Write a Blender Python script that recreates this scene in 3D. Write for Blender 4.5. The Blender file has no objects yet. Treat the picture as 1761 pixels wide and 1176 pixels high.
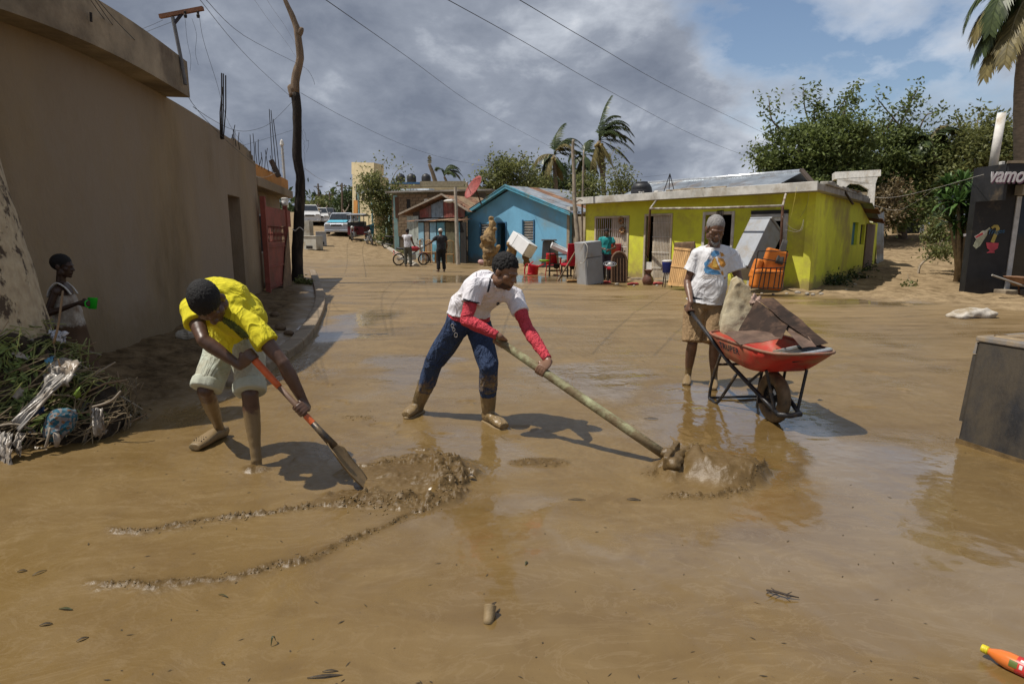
import bpy,bmesh,math,random
import numpy as np
from mathutils import Vector as V,Matrix,noise as mn
R = random.Random(11)
S = bpy.context.scene
COL = S.collection
# camera, world, sun, exposure
EYE = 1.535
FPX = 1060.0
PITCH = math.atan(185 / FPX)
cam_d = bpy.data.cameras.new('camera')
cam_d.sensor_width = 36
cam_d.lens = 36 * FPX / 1761
cam_d.clip_start = 0.05
cam_d.clip_end = 3000
cam = bpy.data.objects.new('camera',cam_d)
COL.objects.link(cam)
cam.location = (0,0,EYE)
cam.rotation_euler = (math.pi / 2 - PITCH,0,0)
S.camera = cam
SUN_EL = math.radians(63)
SUN_AZ = math.radians(-97)          # compass angle from +Y, clockwise: the sun stands to the left, a touch behind
sun_dir = V((math.sin(SUN_AZ) * math.cos(SUN_EL),math.cos(SUN_AZ) * math.cos(SUN_EL),math.sin(SUN_EL)))
sl = bpy.data.lights.new('sun','SUN')
sl.energy = 4.8
sl.angle = math.radians(0.55)
sl.color = (1.0,0.94,0.85)
so = bpy.data.objects.new('sun',sl)
COL.objects.link(so)
so.location = (0,0,60)
so.rotation_euler = (-sun_dir).to_track_quat('-Z','Y').to_euler()
W = bpy.data.worlds.new('World')
S.world = W
W.use_nodes = True
nt = W.node_tree
nt.nodes.clear()
def N(t,typ,**kw):
 n = t.nodes.new(typ)
 for k,v in kw.items():
  if k.startswith('i_'):
   n.inputs[k[2:].replace('_',' ')].default_value = v
  else:
   setattr(n,k,v)
 return n
def mth(t,op,a,b=None,c=None,clamp=False):
 n = t.nodes.new('ShaderNodeMath')
 n.operation = op
 n.use_clamp = clamp
 for i,x in enumerate((a,b,c)):
  if x is None:
   continue
  if isinstance(x,(int,float)):
   n.inputs[i].default_value = x
  else:
   t.links.new(x,n.inputs[i])
 return n.outputs[0]
def ramp(t,fac,stops):
 n = t.nodes.new('ShaderNodeValToRGB')
 e = n.color_ramp.elements
 while len(e) < len(stops):
  e.new(0.5)
 for i,(p,c) in enumerate(stops):
  e[i].position = p
  e[i].color = (c[0],c[1],c[2],1) if not isinstance(c,(int,float)) else (c,c,c,1)
 t.links.new(fac,n.inputs[0])
 return n.outputs[0]
L = nt.links.new
sky = N(nt,'ShaderNodeTexSky',sky_type='NISHITA',sun_disc=False,sun_elevation=SUN_EL,sun_rotation=SUN_AZ)
sky.air_density = 1.0
sky.dust_density = 1.2
tc = N(nt,'ShaderNodeTexCoord')
sep = N(nt,'ShaderNodeSeparateXYZ')
L(tc.outputs['Generated'],sep.inputs[0])
zz = mth(nt,'ADD',mth(nt,'MAXIMUM',sep.outputs[2],0.0),0.55)
cmb = N(nt,'ShaderNodeCombineXYZ')
L(mth(nt,'DIVIDE',sep.outputs[0],zz),cmb.inputs[0])
L(mth(nt,'DIVIDE',sep.outputs[1],zz),cmb.inputs[1])
L(mth(nt,'MULTIPLY',sep.outputs[2],1.1),cmb.inputs[2])
def wn(scale,detail,rough,loc,dist=0.0):
 mp = N(nt,'ShaderNodeMapping')
 mp.inputs['Location'].default_value = loc
 L(cmb.outputs[0],mp.inputs[0])
 n = N(nt,'ShaderNodeTexNoise',i_Scale=scale,i_Detail=detail,i_Roughness=rough,i_Distortion=dist)
 L(mp.outputs[0],n.inputs['Vector'])
 return n.outputs[0]
n1 = wn(1.35,12.0,0.56,(4.3,0.9,0.1),0.1)
n2 = wn(2.1,11.0,0.56,(3.4,1.1,0.9),0.2)
n3 = wn(6.5,9.0,0.6,(7.7,4.2,1.9),0.2)
dv = N(nt,'ShaderNodeVectorMath',operation='DOT_PRODUCT')
L(tc.outputs['Generated'],dv.inputs[0])
dv.inputs[1].default_value = V((0.44,0.84,0.32)).normalized()
hole = N(nt,'ShaderNodeMapRange')
hole.inputs['From Min'].default_value = 0.925
hole.inputs['From Max'].default_value = 0.995
hole.inputs['To Max'].default_value = 0.265
L(dv.outputs['Value'],hole.inputs[0])
cov = mth(nt,'SUBTRACT',mth(nt,'ADD',mth(nt,'ADD',mth(nt,'MULTIPLY',n1,0.77),mth(nt,'MULTIPLY',n3,0.23)),0.12),hole.outputs[0])
hzn = N(nt,'ShaderNodeMapRange')
hzn.inputs['From Min'].default_value = 0.16
hzn.inputs['From Max'].default_value = 0.0
hzn.inputs['To Max'].default_value = 0.16
L(sep.outputs[2],hzn.inputs[0])
cov = mth(nt,'ADD',cov,hzn.outputs[0])
mask = ramp(nt,cov,[(0.40,0.0),(0.50,1.0)])
thick = mth(nt,'ADD',mth(nt,'ADD',mth(nt,'MULTIPLY',n2,0.55),mth(nt,'MULTIPLY',n3,0.22)),mth(nt,'MULTIPLY',cov,0.55))
ccol = ramp(nt,thick,[(0.53,(0.88,0.90,0.94)),(0.612,(0.52,0.56,0.63)),(0.69,(0.30,0.335,0.405)),(0.80,(0.19,0.22,0.285))])
b1 = N(nt,'ShaderNodeBackground')
b1.inputs[1].default_value = 0.115
L(sky.outputs[0],b1.inputs[0])
b2 = N(nt,'ShaderNodeBackground')
b2.inputs[1].default_value = 1.0
L(ccol,b2.inputs[0])
mx = N(nt,'ShaderNodeMixShader')
L(mask,mx.inputs[0])
L(b1.outputs[0],mx.inputs[1])
L(b2.outputs[0],mx.inputs[2])
wo = N(nt,'ShaderNodeOutputWorld')
L(mx.outputs[0],wo.inputs[0])
S.view_settings.view_transform = 'Standard'
S.view_settings.look = 'None'
S.view_settings.exposure = 0.0
S.view_settings.gamma = 1
S.view_settings.use_curve_mapping = False
S.cycles.use_denoising = True
S.cycles.max_bounces = 8
S.cycles.transparent_max_bounces = 16
# measuring helpers
_c,_s = math.cos(PITCH),math.sin(PITCH)
def at(px,py,Y):
 """The point of the place that lies Y metres ahead and shows at px, py of the photograph."""
 u,v = (px - 880.5) / FPX,(588 - py) / FPX
 d = (u,_c + v * _s,-_s + v * _c)
 t = Y / d[1]
 return V((d[0] * t,Y,EYE + d[2] * t))
def gz(px,py,z=0.0):
 u,v = (px - 880.5) / FPX,(588 - py) / FPX
 d = (u,_c + v * _s,-_s + v * _c)
 t = (z - EYE) / d[2]
 return V((d[0] * t,d[1] * t,z))
def gnd(px,py):
 """Where that line of sight meets the terrain."""
 u,v = (px - 880.5) / FPX,(588 - py) / FPX
 d = (u,_c + v * _s,-_s + v * _c)
 t = 1.0
 while t < 300:
  if EYE + d[2] * t < hz(d[0] * t,d[1] * t):
   break
  t *= 1.004
 return V((d[0] * t,d[1] * t,hz(d[0] * t,d[1] * t)))
def pxm(Y):
 return FPX / Y
# numpy noise
def _hash(ix,iy,iz,seed):
 h = (ix * 374761393 + iy * 668265263 + iz * 2147483647 + seed * 974634521) & 0xFFFFFFFF
 h = ((h ^ (h >> 13)) * 1274126177) & 0xFFFFFFFF
 return ((h ^ (h >> 16)) & 0xFFFF) / 65535.0
def vnoise(x,y,z=None,seed=0):
 x = np.asarray(x,float)
 y = np.asarray(y,float)
 ix,iy = np.floor(x).astype(np.int64),np.floor(y).astype(np.int64)
 sm = lambda t: t * t * t * (t * (6 * t - 15) + 10)
 fx,fy = sm(x - ix),sm(y - iy)
 if z is None:
  a,b = _hash(ix,iy,0,seed),_hash(ix + 1,iy,0,seed)
  c,d = _hash(ix,iy + 1,0,seed),_hash(ix + 1,iy + 1,0,seed)
  a = a + (b - a) * fx
  c = c + (d - c) * fx
  return (a + (c - a) * fy) * 2 - 1
 z = np.asarray(z,float)
 iz = np.floor(z).astype(np.int64)
 fz = sm(z - iz)
 r = 0
 for a in (0,1):
  for b in (0,1):
   for c in (0,1):
    w = (fx if a else 1 - fx) * (fy if b else 1 - fy) * (fz if c else 1 - fz)
    r = r + w * _hash(ix + a,iy + b,iz + c,seed)
 return r * 2 - 1
def fbm(x,y,z=None,oct=4,seed=0,gain=0.5):
 r,a,f = 0,1.0,1.0
 for o in range(oct):
  r = r + a * vnoise(np.asarray(x) * f,np.asarray(y) * f,None if z is None else np.asarray(z) * f,seed + o)
  a *= gain
  f *= 2.03
 return r
def sstep(a,b,x):
 t = np.clip((np.asarray(x,float) - a) / (b - a),0,1)
 return t * t * (3 - 2 * t)
def softplus(x):
 x = np.asarray(x,float)
 return np.where(x > 30,x,np.log1p(np.exp(np.minimum(x,30))))
# terrain
KERB = [gz(*p) for p in ((120,775),(210,742),(300,715),(380,690),(460,640),(520,598),(548,558),(558,520),(550,490),(541,468))]
KY = np.array([p.y for p in KERB])
KX = np.array([p.x for p in KERB])
def kerb_x(y):
 return np.interp(y,KY,KX,left=-3.3)
def hgt(x,y):
 x = np.asarray(x,float)
 y = np.asarray(y,float)
 s = y - 0.75 * x
 up = 0.072 * 3 * softplus((s - 38.5) / 3) * sstep(3,-3,x)
 up = np.minimum(up,4.2)
 yy = np.maximum(y,4)
 al = sstep(0.40,0.62,x / yy) * 0.088 * 2 * softplus((y - 24.5) / 2)
 al = np.minimum(al,2.3)
 d = kerb_x(y) - x                                   # metres behind the kerb line
 bank = (0.05 * sstep(0.0,0.6,d) + 0.12 * sstep(0.5,2.2,d)) * sstep(36,22,y)
 bank = bank * sstep(1.5,4.0,y)
 verge = 0.07 * sstep(0,1.2,(y - (25.2 - 1.24 * x))) * sstep(12,9,x) * sstep(-1.5,0.8,x)
 return up + al + bank + verge
def hz(x,y):
 return float(hgt(x,y))
def polydist(x,y,pts):
 """Distance to a polyline, signed side, and the share of its length reached."""
 best = np.full(x.shape,1e9)
 side = np.zeros(x.shape)
 frac = np.zeros(x.shape)
 n = len(pts) - 1
 for i in range(n):
  ax,ay = pts[i][0],pts[i][1]
  bx,by = pts[i + 1][0],pts[i + 1][1]
  dx,dy = bx - ax,by - ay
  t = np.clip(((x - ax) * dx + (y - ay) * dy) / (dx * dx + dy * dy),0,1)
  qx,qy = x - ax - t * dx,y - ay - t * dy
  d = np.hypot(qx,qy)
  m = d < best
  best = np.where(m,d,best)
  side = np.where(m,np.sign(dx * (y - ay) - dy * (x - ax)),side)
  frac = np.where(m,(i + t) / n,frac)
 return best,side,frac
# mesh builder
class MB:
 def __init__(self,M=None):
  self.v,self.f,self.M = [],[],M
 def add(self,vs,fs):
  o = len(self.v)
  if self.M is not None:
   vs = [self.M @ V(p) for p in vs]
  self.v.extend([tuple(p) for p in vs])
  self.f.extend([tuple(i + o for i in q) for q in fs])
  return self
 def box(self,c,s,rot=None):
  hx,hy,hz_ = s[0] / 2,s[1] / 2,s[2] / 2
  vs = [V((x,y,z)) for x in (-hx,hx) for y in (-hy,hy) for z in (-hz_,hz_)]
  if rot is not None:
   vs = [rot @ p for p in vs]
  vs = [p + V(c) for p in vs]
  return self.add(vs,[(0,1,3,2),(4,6,7,5),(0,4,5,1),(2,3,7,6),(0,2,6,4),(1,5,7,3)])
 def hexa(self,b,t):
  """Box from four bottom and four top corners, both counter-clockwise from above."""
  return self.add(list(b) + list(t),[(3,2,1,0),(4,5,6,7),(0,1,5,4),(1,2,6,5),(2,3,7,6),(3,0,4,7)])
 def prism(self,pts,vec):
  n = len(pts)
  vec = V(vec)
  a = [V(p) for p in pts]
  b = [p + vec for p in a]
  return self.add(a + b,[tuple(range(n - 1,-1,-1)),tuple(range(n,2 * n))] + [(i,(i + 1) % n,n + (i + 1) % n,n + i) for i in range(n)])
 def tube(self,pts,r,n=8,caps=True,flat=1.0,up=None):
  pts = [V(p) for p in pts]
  if isinstance(r,(int,float)):
   r = [r] * len(pts)
  t0 = (pts[1] - pts[0]).normalized()
  ref = V(up) if up is not None else (V((0,0,1)) if abs(t0.z) < 0.9 else V((1,0,0)))
  side = t0.cross(ref).normalized()
  vs,fs = [],[]
  for i,p in enumerate(pts):
   t = (pts[min(i + 1,len(pts) - 1)] - pts[max(i - 1,0)]).normalized()
   side = (side - t * side.dot(t)).normalized()
   up_ = side.cross(t)
   ri = r[i] if isinstance(r[i],(tuple,list)) else (r[i],r[i] * flat)
   for k in range(n):
    a = 2 * math.pi * k / n
    vs.append(p + side * math.cos(a) * ri[0] + up_ * math.sin(a) * ri[1])
  for i in range(len(pts) - 1):
   for k in range(n):
    a,b = i * n + k,i * n + (k + 1) % n
    fs.append((a,b,b + n,a + n))
  if caps:
   fs.append(tuple(range(n - 1,-1,-1)))
   fs.append(tuple(range((len(pts) - 1) * n,len(pts) * n)))
  return self.add(vs,fs)
 def cyl(self,a,b,r,r2=None,n=12):
  return self.tube([a,b],[r,r if r2 is None else r2],n)
 def ell(self,c,r,rot=None,nu=14,nv=9):
  if isinstance(r,(int,float)):
   r = (r,r,r)
  vs = [V((0,0,r[2]))]
  for j in range(1,nv):
   ph = math.pi * j / nv
   for i in range(nu):
    th = 2 * math.pi * i / nu
    vs.append(V((r[0] * math.sin(ph) * math.cos(th),r[1] * math.sin(ph) * math.sin(th),r[2] * math.cos(ph))))
  vs.append(V((0,0,-r[2])))
  fs = [(0,1 + i,1 + (i + 1) % nu) for i in range(nu)]
  for j in range(nv - 2):
   for i in range(nu):
    a,b = 1 + j * nu + i,1 + j * nu + (i + 1) % nu
    fs.append((a,a + nu,b + nu,b))
  o = 1 + (nv - 2) * nu
  fs += [(o + i,len(vs) - 1,o + (i + 1) % nu) for i in range(nu)]
  if rot is not None:
   vs = [rot @ p for p in vs]
  return self.add([p + V(c) for p in vs],fs)
 def cap(self,a,b,r0,r1=None,n=10):
  """A capsule, tapered, with round ends."""
  a,b = V(a),V(b)
  r1 = r0 if r1 is None else r1
  t = (b - a).normalized()
  pts,rs = [],[]
  for k in (0.0,0.35,0.7,0.95):
   pts.append(a - t * r0 * math.cos(math.pi / 2 * k))
   rs.append(max(r0 * math.sin(math.pi / 2 * k),1e-4))
  pts.append(a)
  rs.append(r0)
  pts.append(b)
  rs.append(r1)
  for k in (0.95,0.7,0.35,0.0):
   pts.append(b + t * r1 * math.cos(math.pi / 2 * k))
   rs.append(max(r1 * math.sin(math.pi / 2 * k),1e-4))
  return self.tube(pts,rs,n)
 def lathe(self,prof,o,n=20,axis=None):
  """prof: (radius, height) pairs, round an axis through o."""
  rot = V((0,0,1)).rotation_difference(V(axis)).to_matrix() if axis is not None else Matrix.Identity(3)
  vs,fs = [],[]
  for r_,h in prof:
   for k in range(n):
    a = 2 * math.pi * k / n
    vs.append(V(o) + rot @ V((r_ * math.cos(a),r_ * math.sin(a),h)))
  for j in range(len(prof) - 1):
   for k in range(n):
    a,b = j * n + k,j * n + (k + 1) % n
    fs.append((a,b,b + n,a + n))
  fs.append(tuple(range(n - 1,-1,-1)))
  fs.append(tuple(range((len(prof) - 1) * n,len(prof) * n)))
  return self.add(vs,fs)
 def grid(self,fn,nu,nv):
  vs = [fn(i / nu,j / nv) for j in range(nv + 1) for i in range(nu + 1)]
  fs = [(j * (nu + 1) + i,j * (nu + 1) + i + 1,(j + 1) * (nu + 1) + i + 1,(j + 1) * (nu + 1) + i) for j in range(nv) for i in range(nu)]
  return self.add(vs,fs)
 def build(self,name,mat,parent=None,smooth=False,bevel=0.0,solid=0.0,base=None,segs=2):
  me = bpy.data.meshes.new(name)
  o = bpy.data.objects.new(name,me)
  vs = self.v
  if parent is None:
   a = np.array(vs)
   b = V(base) if base is not None else V(((a[:,0].min() + a[:,0].max()) / 2,(a[:,1].min() + a[:,1].max()) / 2,a[:,2].min()))
   vs = (a - np.array(b)).tolist()
   o.location = b
  me.from_pydata(vs,[],self.f)
  me.materials.append(mat)
  if smooth:
   me.shade_smooth()
  COL.objects.link(o)
  if parent is not None:
   adopt(o,parent)
  if solid:
   m = o.modifiers.new('thickness','SOLIDIFY')
   m.thickness = solid
  if bevel:
   m = o.modifiers.new('bevel','BEVEL')
   m.width = bevel
   m.segments = segs
   m.limit_method = 'ANGLE'
   m.angle_limit = math.radians(40)
   if smooth:
    m.harden_normals = False
  return o
def world_of(o):
 m = o.matrix_basis.copy()
 p = o
 while p.parent is not None:
  m = p.parent.matrix_basis @ p.matrix_parent_inverse @ m
  p = p.parent
 return m
def adopt(o,parent):
 o.parent = parent
 o.matrix_parent_inverse = world_of(parent).inverted()
def thing(name,label,cat,loc,group=None):
 o = bpy.data.objects.new(name,None)
 o.empty_display_size = 0.1
 o.location = loc
 COL.objects.link(o)
 return tag(o,label,cat,group)
def tag(o,label,cat,group=None):
 o['label'] = label
 o['category'] = cat
 if group:
  o['group'] = group
 return o
def struct(o):
 o['kind'] = 'structure'
 return o
def stuff(o):
 o['kind'] = 'stuff'
 return o
def copy_tree(o,parent=None):
 c = o.copy()
 COL.objects.link(c)
 if parent is not None:
  c.parent = parent
 for ch in list(o.children):
  copy_tree(ch,c)
 return c
def rotz(a):
 return Matrix.Rotation(a,3,'Z')
def frame(x,y,z,o):
 """4x4 from three axes and an origin."""
 x,y,z = V(x),V(y),V(z)
 return Matrix(((x.x,y.x,z.x,o[0]),(x.y,y.y,z.y,o[1]),(x.z,y.z,z.z,o[2]),(0,0,0,1)))
# materials
MATS = {}
def mat(name,col,rough=0.8,var=0.25,scale=6.0,bump=0.3,bscale=40.0,metal=0.0,col2=None,dirt=None,dirt_amt=0.35,spec=0.4,wr=0.0,wrs=9.0,coords='Object',
  stretch=(1,1,1),trans=0.0,coat=0.0,rvar=0.1,bdist=0.01,sheen=0.0,sss=0.0,wave=None):
 if name in MATS:
  return MATS[name]
 m = bpy.data.materials.new(name)
 MATS[name] = m
 m.use_nodes = True
 t = m.node_tree
 p = t.nodes['Principled BSDF']
 tcn = N(t,'ShaderNodeTexCoord')
 mpn = N(t,'ShaderNodeMapping')
 mpn.inputs['Scale'].default_value = stretch
 t.links.new(tcn.outputs[coords],mpn.inputs[0])
 oi = N(t,'ShaderNodeObjectInfo')
 a = N(t,'ShaderNodeTexNoise',i_Scale=scale,i_Detail=7.0,i_Roughness=0.62)
 t.links.new(mpn.outputs[0],a.inputs['Vector'])
 c2 = col2 if col2 is not None else tuple(x * (1 - var) for x in col)
 c1 = tuple(min(1,x * (1 + var * 0.5)) for x in col) if col2 is None else col
 out = ramp(t,a.outputs[0],[(0.33,c2),(0.67,c1)])
 if dirt is not None:
  b = N(t,'ShaderNodeTexNoise',i_Scale=scale * 0.45,i_Detail=9.0,i_Roughness=0.7)
  mp2 = N(t,'ShaderNodeMapping')
  mp2.inputs['Location'].default_value = (5.2,1.3,8.8)
  mp2.inputs['Scale'].default_value = stretch
  t.links.new(tcn.outputs[coords],mp2.inputs[0])
  t.links.new(mp2.outputs[0],b.inputs['Vector'])
  msk = ramp(t,b.outputs[0],[(0.62 - dirt_amt * 0.5,0.0),(0.75 - dirt_amt * 0.35,1.0)])
  mixn = N(t,'ShaderNodeMix',data_type='RGBA')
  t.links.new(msk,mixn.inputs[0])
  t.links.new(out,mixn.inputs[6])
  mixn.inputs[7].default_value = (*dirt,1)
  out = mixn.outputs[2]
 hv = N(t,'ShaderNodeHueSaturation')
 t.links.new(out,hv.inputs['Color'])
 t.links.new(mth(t,'ADD',mth(t,'MULTIPLY',oi.outputs['Random'],0.12),0.94),hv.inputs['Value'])
 t.links.new(hv.outputs[0],p.inputs['Base Color'])
 t.links.new(mth(t,'ADD',mth(t,'MULTIPLY',a.outputs[0],rvar * 2),rough - rvar,clamp=True),p.inputs['Roughness'])
 p.inputs['Metallic'].default_value = metal
 p.inputs['Specular IOR Level'].default_value = spec
 if trans:
  p.inputs['Transmission Weight'].default_value = trans
 if coat:
  p.inputs['Coat Weight'].default_value = coat
  p.inputs['Coat Roughness'].default_value = 0.15
 if sheen:
  p.inputs['Sheen Weight'].default_value = sheen
 if sss:
  p.inputs['Subsurface Weight'].default_value = sss
  p.inputs['Subsurface Radius'].default_value = (0.02,0.01,0.006)
 if bump:
  bn = N(t,'ShaderNodeTexNoise',i_Scale=bscale,i_Detail=6.0,i_Roughness=0.65)
  t.links.new(mpn.outputs[0],bn.inputs['Vector'])
  bp = N(t,'ShaderNodeBump',i_Strength=bump,i_Distance=bdist)
  t.links.new(bn.outputs[0],bp.inputs['Height'])
  t.links.new(bp.outputs[0],p.inputs['Normal'])
  if wr:                                     # cloth creases: thin sharp folds over the soft ones
   wmp = N(t,'ShaderNodeMapping')
   wmp.inputs['Scale'].default_value = (1.0,1.0,0.55)
   wmp.inputs['Rotation'].default_value = (0.3,0.55,0.2)
   t.links.new(tcn.outputs[coords],wmp.inputs[0])
   wn_ = N(t,'ShaderNodeTexNoise',i_Scale=wrs,i_Detail=3.0,i_Roughness=0.5,i_Distortion=0.9)
   t.links.new(wmp.outputs[0],wn_.inputs['Vector'])
   rdg = mth(t,'POWER',mth(t,'SUBTRACT',1.0,mth(t,'ABSOLUTE',mth(t,'MULTIPLY',mth(t,'SUBTRACT',wn_.outputs[0],0.5),4.0)),clamp=True),2.2)
   b2_ = N(t,'ShaderNodeBump',i_Strength=wr,i_Distance=0.022)
   t.links.new(rdg,b2_.inputs['Height'])
   t.links.new(bp.outputs[0],b2_.inputs['Normal'])
   t.links.new(b2_.outputs[0],p.inputs['Normal'])
 return m
def leaf_mat(name,col,col2,rough=0.55,tl=0.35):
 if name in MATS:
  return MATS[name]
 m = bpy.data.materials.new(name)
 MATS[name] = m
 m.use_nodes = True
 t = m.node_tree
 p = t.nodes['Principled BSDF']
 g = N(t,'ShaderNodeNewGeometry')
 out = ramp(t,g.outputs['Random Per Island'],[(0.0,col2),(0.55,col),(1.0,tuple(x * 1.5 for x in col))])
 t.links.new(out,p.inputs['Base Color'])
 p.inputs['Roughness'].default_value = rough
 p.inputs['Specular IOR Level'].default_value = 0.35
 tr = N(t,'ShaderNodeBsdfTranslucent')
 t.links.new(out,tr.inputs[0])
 ms = N(t,'ShaderNodeMixShader')
 ms.inputs[0].default_value = tl
 t.links.new(p.outputs[0],ms.inputs[1])
 t.links.new(tr.outputs[0],ms.inputs[2])
 t.links.new(ms.outputs[0],t.nodes['Material Output'].inputs[0])
 return m
# ground
def axis_steps(lo,parts,hi,g):
 core = []
 for a,b,d in parts:
  core += list(np.arange(a,b - d * 0.4,d))
 x,s = core[-1],parts[-1][2]
 while x < hi:
  s *= g
  x += s
  core.append(min(x,hi))
 x,s = core[0],parts[0][2]
 pre = []
 while x > lo:
  s *= g
  x -= s
  pre.append(max(x,lo))
 return np.array(pre[::-1] + core)
def mud_relief(x,y):
 near = sstep(20,9,y) * sstep(-0.5,1.0,y)
 far_fade = sstep(45,12,y)
 r = 0.010 * fbm(x * 0.9,y * 0.9,oct=3,seed=3) * far_fade
 ang = np.hypot(x - 0.4,(y - 11.5) * 1.0)
 sw = vnoise(ang * 5.5,np.arctan2(y - 11.5,x - 0.4) * 3,seed=9)
 r = r + 0.007 * (1 - np.abs(sw)) ** 3 * sstep(5.0,6.5,y) * sstep(19,12,y) * sstep(-3,-1,x)
 tr = vnoise((x + 0.25 * y) * 4.2 + 0.8 * vnoise(x * 0.5,y * 0.4,seed=15),y * 0.35,seed=13)
 r = r + 0.0035 * (1 - np.abs(tr)) ** 4 * sstep(6,8,y) * sstep(26,15,y)
 r = r + 0.0035 * fbm(x * 7,y * 5,oct=3,seed=5) * near
 calm = 1 - sstep(0.1,0.6,vnoise(x * 0.5,y * 0.7,seed=41))
 r = r + (0.0018 * fbm(x * 30,y * 24,oct=2,seed=7)) * near * calm * sstep(2.5,4.5,y)
 rough = np.zeros_like(x)
 X0,Y0,R0,Q0 = x,y,r,rough
 def local(P,pad,fn):
  """Work on the part of the sheet round the points only."""
  k = (X0 > min(p[0] for p in P) - pad) & (X0 < max(p[0] for p in P) + pad) & (Y0 > min(p[1] for p in P) - pad) & (Y0 < max(p[1] for p in P) + pad)
  a,q = fn(X0[k],Y0[k])
  R0[k] += a
  Q0[k] = np.maximum(Q0[k],q)
 def ridge(pts,h,w,seed,fade0=0.12,fade1=0.02,flip=1):
  P = [gz(*p) for p in pts]
  local(P,0.3,lambda x,y: ridge_(x,y,P,h,w,seed,fade0,fade1,flip))
 def ridge_(x,y,P,h,w,seed,fade0,fade1,flip):
  jx = x + 0.03 * fbm(x * 7,y * 7,oct=3,seed=seed)
  jy = y + 0.03 * fbm(x * 7,y * 7,oct=3,seed=seed + 5)
  d,sd,fr = polydist(jx,jy,P)
  ends = sstep(0,fade0,fr) * sstep(1.0,1 - fade1,fr)
  hh = h * (0.45 + 0.75 * np.abs(vnoise(x * 6,y * 6,seed=seed + 2))) * ends
  inner = np.exp(-(d / (w * 1.9)) ** 2) * 0.45
  lip = np.exp(-(d / (w * 0.62)) ** 2)
  prof = np.where(sd * flip < 0,lip * 0.75 + inner,lip * 0.95)
  rg = (1 - np.abs(fbm(x * 34,y * 48,oct=3,seed=seed + 3))) ** 2
  cl = fbm(x * 70,y * 70,oct=2,seed=seed + 4)
  return hh * prof * (0.40 + 0.95 * rg + 0.35 * cl),np.exp(-(d / (w * 1.6)) ** 2) * ends
 ridge([(120,985),(185,1003),(260,1003),(380,992),(470,975),(560,948),(640,912),(700,885),(755,868),(790,845),(785,800),(740,775),(650,765)],0.024,0.028,21,0.1,0.12)
 ridge([(165,905),(200,914),(240,915),(330,900),(400,890),(470,882),(540,872),(600,868),(650,850),(640,835)],0.024,0.026,31)
 ridge([(1100,848),(1150,852),(1200,856),(1250,850),(1290,836),(1312,812),(1308,785)],0.026,0.028,51,0.25,0.1)
 ridge([(1110,820),(1150,800),(1180,775),(1225,762)],0.022,0.03,61,0.1,0.2)
 ridge([(1330,840),(1375,815),(1380,780),(1350,755)],0.008,0.03,71,0.3,0.3)
 def lump(px,py,rx,ry,h,seed,crumb,ed=0.15):
  c = gz(px,py)
  local([c],max(rx,ry) + 0.25,lambda x,y: lump_(x,y,c,rx,ry,h,seed,crumb,ed))
 def lump_(x,y,c,rx,ry,h,seed,crumb,ed):
  dx = x + 0.06 * fbm(x * 6,y * 6,oct=2,seed=seed)
  dd = np.hypot((dx - c.x) / rx,(y - c.y) / ry)
  m = sstep(1.0,ed,dd)
  base = h * m
  cr = crumb * m ** 0.5 * (0.95 * np.abs(fbm(x * 8,y * 9,oct=4,seed=seed + 1,gain=0.6)) * (0.35 + 0.65 * sstep(-0.25,0.25,fbm(x * 5,y * 5,oct=2,seed=seed + 7))) + 0.12 * (1 - np.abs(fbm(x * 36,y * 36,oct=2,seed=seed + 2))) ** 3)
  return base + cr,sstep(1.1,0.5,dd) * (1.0 if crumb > 0.02 else 0.8 if h > 0.02 else 0.0)
 lump(712,812,0.50,0.40,0.034,81,0.040,0.3)
 lump(690,862,0.34,0.15,0.016,83,0.036,0.3)
 lump(765,852,0.17,0.18,0.018,85,0.036,0.3)
 lump(765,818,0.17,0.32,0.022,91,0.040,0.3)
 lump(615,858,0.32,0.15,0.016,101,0.042)
 lump(1236,810,0.36,0.34,0.085,111,0.012,0.38)
 lump(1255,822,0.20,0.16,0.030,113,0.010,0.2)
 lump(1192,806,0.13,0.26,0.060,121,0.012)
 lump(1158,808,0.10,0.24,0.050,125,0.014)
 lump(447,806,0.12,0.08,0.020,127,0.022,0.3)
 lump(1295,815,0.09,0.22,0.016,131,0.018)
 for fx,fy in ((692,742),(660,728),(770,748),(880,752),(905,735),(800,690),(1150,668),(1165,690),(1195,700),(1262,655),(540,700),(560,660),(590,690),(1010,640),(1060,660),(1090,620),(960,600),(1500,640),(1540,670),(1455,610),(1480,700)):
  lump(fx,fy,0.13,0.055 + 0.03 * R.random(),-0.014,fx,0.004,0.4)
  lump(fx + 18,fy + 3,0.05,0.07,0.010,fx + 1,0.008)
 lump(925,795,0.20,0.10,0.004,141,0.022)
 lump(615,718,0.16,0.10,0.008,151,0.020)
 lump(820,752,0.22,0.12,0.003,161,0.016)
 d = kerb_x(y) - x
 bm = sstep(0.2,0.8,d) * sstep(24,14,y) * sstep(3,4.5,y)
 r = r + bm * (0.035 * fbm(x * 3.5,y * 3.5,oct=5,seed=171,gain=0.6))
 rough = np.maximum(rough,bm * 0.9)
 al = sstep(0.50,0.62,x / np.maximum(y,4)) * sstep(14,17,y)
 vg = sstep(-0.2,0.9,(y - (25.0 - 1.24 * x))) * sstep(-2.5,0,x)
 dry = np.maximum(al,vg)
 r = r + dry * 0.05 * fbm(x * 1.6,y * 1.6,oct=6,seed=181,gain=0.62) * sstep(60,40,y)
 dry = np.maximum(dry,0.75 * sstep(31,40,y - 0.5 * x))
 wet = np.zeros_like(x)
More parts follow.
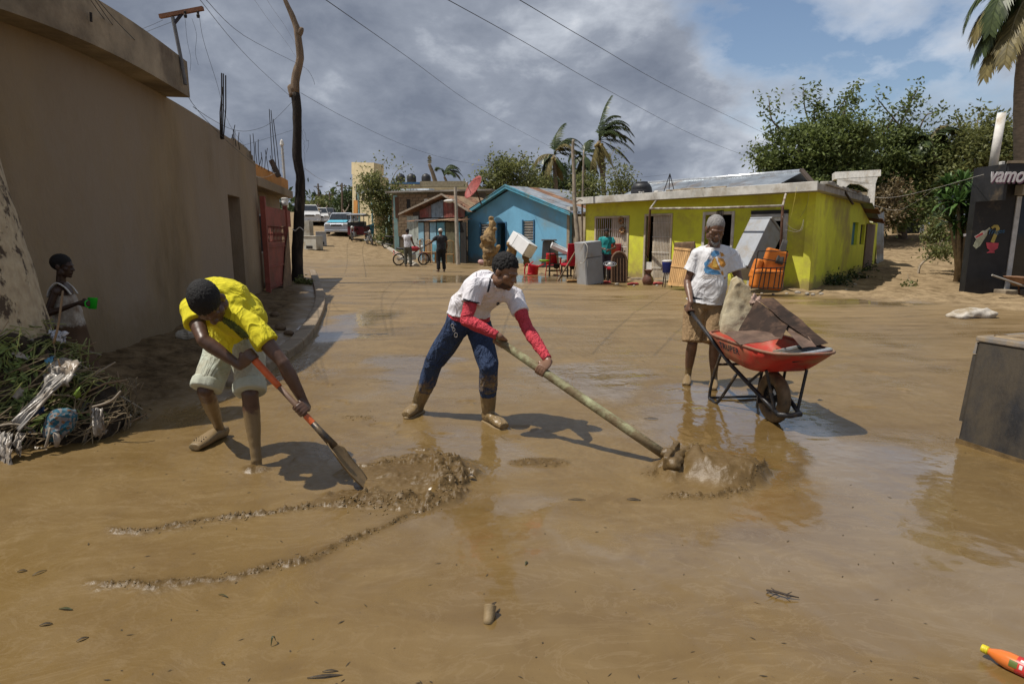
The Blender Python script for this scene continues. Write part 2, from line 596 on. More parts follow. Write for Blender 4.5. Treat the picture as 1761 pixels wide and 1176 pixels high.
 for px_,py_,rx,ry in ((1240,745,0.75,0.75),(1430,790,0.9,0.6),(1250,690,0.6,0.5),(1600,880,0.8,0.7),(1350,960,0.9,0.45),(1050,990,0.8,0.4),(760,770,0.5,0.5),(700,640,0.5,0.9),(1000,650,0.5,0.8),(590,560,0.5,2.2),(840,880,0.35,0.35),(1050,1120,0.8,0.25),(1650,1000,0.6,0.35),(860,480,2.5,2.0),(1480,520,1.6,0.8)):
  c = gz(px_,py_)
  q = np.hypot((x - c.x + 0.35 * vnoise(x * 1.3,y * 1.3,seed=77)) / rx,(y - c.y + 0.35 * vnoise(x * 1.3,y * 1.3,seed=79)) / ry)
  wet = np.maximum(wet,sstep(1.5,0.55,q + 0.25 * fbm(x * 3.5,y * 3.5,oct=3,seed=83)))
 wet = wet * (1 - np.minimum(rough,1)) * (1 - dry) * (1 - bm)
 r = r * (1 - 0.65 * wet * sstep(0.5,0.2,rough))
 return r,rough,dry,bm,wet
gx = axis_steps(-900,[(-3.6,-2.9,0.018),(-2.9,1.75,0.0085),(1.75,4.2,0.02)],900,1.055)
gy = axis_steps(-300,[(1.55,2.45,0.015),(2.45,4.45,0.0085),(4.45,7.2,0.018)],1500,1.017)
GX,GY = np.meshgrid(gx,gy)
rel,rough_,dry_,bank_,wet_ = mud_relief(GX,GY)
GZ = hgt(GX,GY) + rel
nyg,nxg = GX.shape
print('ground',GX.shape)
co = np.stack([GX.ravel(),GY.ravel(),GZ.ravel()],1)
ii = (np.arange(nyg - 1)[:,None] * nxg + np.arange(nxg - 1)[None,:]).ravel()
quads = np.stack([ii,ii + 1,ii + nxg + 1,ii + nxg],1)
me = bpy.data.meshes.new('ground')
me.vertices.add(len(co))
me.vertices.foreach_set('co',co.ravel())
me.loops.add(quads.size)
me.loops.foreach_set('vertex_index',quads.ravel())
me.polygons.add(len(quads))
me.polygons.foreach_set('loop_start',np.arange(0,quads.size,4))
me.polygons.foreach_set('loop_total',np.full(len(quads),4))
me.update()
me.shade_smooth()
for nm,arr in (('crumbled',rough_),('dry',dry_),('bank',bank_),('wet',wet_)):
 at_ = me.attributes.new(nm,'FLOAT','POINT')
 at_.data.foreach_set('value',arr.ravel().astype(np.float32))
def ground_material():
 m = bpy.data.materials.new('wet_mud')
 m.use_nodes = True
 t = m.node_tree
 p = t.nodes['Principled BSDF']
 g = N(t,'ShaderNodeNewGeometry')
 lk = t.links.new
 def noise(scale,detail=6,rough=0.6,st=(1,1,1),loc=(0,0,0),dist=0.0):
  mpn = N(t,'ShaderNodeMapping')
  mpn.inputs['Scale'].default_value = st
  mpn.inputs['Location'].default_value = loc
  lk(g.outputs['Position'],mpn.inputs[0])
  n = N(t,'ShaderNodeTexNoise',i_Scale=scale,i_Detail=detail,i_Roughness=rough,i_Distortion=dist)
  lk(mpn.outputs[0],n.inputs['Vector'])
  return n.outputs[0]
 def attr(nm):
  a = N(t,'ShaderNodeAttribute',attribute_name=nm)
  return a.outputs['Fac']
 def mix(f,a,b):
  n = N(t,'ShaderNodeMix',data_type='RGBA')
  for i,x in ((0,f),(6,a),(7,b)):
   if isinstance(x,(int,float)):
    n.inputs[i].default_value = x
   elif isinstance(x,tuple):
    n.inputs[i].default_value = (*x,1)
   else:
    lk(x,n.inputs[i])
  return n.outputs[2]
 big = noise(0.35,5,0.55,dist=0.6)
 mid = noise(1.7,7,0.62,st=(1,1.6,1),loc=(4,2,0),dist=0.8)
 streak = noise(3.2,7,0.65,st=(0.45,1.9,1),loc=(1,7,0),dist=0.5)
 fine = noise(38,6,0.7)
 c = mix(ramp(t,big,[(0.35,0.0),(0.65,1.0)]),(0.150,0.094,0.031),(0.188,0.124,0.048))
 c = mix(ramp(t,mid,[(0.42,0.0),(0.72,0.75)]),c,(0.118,0.070,0.021))
 c = mix(ramp(t,streak,[(0.55,0.0),(0.75,0.5)]),c,(0.225,0.156,0.072))
 c = mix(ramp(t,fine,[(0.62,0.0),(0.78,0.35)]),c,(0.13,0.085,0.04))
 c = mix(mth(t,'MULTIPLY',attr('crumbled'),0.8),c,(0.092,0.057,0.022))
 dirt = mix(ramp(t,noise(2.4,9,0.72),[(0.35,0.0),(0.65,1.0)]),(0.145,0.103,0.058),(0.35,0.26,0.155))
 dirt = mix(ramp(t,noise(9,7,0.7,loc=(3,3,3)),[(0.55,0.0),(0.7,0.7)]),dirt,(0.10,0.072,0.042))
 sxy = N(t,'ShaderNodeSeparateXYZ')
 lk(g.outputs['Position'],sxy.inputs[0])
 farm = N(t,'ShaderNodeMapRange')
 farm.inputs['From Min'].default_value = 5.0
 farm.inputs['From Max'].default_value = 12.0
 lk(sxy.outputs[1],farm.inputs[0])
 thr = noise(2.3,6,0.62,st=(0.8,1.5,1),loc=(11,3,0),dist=2.2)
 thr = ramp(t,thr,[(0.475,0.0),(0.50,1.0),(0.525,0.0)])
 c = mix(mth(t,'MULTIPLY',mth(t,'MULTIPLY',thr,noise(0.8,3,0.5,loc=(6,6,0))),0.26),c,(0.33,0.25,0.15))
 c = mix(ramp(t,noise(55,4,0.6,loc=(2,9,0)),[(0.66,0.0),(0.72,0.5)]),c,(0.07,0.045,0.02))
 smear = mth(t,'MULTIPLY',farm.outputs[0],ramp(t,noise(0.9,8,0.66,st=(0.35,1.5,1),loc=(2,5,0),dist=1.2),[(0.40,0.0),(0.62,1.0)]))
 c = mix(mth(t,'MULTIPLY',smear,0.85),c,(0.25,0.176,0.094))
 c = mix(attr('dry'),c,dirt)
 bankc = mix(ramp(t,noise(4.5,9,0.72),[(0.35,0.0),(0.68,1.0)]),(0.060,0.040,0.022),(0.20,0.140,0.078))
 c = mix(attr('bank'),c,bankc)
 lk(c,p.inputs['Base Color'])
 c = mix(mth(t,'MULTIPLY',attr('wet'),0.35),c,(0.135,0.088,0.034))
 film = ramp(t,noise(0.55,6,0.6,st=(1,0.8,1),loc=(9.3,2.0,0),dist=1.0),[(0.46,0.0),(0.62,0.8)])
 film = mth(t,'MAXIMUM',mth(t,'MULTIPLY',film,mth(t,'SUBTRACT',1.0,mth(t,'MULTIPLY',farm.outputs[0],0.35))),attr('wet'),clamp=True)
 dryish = mth(t,'MAXIMUM',mth(t,'MAXIMUM',attr('dry'),mth(t,'MULTIPLY',smear,0.6)),mth(t,'MULTIPLY',attr('bank'),0.85),clamp=True)
 ro = mth(t,'SUBTRACT',0.40,mth(t,'MULTIPLY',film,0.33))
 ro = mth(t,'ADD',ro,mth(t,'MULTIPLY',mth(t,'SUBTRACT',fine,0.5),0.25))
 ro = mth(t,'ADD',ro,mth(t,'MULTIPLY',dryish,0.5),clamp=True)
 ro = mth(t,'MAXIMUM',mth(t,'MAXIMUM',ro,0.07),mth(t,'MULTIPLY',attr('crumbled'),0.42))
 lk(ro,p.inputs['Roughness'])
 lk(mth(t,'MULTIPLY',mth(t,'MULTIPLY',mth(t,'SUBTRACT',1.0,dryish),mth(t,'SUBTRACT',1.0,mth(t,'MULTIPLY',attr('crumbled'),0.6))),0.55),p.inputs['Specular IOR Level'])
 lk(mth(t,'MULTIPLY',attr('wet'),0.72),p.inputs['Coat Weight'])
 p.inputs['Coat Roughness'].default_value = 0.035
 p.inputs['Coat IOR'].default_value = 1.4
 h = mth(t,'ADD',mth(t,'MULTIPLY',noise(15,8,0.64,st=(1,1.1,1),dist=0.9),0.75),mth(t,'MULTIPLY',noise(85,5,0.6),0.35))
 bp = N(t,'ShaderNodeBump',i_Distance=0.012)
 lk(h,bp.inputs['Height'])
 amt = mth(t,'ADD',mth(t,'MULTIPLY',mth(t,'MULTIPLY',mth(t,'SUBTRACT',1.0,film),mth(t,'SUBTRACT',1.0,mth(t,'MULTIPLY',farm.outputs[0],0.6))),0.18),mth(t,'MULTIPLY',mth(t,'MAXIMUM',mth(t,'MULTIPLY',attr('crumbled'),0.6),dryish),0.75))
 lk(mth(t,'ADD',amt,0.085),bp.inputs['Strength'])
 lk(bp.outputs[0],p.inputs['Normal'])
 return m
MUD = ground_material()
me.materials.append(MUD)
ground = struct(bpy.data.objects.new('ground',me))
COL.objects.link(ground)
def surf(x,y):
 """Height of the finished mud surface."""
 i = min(max(int(np.searchsorted(gx,x)) - 1,0),len(gx) - 2)
 j = min(max(int(np.searchsorted(gy,y)) - 1,0),len(gy) - 2)
 u,v = (x - gx[i]) / (gx[i + 1] - gx[i]),(y - gy[j]) / (gy[j + 1] - gy[j])
 return float((GZ[j,i] * (1 - u) + GZ[j,i + 1] * u) * (1 - v) + (GZ[j + 1,i] * (1 - u) + GZ[j + 1,i + 1] * u) * v)
# wall helpers
def onwall(P0,P1,px,py):
 """Where a line of sight meets the upright plane through P0, P1: (metres along it from P0, height)."""
 u,v = (px - 880.5) / FPX,(588 - py) / FPX
 d = V((u,_c + v * _s,-_s + v * _c))
 a,b = V((P0[0],P0[1])),V((P1[0],P1[1]))
 e = (b - a).normalized()
 n = V((-e.y,e.x))
 t = n.dot(a) / (n.x * d.x + n.y * d.y)
 q = V((d.x * t,d.y * t))
 return ((q - a).dot(e),EYE + d.z * t)
def wall_mb(P0,P1,thick,holes=(),top=lambda u: 2.6,z0=-0.15,cuts=()):
 """A wall from P0 to P1, its outer face on that line, thick away to its left-hand side, with rectangular openings (u0, u1, z0, z1)."""
 a,b = V((P0[0],P0[1],0)),V((P1[0],P1[1],0))
 Lw = (b - a).length
 e = (b - a).normalized()
 n = V((-e.y,e.x,0)) * thick
 us = sorted({0.0,Lw,*[c for c in cuts],*[h[0] for h in holes],*[h[1] for h in holes]})
 mb = MB()
 for u0,u1 in zip(us,us[1:]):
  um = (u0 + u1) / 2
  hs = sorted([(h[2],h[3]) for h in holes if h[0] <= um <= h[1]])
  lo = z0
  spans = []
  for h0,h1 in hs:
   if h0 > lo:
    spans.append((lo,h0))
   lo = h1
  spans.append((lo,None))
  for s0,s1 in spans:
   t0,t1 = (top(u0),top(u1)) if s1 is None else (s1,s1)
   p,q = a + e * u0,a + e * u1
   k = lambda p_,z_: V((p_.x,p_.y,z_))
   mb.hexa([k(p,s0),k(q,s0),k(q + n,s0),k(p + n,s0)],[k(p,t0),k(q,t1),k(q + n,t1),k(p + n,t0)])
 return mb
class Face:
 """Coordinates on a wall: along, height, out."""
 def __init__(s,P0,P1):
  s.a = V((P0[0],P0[1],0))
  s.e = (V((P1[0],P1[1],0)) - s.a).normalized()
  s.n = V((s.e.y,-s.e.x,0))                     # outwards, to the right-hand side of P0 -> P1
  s.rot = Matrix((s.e,-s.n,V((0,0,1)))).transposed()
 def p(s,u,z,out=0.0):
  q = s.a + s.e * u + s.n * out
  return V((q.x,q.y,z))
 def box(s,mb,u0,u1,z0,z1,o0,o1):
  return mb.box(s.p((u0 + u1) / 2,(z0 + z1) / 2,(o0 + o1) / 2),(abs(u1 - u0),abs(o1 - o0),abs(z1 - z0)),s.rot)
def corrugated(name,m,parent,o,ex,ey,w,l,amp=0.012,pitch=0.076,thick=0.0,bend=None):
 """A corrugated sheet: corner o, waves across ex (width w), length l along ey."""
 ex,ey = V(ex).normalized(),V(ey).normalized()
 n = ex.cross(ey)
 k = max(4,int(w / pitch * 4))
 nl = 6 if bend else 1
 mb = MB()
 mb.grid(lambda u,v: V(o) + ex * (u * w) + ey * (v * l) + n * (amp * math.sin(2 * math.pi * u * w / pitch) + (bend(u,v) if bend else 0)),k,nl)
 return mb.build(name,m,parent,smooth=True)
# colours of the place
PLASTER = mat('raw_plaster',(0.35,0.265,0.155),rough=0.92,scale=0.8,stretch=(1,1,0.45),bump=0.6,bscale=9,bdist=0.035,col2=(0.17,0.122,0.066),dirt=(0.27,0.215,0.155),dirt_amt=0.5)
CONC = mat('bare_concrete',(0.34,0.28,0.20),rough=0.9,var=0.45,scale=1.6,bump=0.4,bscale=22,bdist=0.015,dirt=(0.13,0.10,0.07),dirt_amt=0.3)
CONCG = mat('grey_concrete',(0.36,0.34,0.30),rough=0.9,var=0.35,scale=2.0,bump=0.4,bscale=25,bdist=0.012,dirt=(0.17,0.14,0.11),dirt_amt=0.3)
BLUE = mat('sky_blue_wall',(0.17,0.42,0.62),rough=0.85,var=0.15,scale=1.2,bump=0.3,bscale=18,dirt=(0.22,0.33,0.38),dirt_amt=0.25)
BLUED = mat('blue_trim',(0.10,0.36,0.50),rough=0.7,var=0.3,scale=3,dirt=(0.2,0.25,0.22),dirt_amt=0.25)
YEL = mat('lime_yellow_wall',(0.72,0.75,0.06),rough=0.85,var=0.16,scale=0.9,bump=0.3,bscale=16,dirt=(0.42,0.35,0.09),dirt_amt=0.26)
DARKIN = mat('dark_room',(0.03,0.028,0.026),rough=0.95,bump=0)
WHITE = mat('white_paint',(0.66,0.64,0.60),rough=0.6,var=0.2,scale=5,dirt=(0.4,0.34,0.26),dirt_amt=0.2)
GREYFR = mat('grey_frame',(0.45,0.44,0.42),rough=0.5,var=0.2,scale=5)
ZINC = mat('zinc_sheet',(0.42,0.46,0.50),rough=0.42,metal=0.75,var=0.3,scale=2.2,bump=0.1,dirt=(0.30,0.22,0.16),dirt_amt=0.2)
RUSTZ = mat('rusty_sheet',(0.30,0.17,0.10),rough=0.85,var=0.5,scale=4,metal=0.15,dirt=(0.11,0.055,0.035),dirt_amt=0.4)
REDGATE = mat('faded_red_metal',(0.25,0.065,0.045),rough=0.7,var=0.3,scale=3,dirt=(0.14,0.05,0.03),dirt_amt=0.3)
WOOD = mat('weathered_wood',(0.26,0.18,0.11),rough=0.9,var=0.5,scale=5,stretch=(1,1,0.2),bump=0.6,bscale=30)
WOODL = mat('tan_wood',(0.46,0.27,0.11),rough=0.8,var=0.35,scale=6,stretch=(1,1,0.15),bump=0.4)
BLACK = mat('black_paint',(0.018,0.018,0.02),rough=0.55,var=0.4,scale=3,dirt=(0.10,0.075,0.05),dirt_amt=0.15)
IRON = mat('dark_iron',(0.035,0.028,0.024),rough=0.7,var=0.4,scale=9,metal=0.3)
RUST = mat('rusted_iron',(0.13,0.065,0.04),rough=0.9,var=0.5,scale=12)
CREAM = mat('cream_wall',(0.62,0.52,0.32),rough=0.85,var=0.15,scale=1)
TEAL = mat('pale_teal_wall',(0.30,0.48,0.47),rough=0.85,var=0.25,scale=1.5,dirt=(0.3,0.3,0.25),dirt_amt=0.2)
BLOCKM = mat('cinder_block_face',(0.23,0.165,0.105),rough=0.95,var=0.35,scale=4,bump=0.5,bscale=30)
MORTAR = mat('mortar',(0.15,0.115,0.08),rough=0.95,var=0.3,scale=6)
REDWD = mat('red_planks',(0.24,0.075,0.06),rough=0.85,var=0.45,scale=3.5,dirt=(0.16,0.12,0.10),dirt_amt=0.35)
ORANGE = mat('orange_paint',(0.55,0.25,0.06),rough=0.8,var=0.2,scale=2)
TANKM = mat('black_tank_plastic',(0.025,0.026,0.03),rough=0.5,var=0.3)
def tide(m,top=0.45,col=(0.27,0.195,0.105)):
 '''Dried flood mud up to a ragged line, by height in the place.'''
 t = m.node_tree
 p = t.nodes['Principled BSDF']
 src = p.inputs['Base Color'].links[0].from_socket
 g = N(t,'ShaderNodeNewGeometry')
 sx = N(t,'ShaderNodeSeparateXYZ')
 t.links.new(g.outputs['Position'],sx.inputs[0])
 nz = N(t,'ShaderNodeTexNoise',i_Scale=2.6,i_Detail=9.0,i_Roughness=0.7)
 t.links.new(g.outputs['Position'],nz.inputs['Vector'])
 h = mth(t,'ADD',sx.outputs[2],mth(t,'MULTIPLY',mth(t,'SUBTRACT',nz.outputs[0],0.5),0.9))
 f = ramp(t,h,[(top * 0.45,0.75),(top,0.0)])
 mixn = N(t,'ShaderNodeMix',data_type='RGBA')
 t.links.new(f,mixn.inputs[0])
 t.links.new(src,mixn.inputs[6])
 mixn.inputs[7].default_value = (*col,1)
 t.links.new(mixn.outputs[2],p.inputs['Base Color'])
tide(YEL,0.40)
tide(BLUE,0.50,(0.26,0.25,0.20))
tide(PLASTER,0.75,(0.20,0.145,0.08))
# the raw concrete house beside the road
def catmull(pts,n):
 out = []
 P = [pts[0]] + list(pts) + [pts[-1]]
 for i in range(1,len(P) - 2):
  for k in range(n):
   t = k / n
   a,b,c,d = (V(P[i - 1]),V(P[i]),V(P[i + 1]),V(P[i + 2]))
   out.append(0.5 * ((2 * b) + (-a + c) * t + (2 * a - 5 * b + 4 * c - d) * t * t + (-a + 3 * b - 3 * c + d) * t ** 3))
 out.append(V(P[-2]))
 return out
foot = [(-9.5,2.7,0),(-6.9,3.3,0),(-5.55,4.4,0),(-4.92,5.7,0),(-4.74,7.2,0),(-5.09,9.8,0),(-5.667,12.6,0)]
curve = catmull(foot,8)
def ribbon(pts,off0,off1,z0,z1):
 mb = MB()
 n = len(pts)
 nr = []
 for i in range(n):
  t = (pts[min(i + 1,n - 1)] - pts[max(i - 1,0)]).normalized()
  nr.append(V((t.y,-t.x,0)))
 lo0 = [p + q * off0 for p,q in zip(pts,nr)]
 lo1 = [p + q * off1 for p,q in zip(pts,nr)]
 k = lambda p,z: V((p.x,p.y,z))
 vs = []
 for i in range(n):
  vs += [k(lo1[i],z0),k(lo1[i],z1),k(lo0[i],z1),k(lo0[i],z0)]
 fs = [(3,2,1,0),(4 * n - 4,4 * n - 3,4 * n - 2,4 * n - 1)]
 for i in range(n - 1):
  for j in range(4):
   a,b = 4 * i + j,4 * i + (j + 1) % 4
   fs.append((a,b,b + 4,a + 4))
 return mb.add(vs,fs)
def smooth_by_angle(o,deg=35):
 me_ = o.data
 bm = bmesh.new()
 bm.from_mesh(me_)
 bmesh.ops.recalc_face_normals(bm,faces=bm.faces)
 for f in bm.faces:
  f.smooth = True
 for e in bm.edges:
  if len(e.link_faces) == 2 and e.calc_face_angle(0) > math.radians(deg):
   e.smooth = False
 bm.to_mesh(me_)
 bm.free()
 return o
H1 = thing('concrete_house','long house of bare brown cement with a rounded corner and heavy roof beam','house',(-5.5,9,0))
smooth_by_angle(ribbon(curve,-0.25,0.0,-0.2,3.5).build('wall',PLASTER,H1))
smooth_by_angle(ribbon(curve[0:40],-0.1,0.32,3.504,4.0).build('roof_beam',CONC,H1))
D0,D1,WE = V((-5.667,12.6,0)),V((-5.884,13.65,0)),V((-6.244,15.4,0))
wall_mb(D1,WE,0.25,top=lambda u: 3.5 - 0.06 * u,z0=-0.2).build('wall',PLASTER,H1)
wall_mb(D0 + (D1 - D0) * 0.002,D0 + (D1 - D0) * 0.998,0.25,top=lambda u: 3.47,z0=2.32).build('lintel',PLASTER,H1)
fd = Face(D0,D1)
mb = MB()
for k in range(5):
 fd.box(mb,0.03 + k * 0.205,0.225 + k * 0.205,0.05,2.31,-0.36,-0.30)
dl = mb.build('door',mat('peeling_door',(0.16,0.10,0.07),rough=0.8,var=0.5,scale=8,dirt=(0.42,0.36,0.28),dirt_amt=0.35),H1)
mb = MB()
fd.box(mb,0.0,0.07,0.05,2.31,-0.28,-0.02)
mb.build('door_frame',mat('peeling_frame',(0.34,0.26,0.2),rough=0.8,var=0.6,scale=14,col2=(0.10,0.06,0.045)),H1)
MB().prism([V((-6.24,15.4,3.3)),V((-5.1,9.7,3.3)),V((-5.0,6,3.3)),V((-9,3.2,3.3)),V((-14,3.2,3.3)),V((-14,15.4,3.3))],(0,0,0.1)).build('roof',CONC,H1)
wall_mb(WE + V((-0.05,0.0,0)),V((-13,15.4,0)),-0.25,top=lambda u: 3.3).build('back_wall',PLASTER,H1)
for k in range(9):
 u = 0.1 + k * 0.19
 q = D1 + (WE - D1).normalized() * u
 MB().box((q.x - 0.12,q.y,3.49 - 0.06 * u + 0.04),(0.2,0.17,0.05 + 0.06 * R.random()),rotz(0.2 + R.uniform(-.1,.1))).build('broken_block',CONC,H1,bevel=0.01)
kp = [V((p.x,p.y,0)) for p in KERB[1:]]
kc = catmull(kp,6)
k0 = 0
nk = 0
for i in range(12,len(kc) - 1,3):
 seg = kc[i:i + 4]
 if len(seg) < 2:
  continue
 seg = [p.copy() for p in seg]
 d_ = (seg[-1] - seg[-2]).normalized() * 0.014
 seg[-1] -= d_
 o = ribbon(seg,-0.20,0.02,-0.15,0.115 + 0.012 * math.sin(i * 2.1) - max(0,0.11 - 0.02 * (i - 12))).build('kerb_stone' if False else 'kerb',mat('muddy_kerb',(0.25,0.19,0.125),rough=0.6,var=0.4,scale=3,bump=0.5,bscale=20,dirt=(0.12,0.085,0.05),dirt_amt=0.4),bevel=0.022)
 struct(o)
# orange-topped house further along and its gate
H2 = thing('orange_topped_house','low house with an orange roof edge behind the red gate','house',(-7.5,19,0))
A2,B2 = V((-6.95,16.4,0)),V((-7.95,21.6,0))
wall_mb(A2,B2,0.2,top=lambda u: 2.75).build('wall',PLASTER,H2)
wall_mb(V((-12,16.4,0)),A2,0.2,top=lambda u: 2.75).build('side_wall',PLASTER,H2)
f2 = Face(A2,B2)
mb = MB()
f2.box(mb,-0.3,5.5,2.754,3.0,-4,0.42)
mb.build('roof_slab',PLASTER,H2,bevel=0.02)
mb = MB()
f2.box(mb,-0.1,5.4,3.004,3.36,-0.1,0.3)
mb.build('parapet',ORANGE,H2,bevel=0.02)
mb = MB()
f2.box(mb,1.0,1.8,1.0,2.1,0.003,0.05)
w_ = mb.build('window',GREYFR,H2)
for k in range(4):
 mb = MB()
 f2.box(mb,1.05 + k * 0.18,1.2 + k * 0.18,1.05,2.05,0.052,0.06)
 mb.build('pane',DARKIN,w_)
GA,GB = V((-6.1,15.35,0)),V((-6.55,18.2,0))
g3 = Face(GA,GB)
GT = thing('metal_gate','faded red metal yard gate with a lattice band standing open by the pole','gate',(-6.2,15.6,hz(-6.2,15.6)))
LG = (GB - GA).length
for u in (0.12,LG - 0.1):
 mb = MB()
 g3.box(mb,u - 0.06,u + 0.06,0.0,2.45 if u < 1 else 2.55,-0.05,0.07)
 mb.build('post',REDGATE,GT,bevel=0.008)
mb = MB()
g3.box(mb,0.25,LG + 0.55,1.75,2.22,0.0,0.03)
mb.build('upper_panel',REDGATE,GT)
mb = MB()
g3.box(mb,0.25,LG - 0.25,0.15,1.33,0.0,0.03)
lp_ = mb.build('lower_panel',REDGATE,GT)
for k in range(3):
 mb = MB()
 g3.box(mb,0.25,LG - 0.25,0.2 + k * 0.5,0.235 + k * 0.5,0.033,0.055)
 mb.build('rail',REDGATE,lp_)
for k in range(14):
 u = 0.3 + k * (LG - 0.6) / 13
 for sgn in (-1,1):
  MB().cyl(g3.p(u - 0.09 * sgn,1.34,0.02 + 0.01 * sgn),g3.p(u + 0.09 * sgn,1.74,0.02 + 0.01 * sgn),0.011,n=5).build('lattice_bar',REDGATE,GT)
MB().prism([g3.p(1.5,0.0,0.06),g3.p(LG - 0.15,0.0,0.06),g3.p(LG - 0.15,1.6,0.06),g3.p(2.3,1.2,0.06)],g3.n * 0.025).build('board',mat('brown_ply',(0.2,0.13,0.075),rough=0.85,var=0.4,scale=4),GT)
MT = thing('electric_meter','small white electric meter high on the gate post','meter',at(490,350,17.6))
MB().box(at(490,347,17.6),(0.16,0.12,0.22)).build('case',WHITE,MT,bevel=0.02)
MB().lathe([(0.07,0),(0.075,0.03),(0.05,0.08),(0.0,0.09)],at(487,350,17.5),12,axis=(0.4,-0.9,0)).build('dial',GREYFR,MT,smooth=True)
YP = 20.0
pb = gnd(511,484)
trunk = [(511,490,11),(512,470,10),(511,440,9.5),(513,400,9.5),(514,378,9),(516,330,8),(516,300,7.5),(511,270,7.5),(511,235,7.5),(511,190,7),(507,160,7.5),(509,130,6.5),(516,100,6),(512,60,5.5),(509,45,4.8),(500,22,4),(490,0,3.2),(486,-8,2)]
pts = [at(a,b,pb.y) for a,b,c in trunk]
rs = [c * pb.y / FPX for a,b,c in trunk]
TP = thing('pole','crooked tree trunk used as a pole, its lower half charred black','pole',pb)
pm = mat('bare_trunk',(0.20,0.145,0.10),rough=0.95,var=0.45,scale=7,stretch=(1,1,0.25),bump=0.8,bscale=18,bdist=0.03)
cm = mat('charred_trunk',(0.022,0.017,0.014),rough=0.95,var=0.5,scale=6,stretch=(1,1,0.3),bump=0.9,bscale=16,bdist=0.03,dirt=(0.09,0.065,0.045),dirt_amt=0.2)
def rough_tube(pts,rs,n=12,amp=0.12,sub=3,seed=1):
 P = catmull(pts,sub)
 rr = np.interp(np.linspace(0,len(pts) - 1,len(P)),range(len(pts)),rs)
 mb = MB().tube(P,list(rr),n)
 k = 0
 for i,p in enumerate(P):
  for j in range(n):
   v_ = V(mb.v[k])
   q = mn.noise(v_ * 3.1 + V((seed,0,0))) * 0.7 + mn.noise(v_ * 9 + V((seed,3,0))) * 0.4
   mb.v[k] = tuple(v_ + (v_ - p) * q * amp * 2)
   k += 1
 return mb
rough_tube(pts[:11],rs[:11],seed=4).build('lower_trunk',cm,TP,smooth=True)
rough_tube(pts[10:],rs[10:],seed=4).build('upper_trunk',pm,TP,smooth=True)
rough_tube([at(505,165,pb.y),at(500,152,pb.y),at(497,148,pb.y)],[0.13,0.1,0.07],seed=6).build('branch_stub',pm,TP,smooth=True)
rough_tube([at(513,60,pb.y),at(518,52,pb.y),at(519,48,pb.y)],[0.11,0.08,0.05],seed=7).build('branch_stub',pm,TP,smooth=True)
MB().tube([at(503 + 21 * i / 8,394 + 3 * math.sin(i),pb.y - 0.21) for i in range(9)],0.015,5).build('rag_tie',WHITE,TP)
# blue house
BA,BB = V((-2.4,34.0,0)),V((2.67,29.0,0))
fb = Face(BA,BB)
LB = (BB - BA).length
HB = thing('blue_house','sky blue gabled cottage with white louvre shutters and zinc roof','house',BA)
ka = 0.45 * LB
gab = lambda u: 2.5 + (3.72 - 2.5) * (u / ka if u < ka else (LB - u) / (LB - ka))
dA = onwall(BA,BB,856,384)
dB = onwall(BA,BB,870,440)
wl = [onwall(BA,BB,827,385),onwall(BA,BB,842,421)]
wr = [onwall(BA,BB,900,380),onwall(BA,BB,918,416)]
holes = [(dA[0],dB[0],-0.2,dA[1])] + [(a[0],b[0],b[1],a[1]) for a,b in (wl,wr)]
wall_mb(BA,BB,0.18,holes,gab,cuts=(ka,)).build('front_wall',BLUE,HB)
dep = V((0.707,0.717,0)) * 7.5
wall_mb(BB,BB + dep,0.18,top=lambda u: 2.48).build('side_wall',CONC,HB)
wall_mb(BA + dep,BA,0.18,top=lambda u: 2.48).build('side_wall',BLUE,HB)
wall_mb(BB + dep,BA + dep,0.18,top=lambda u: 2.48).build('back_wall',CONC,HB)
for a,b in (wl,wr):
 mb = MB()
 fb.box(mb,a[0] - 0.05,b[0] + 0.05,b[1] - 0.05,b[1],-0.15,0.05)
 fb.box(mb,a[0] - 0.05,a[0],b[1],a[1] + 0.05,-0.15,0.05)
 fb.box(mb,b[0],b[0] + 0.05,b[1],a[1] + 0.05,-0.15,0.05)
 wdw = mb.build('window',mat('deep_blue_frame',(0.04,0.14,0.27),rough=0.6),HB)
 ns = 8
 for k in range(ns):
  z = b[1] + (k + 0.5) * (a[1] - b[1]) / ns
  MB().box(fb.p((a[0] + b[0]) / 2,z,-0.06),(b[0] - a[0],0.012,(a[1] - b[1]) / ns * 0.62),fb.rot @ Matrix.Rotation(0.5,3,'X')).build('slat',WHITE,wdw)
mb = MB()
fb.box(mb,dA[0] - 0.06,dA[0],-0.1,dA[1] + 0.06,-0.15,0.04)
fb.box(mb,dB[0],dB[0] + 0.06,-0.1,dA[1] + 0.06,-0.15,0.04)
fb.box(mb,dA[0],dB[0],dA[1],dA[1] + 0.06,-0.15,0.04)
mb.build('door_frame',MATS['deep_blue_frame'],HB)
for (u0,u1,z0,z1) in ((-0.28,ka,gab(0) - 0.17,gab(ka)),(LB + 0.28,ka,gab(LB) - 0.14,gab(ka))):
 a0,a1 = fb.p(u0,z0 + 0.02,0.34),fb.p(u1,z1 + 0.06,0.34)
 MB().prism([a0,a1,a1 + V((0,0,0.2)),a0 + V((0,0,0.16))],-fb.n * 0.05).build('barge_board',BLUED,HB)
 MB().prism([a0 + V((0,0,0.05)),a1 + V((0,0,0.05)),a1 + V((0,0,0.08)),a0 + V((0,0,0.08))],-fb.n * 0.33).build('soffit',BLUED,HB)
sl_r = (fb.p(LB + 0.35,gab(LB) + 0.03,0) - fb.p(ka,gab(ka) + 0.20,0))
ln = sl_r.length
for k in range(9):
 m_ = ZINC if k % 4 != 2 else RUSTZ
 p0 = fb.p(ka,gab(ka) + 0.20 + 0.006 * (k % 2),0.36 - k * 0.82)
 corrugated('roof_sheet',m_,HB,p0,-fb.n,sl_r,0.88,ln,bend=lambda u,v,k=k: 0.03 * math.sin(v * 4 + k) * v)
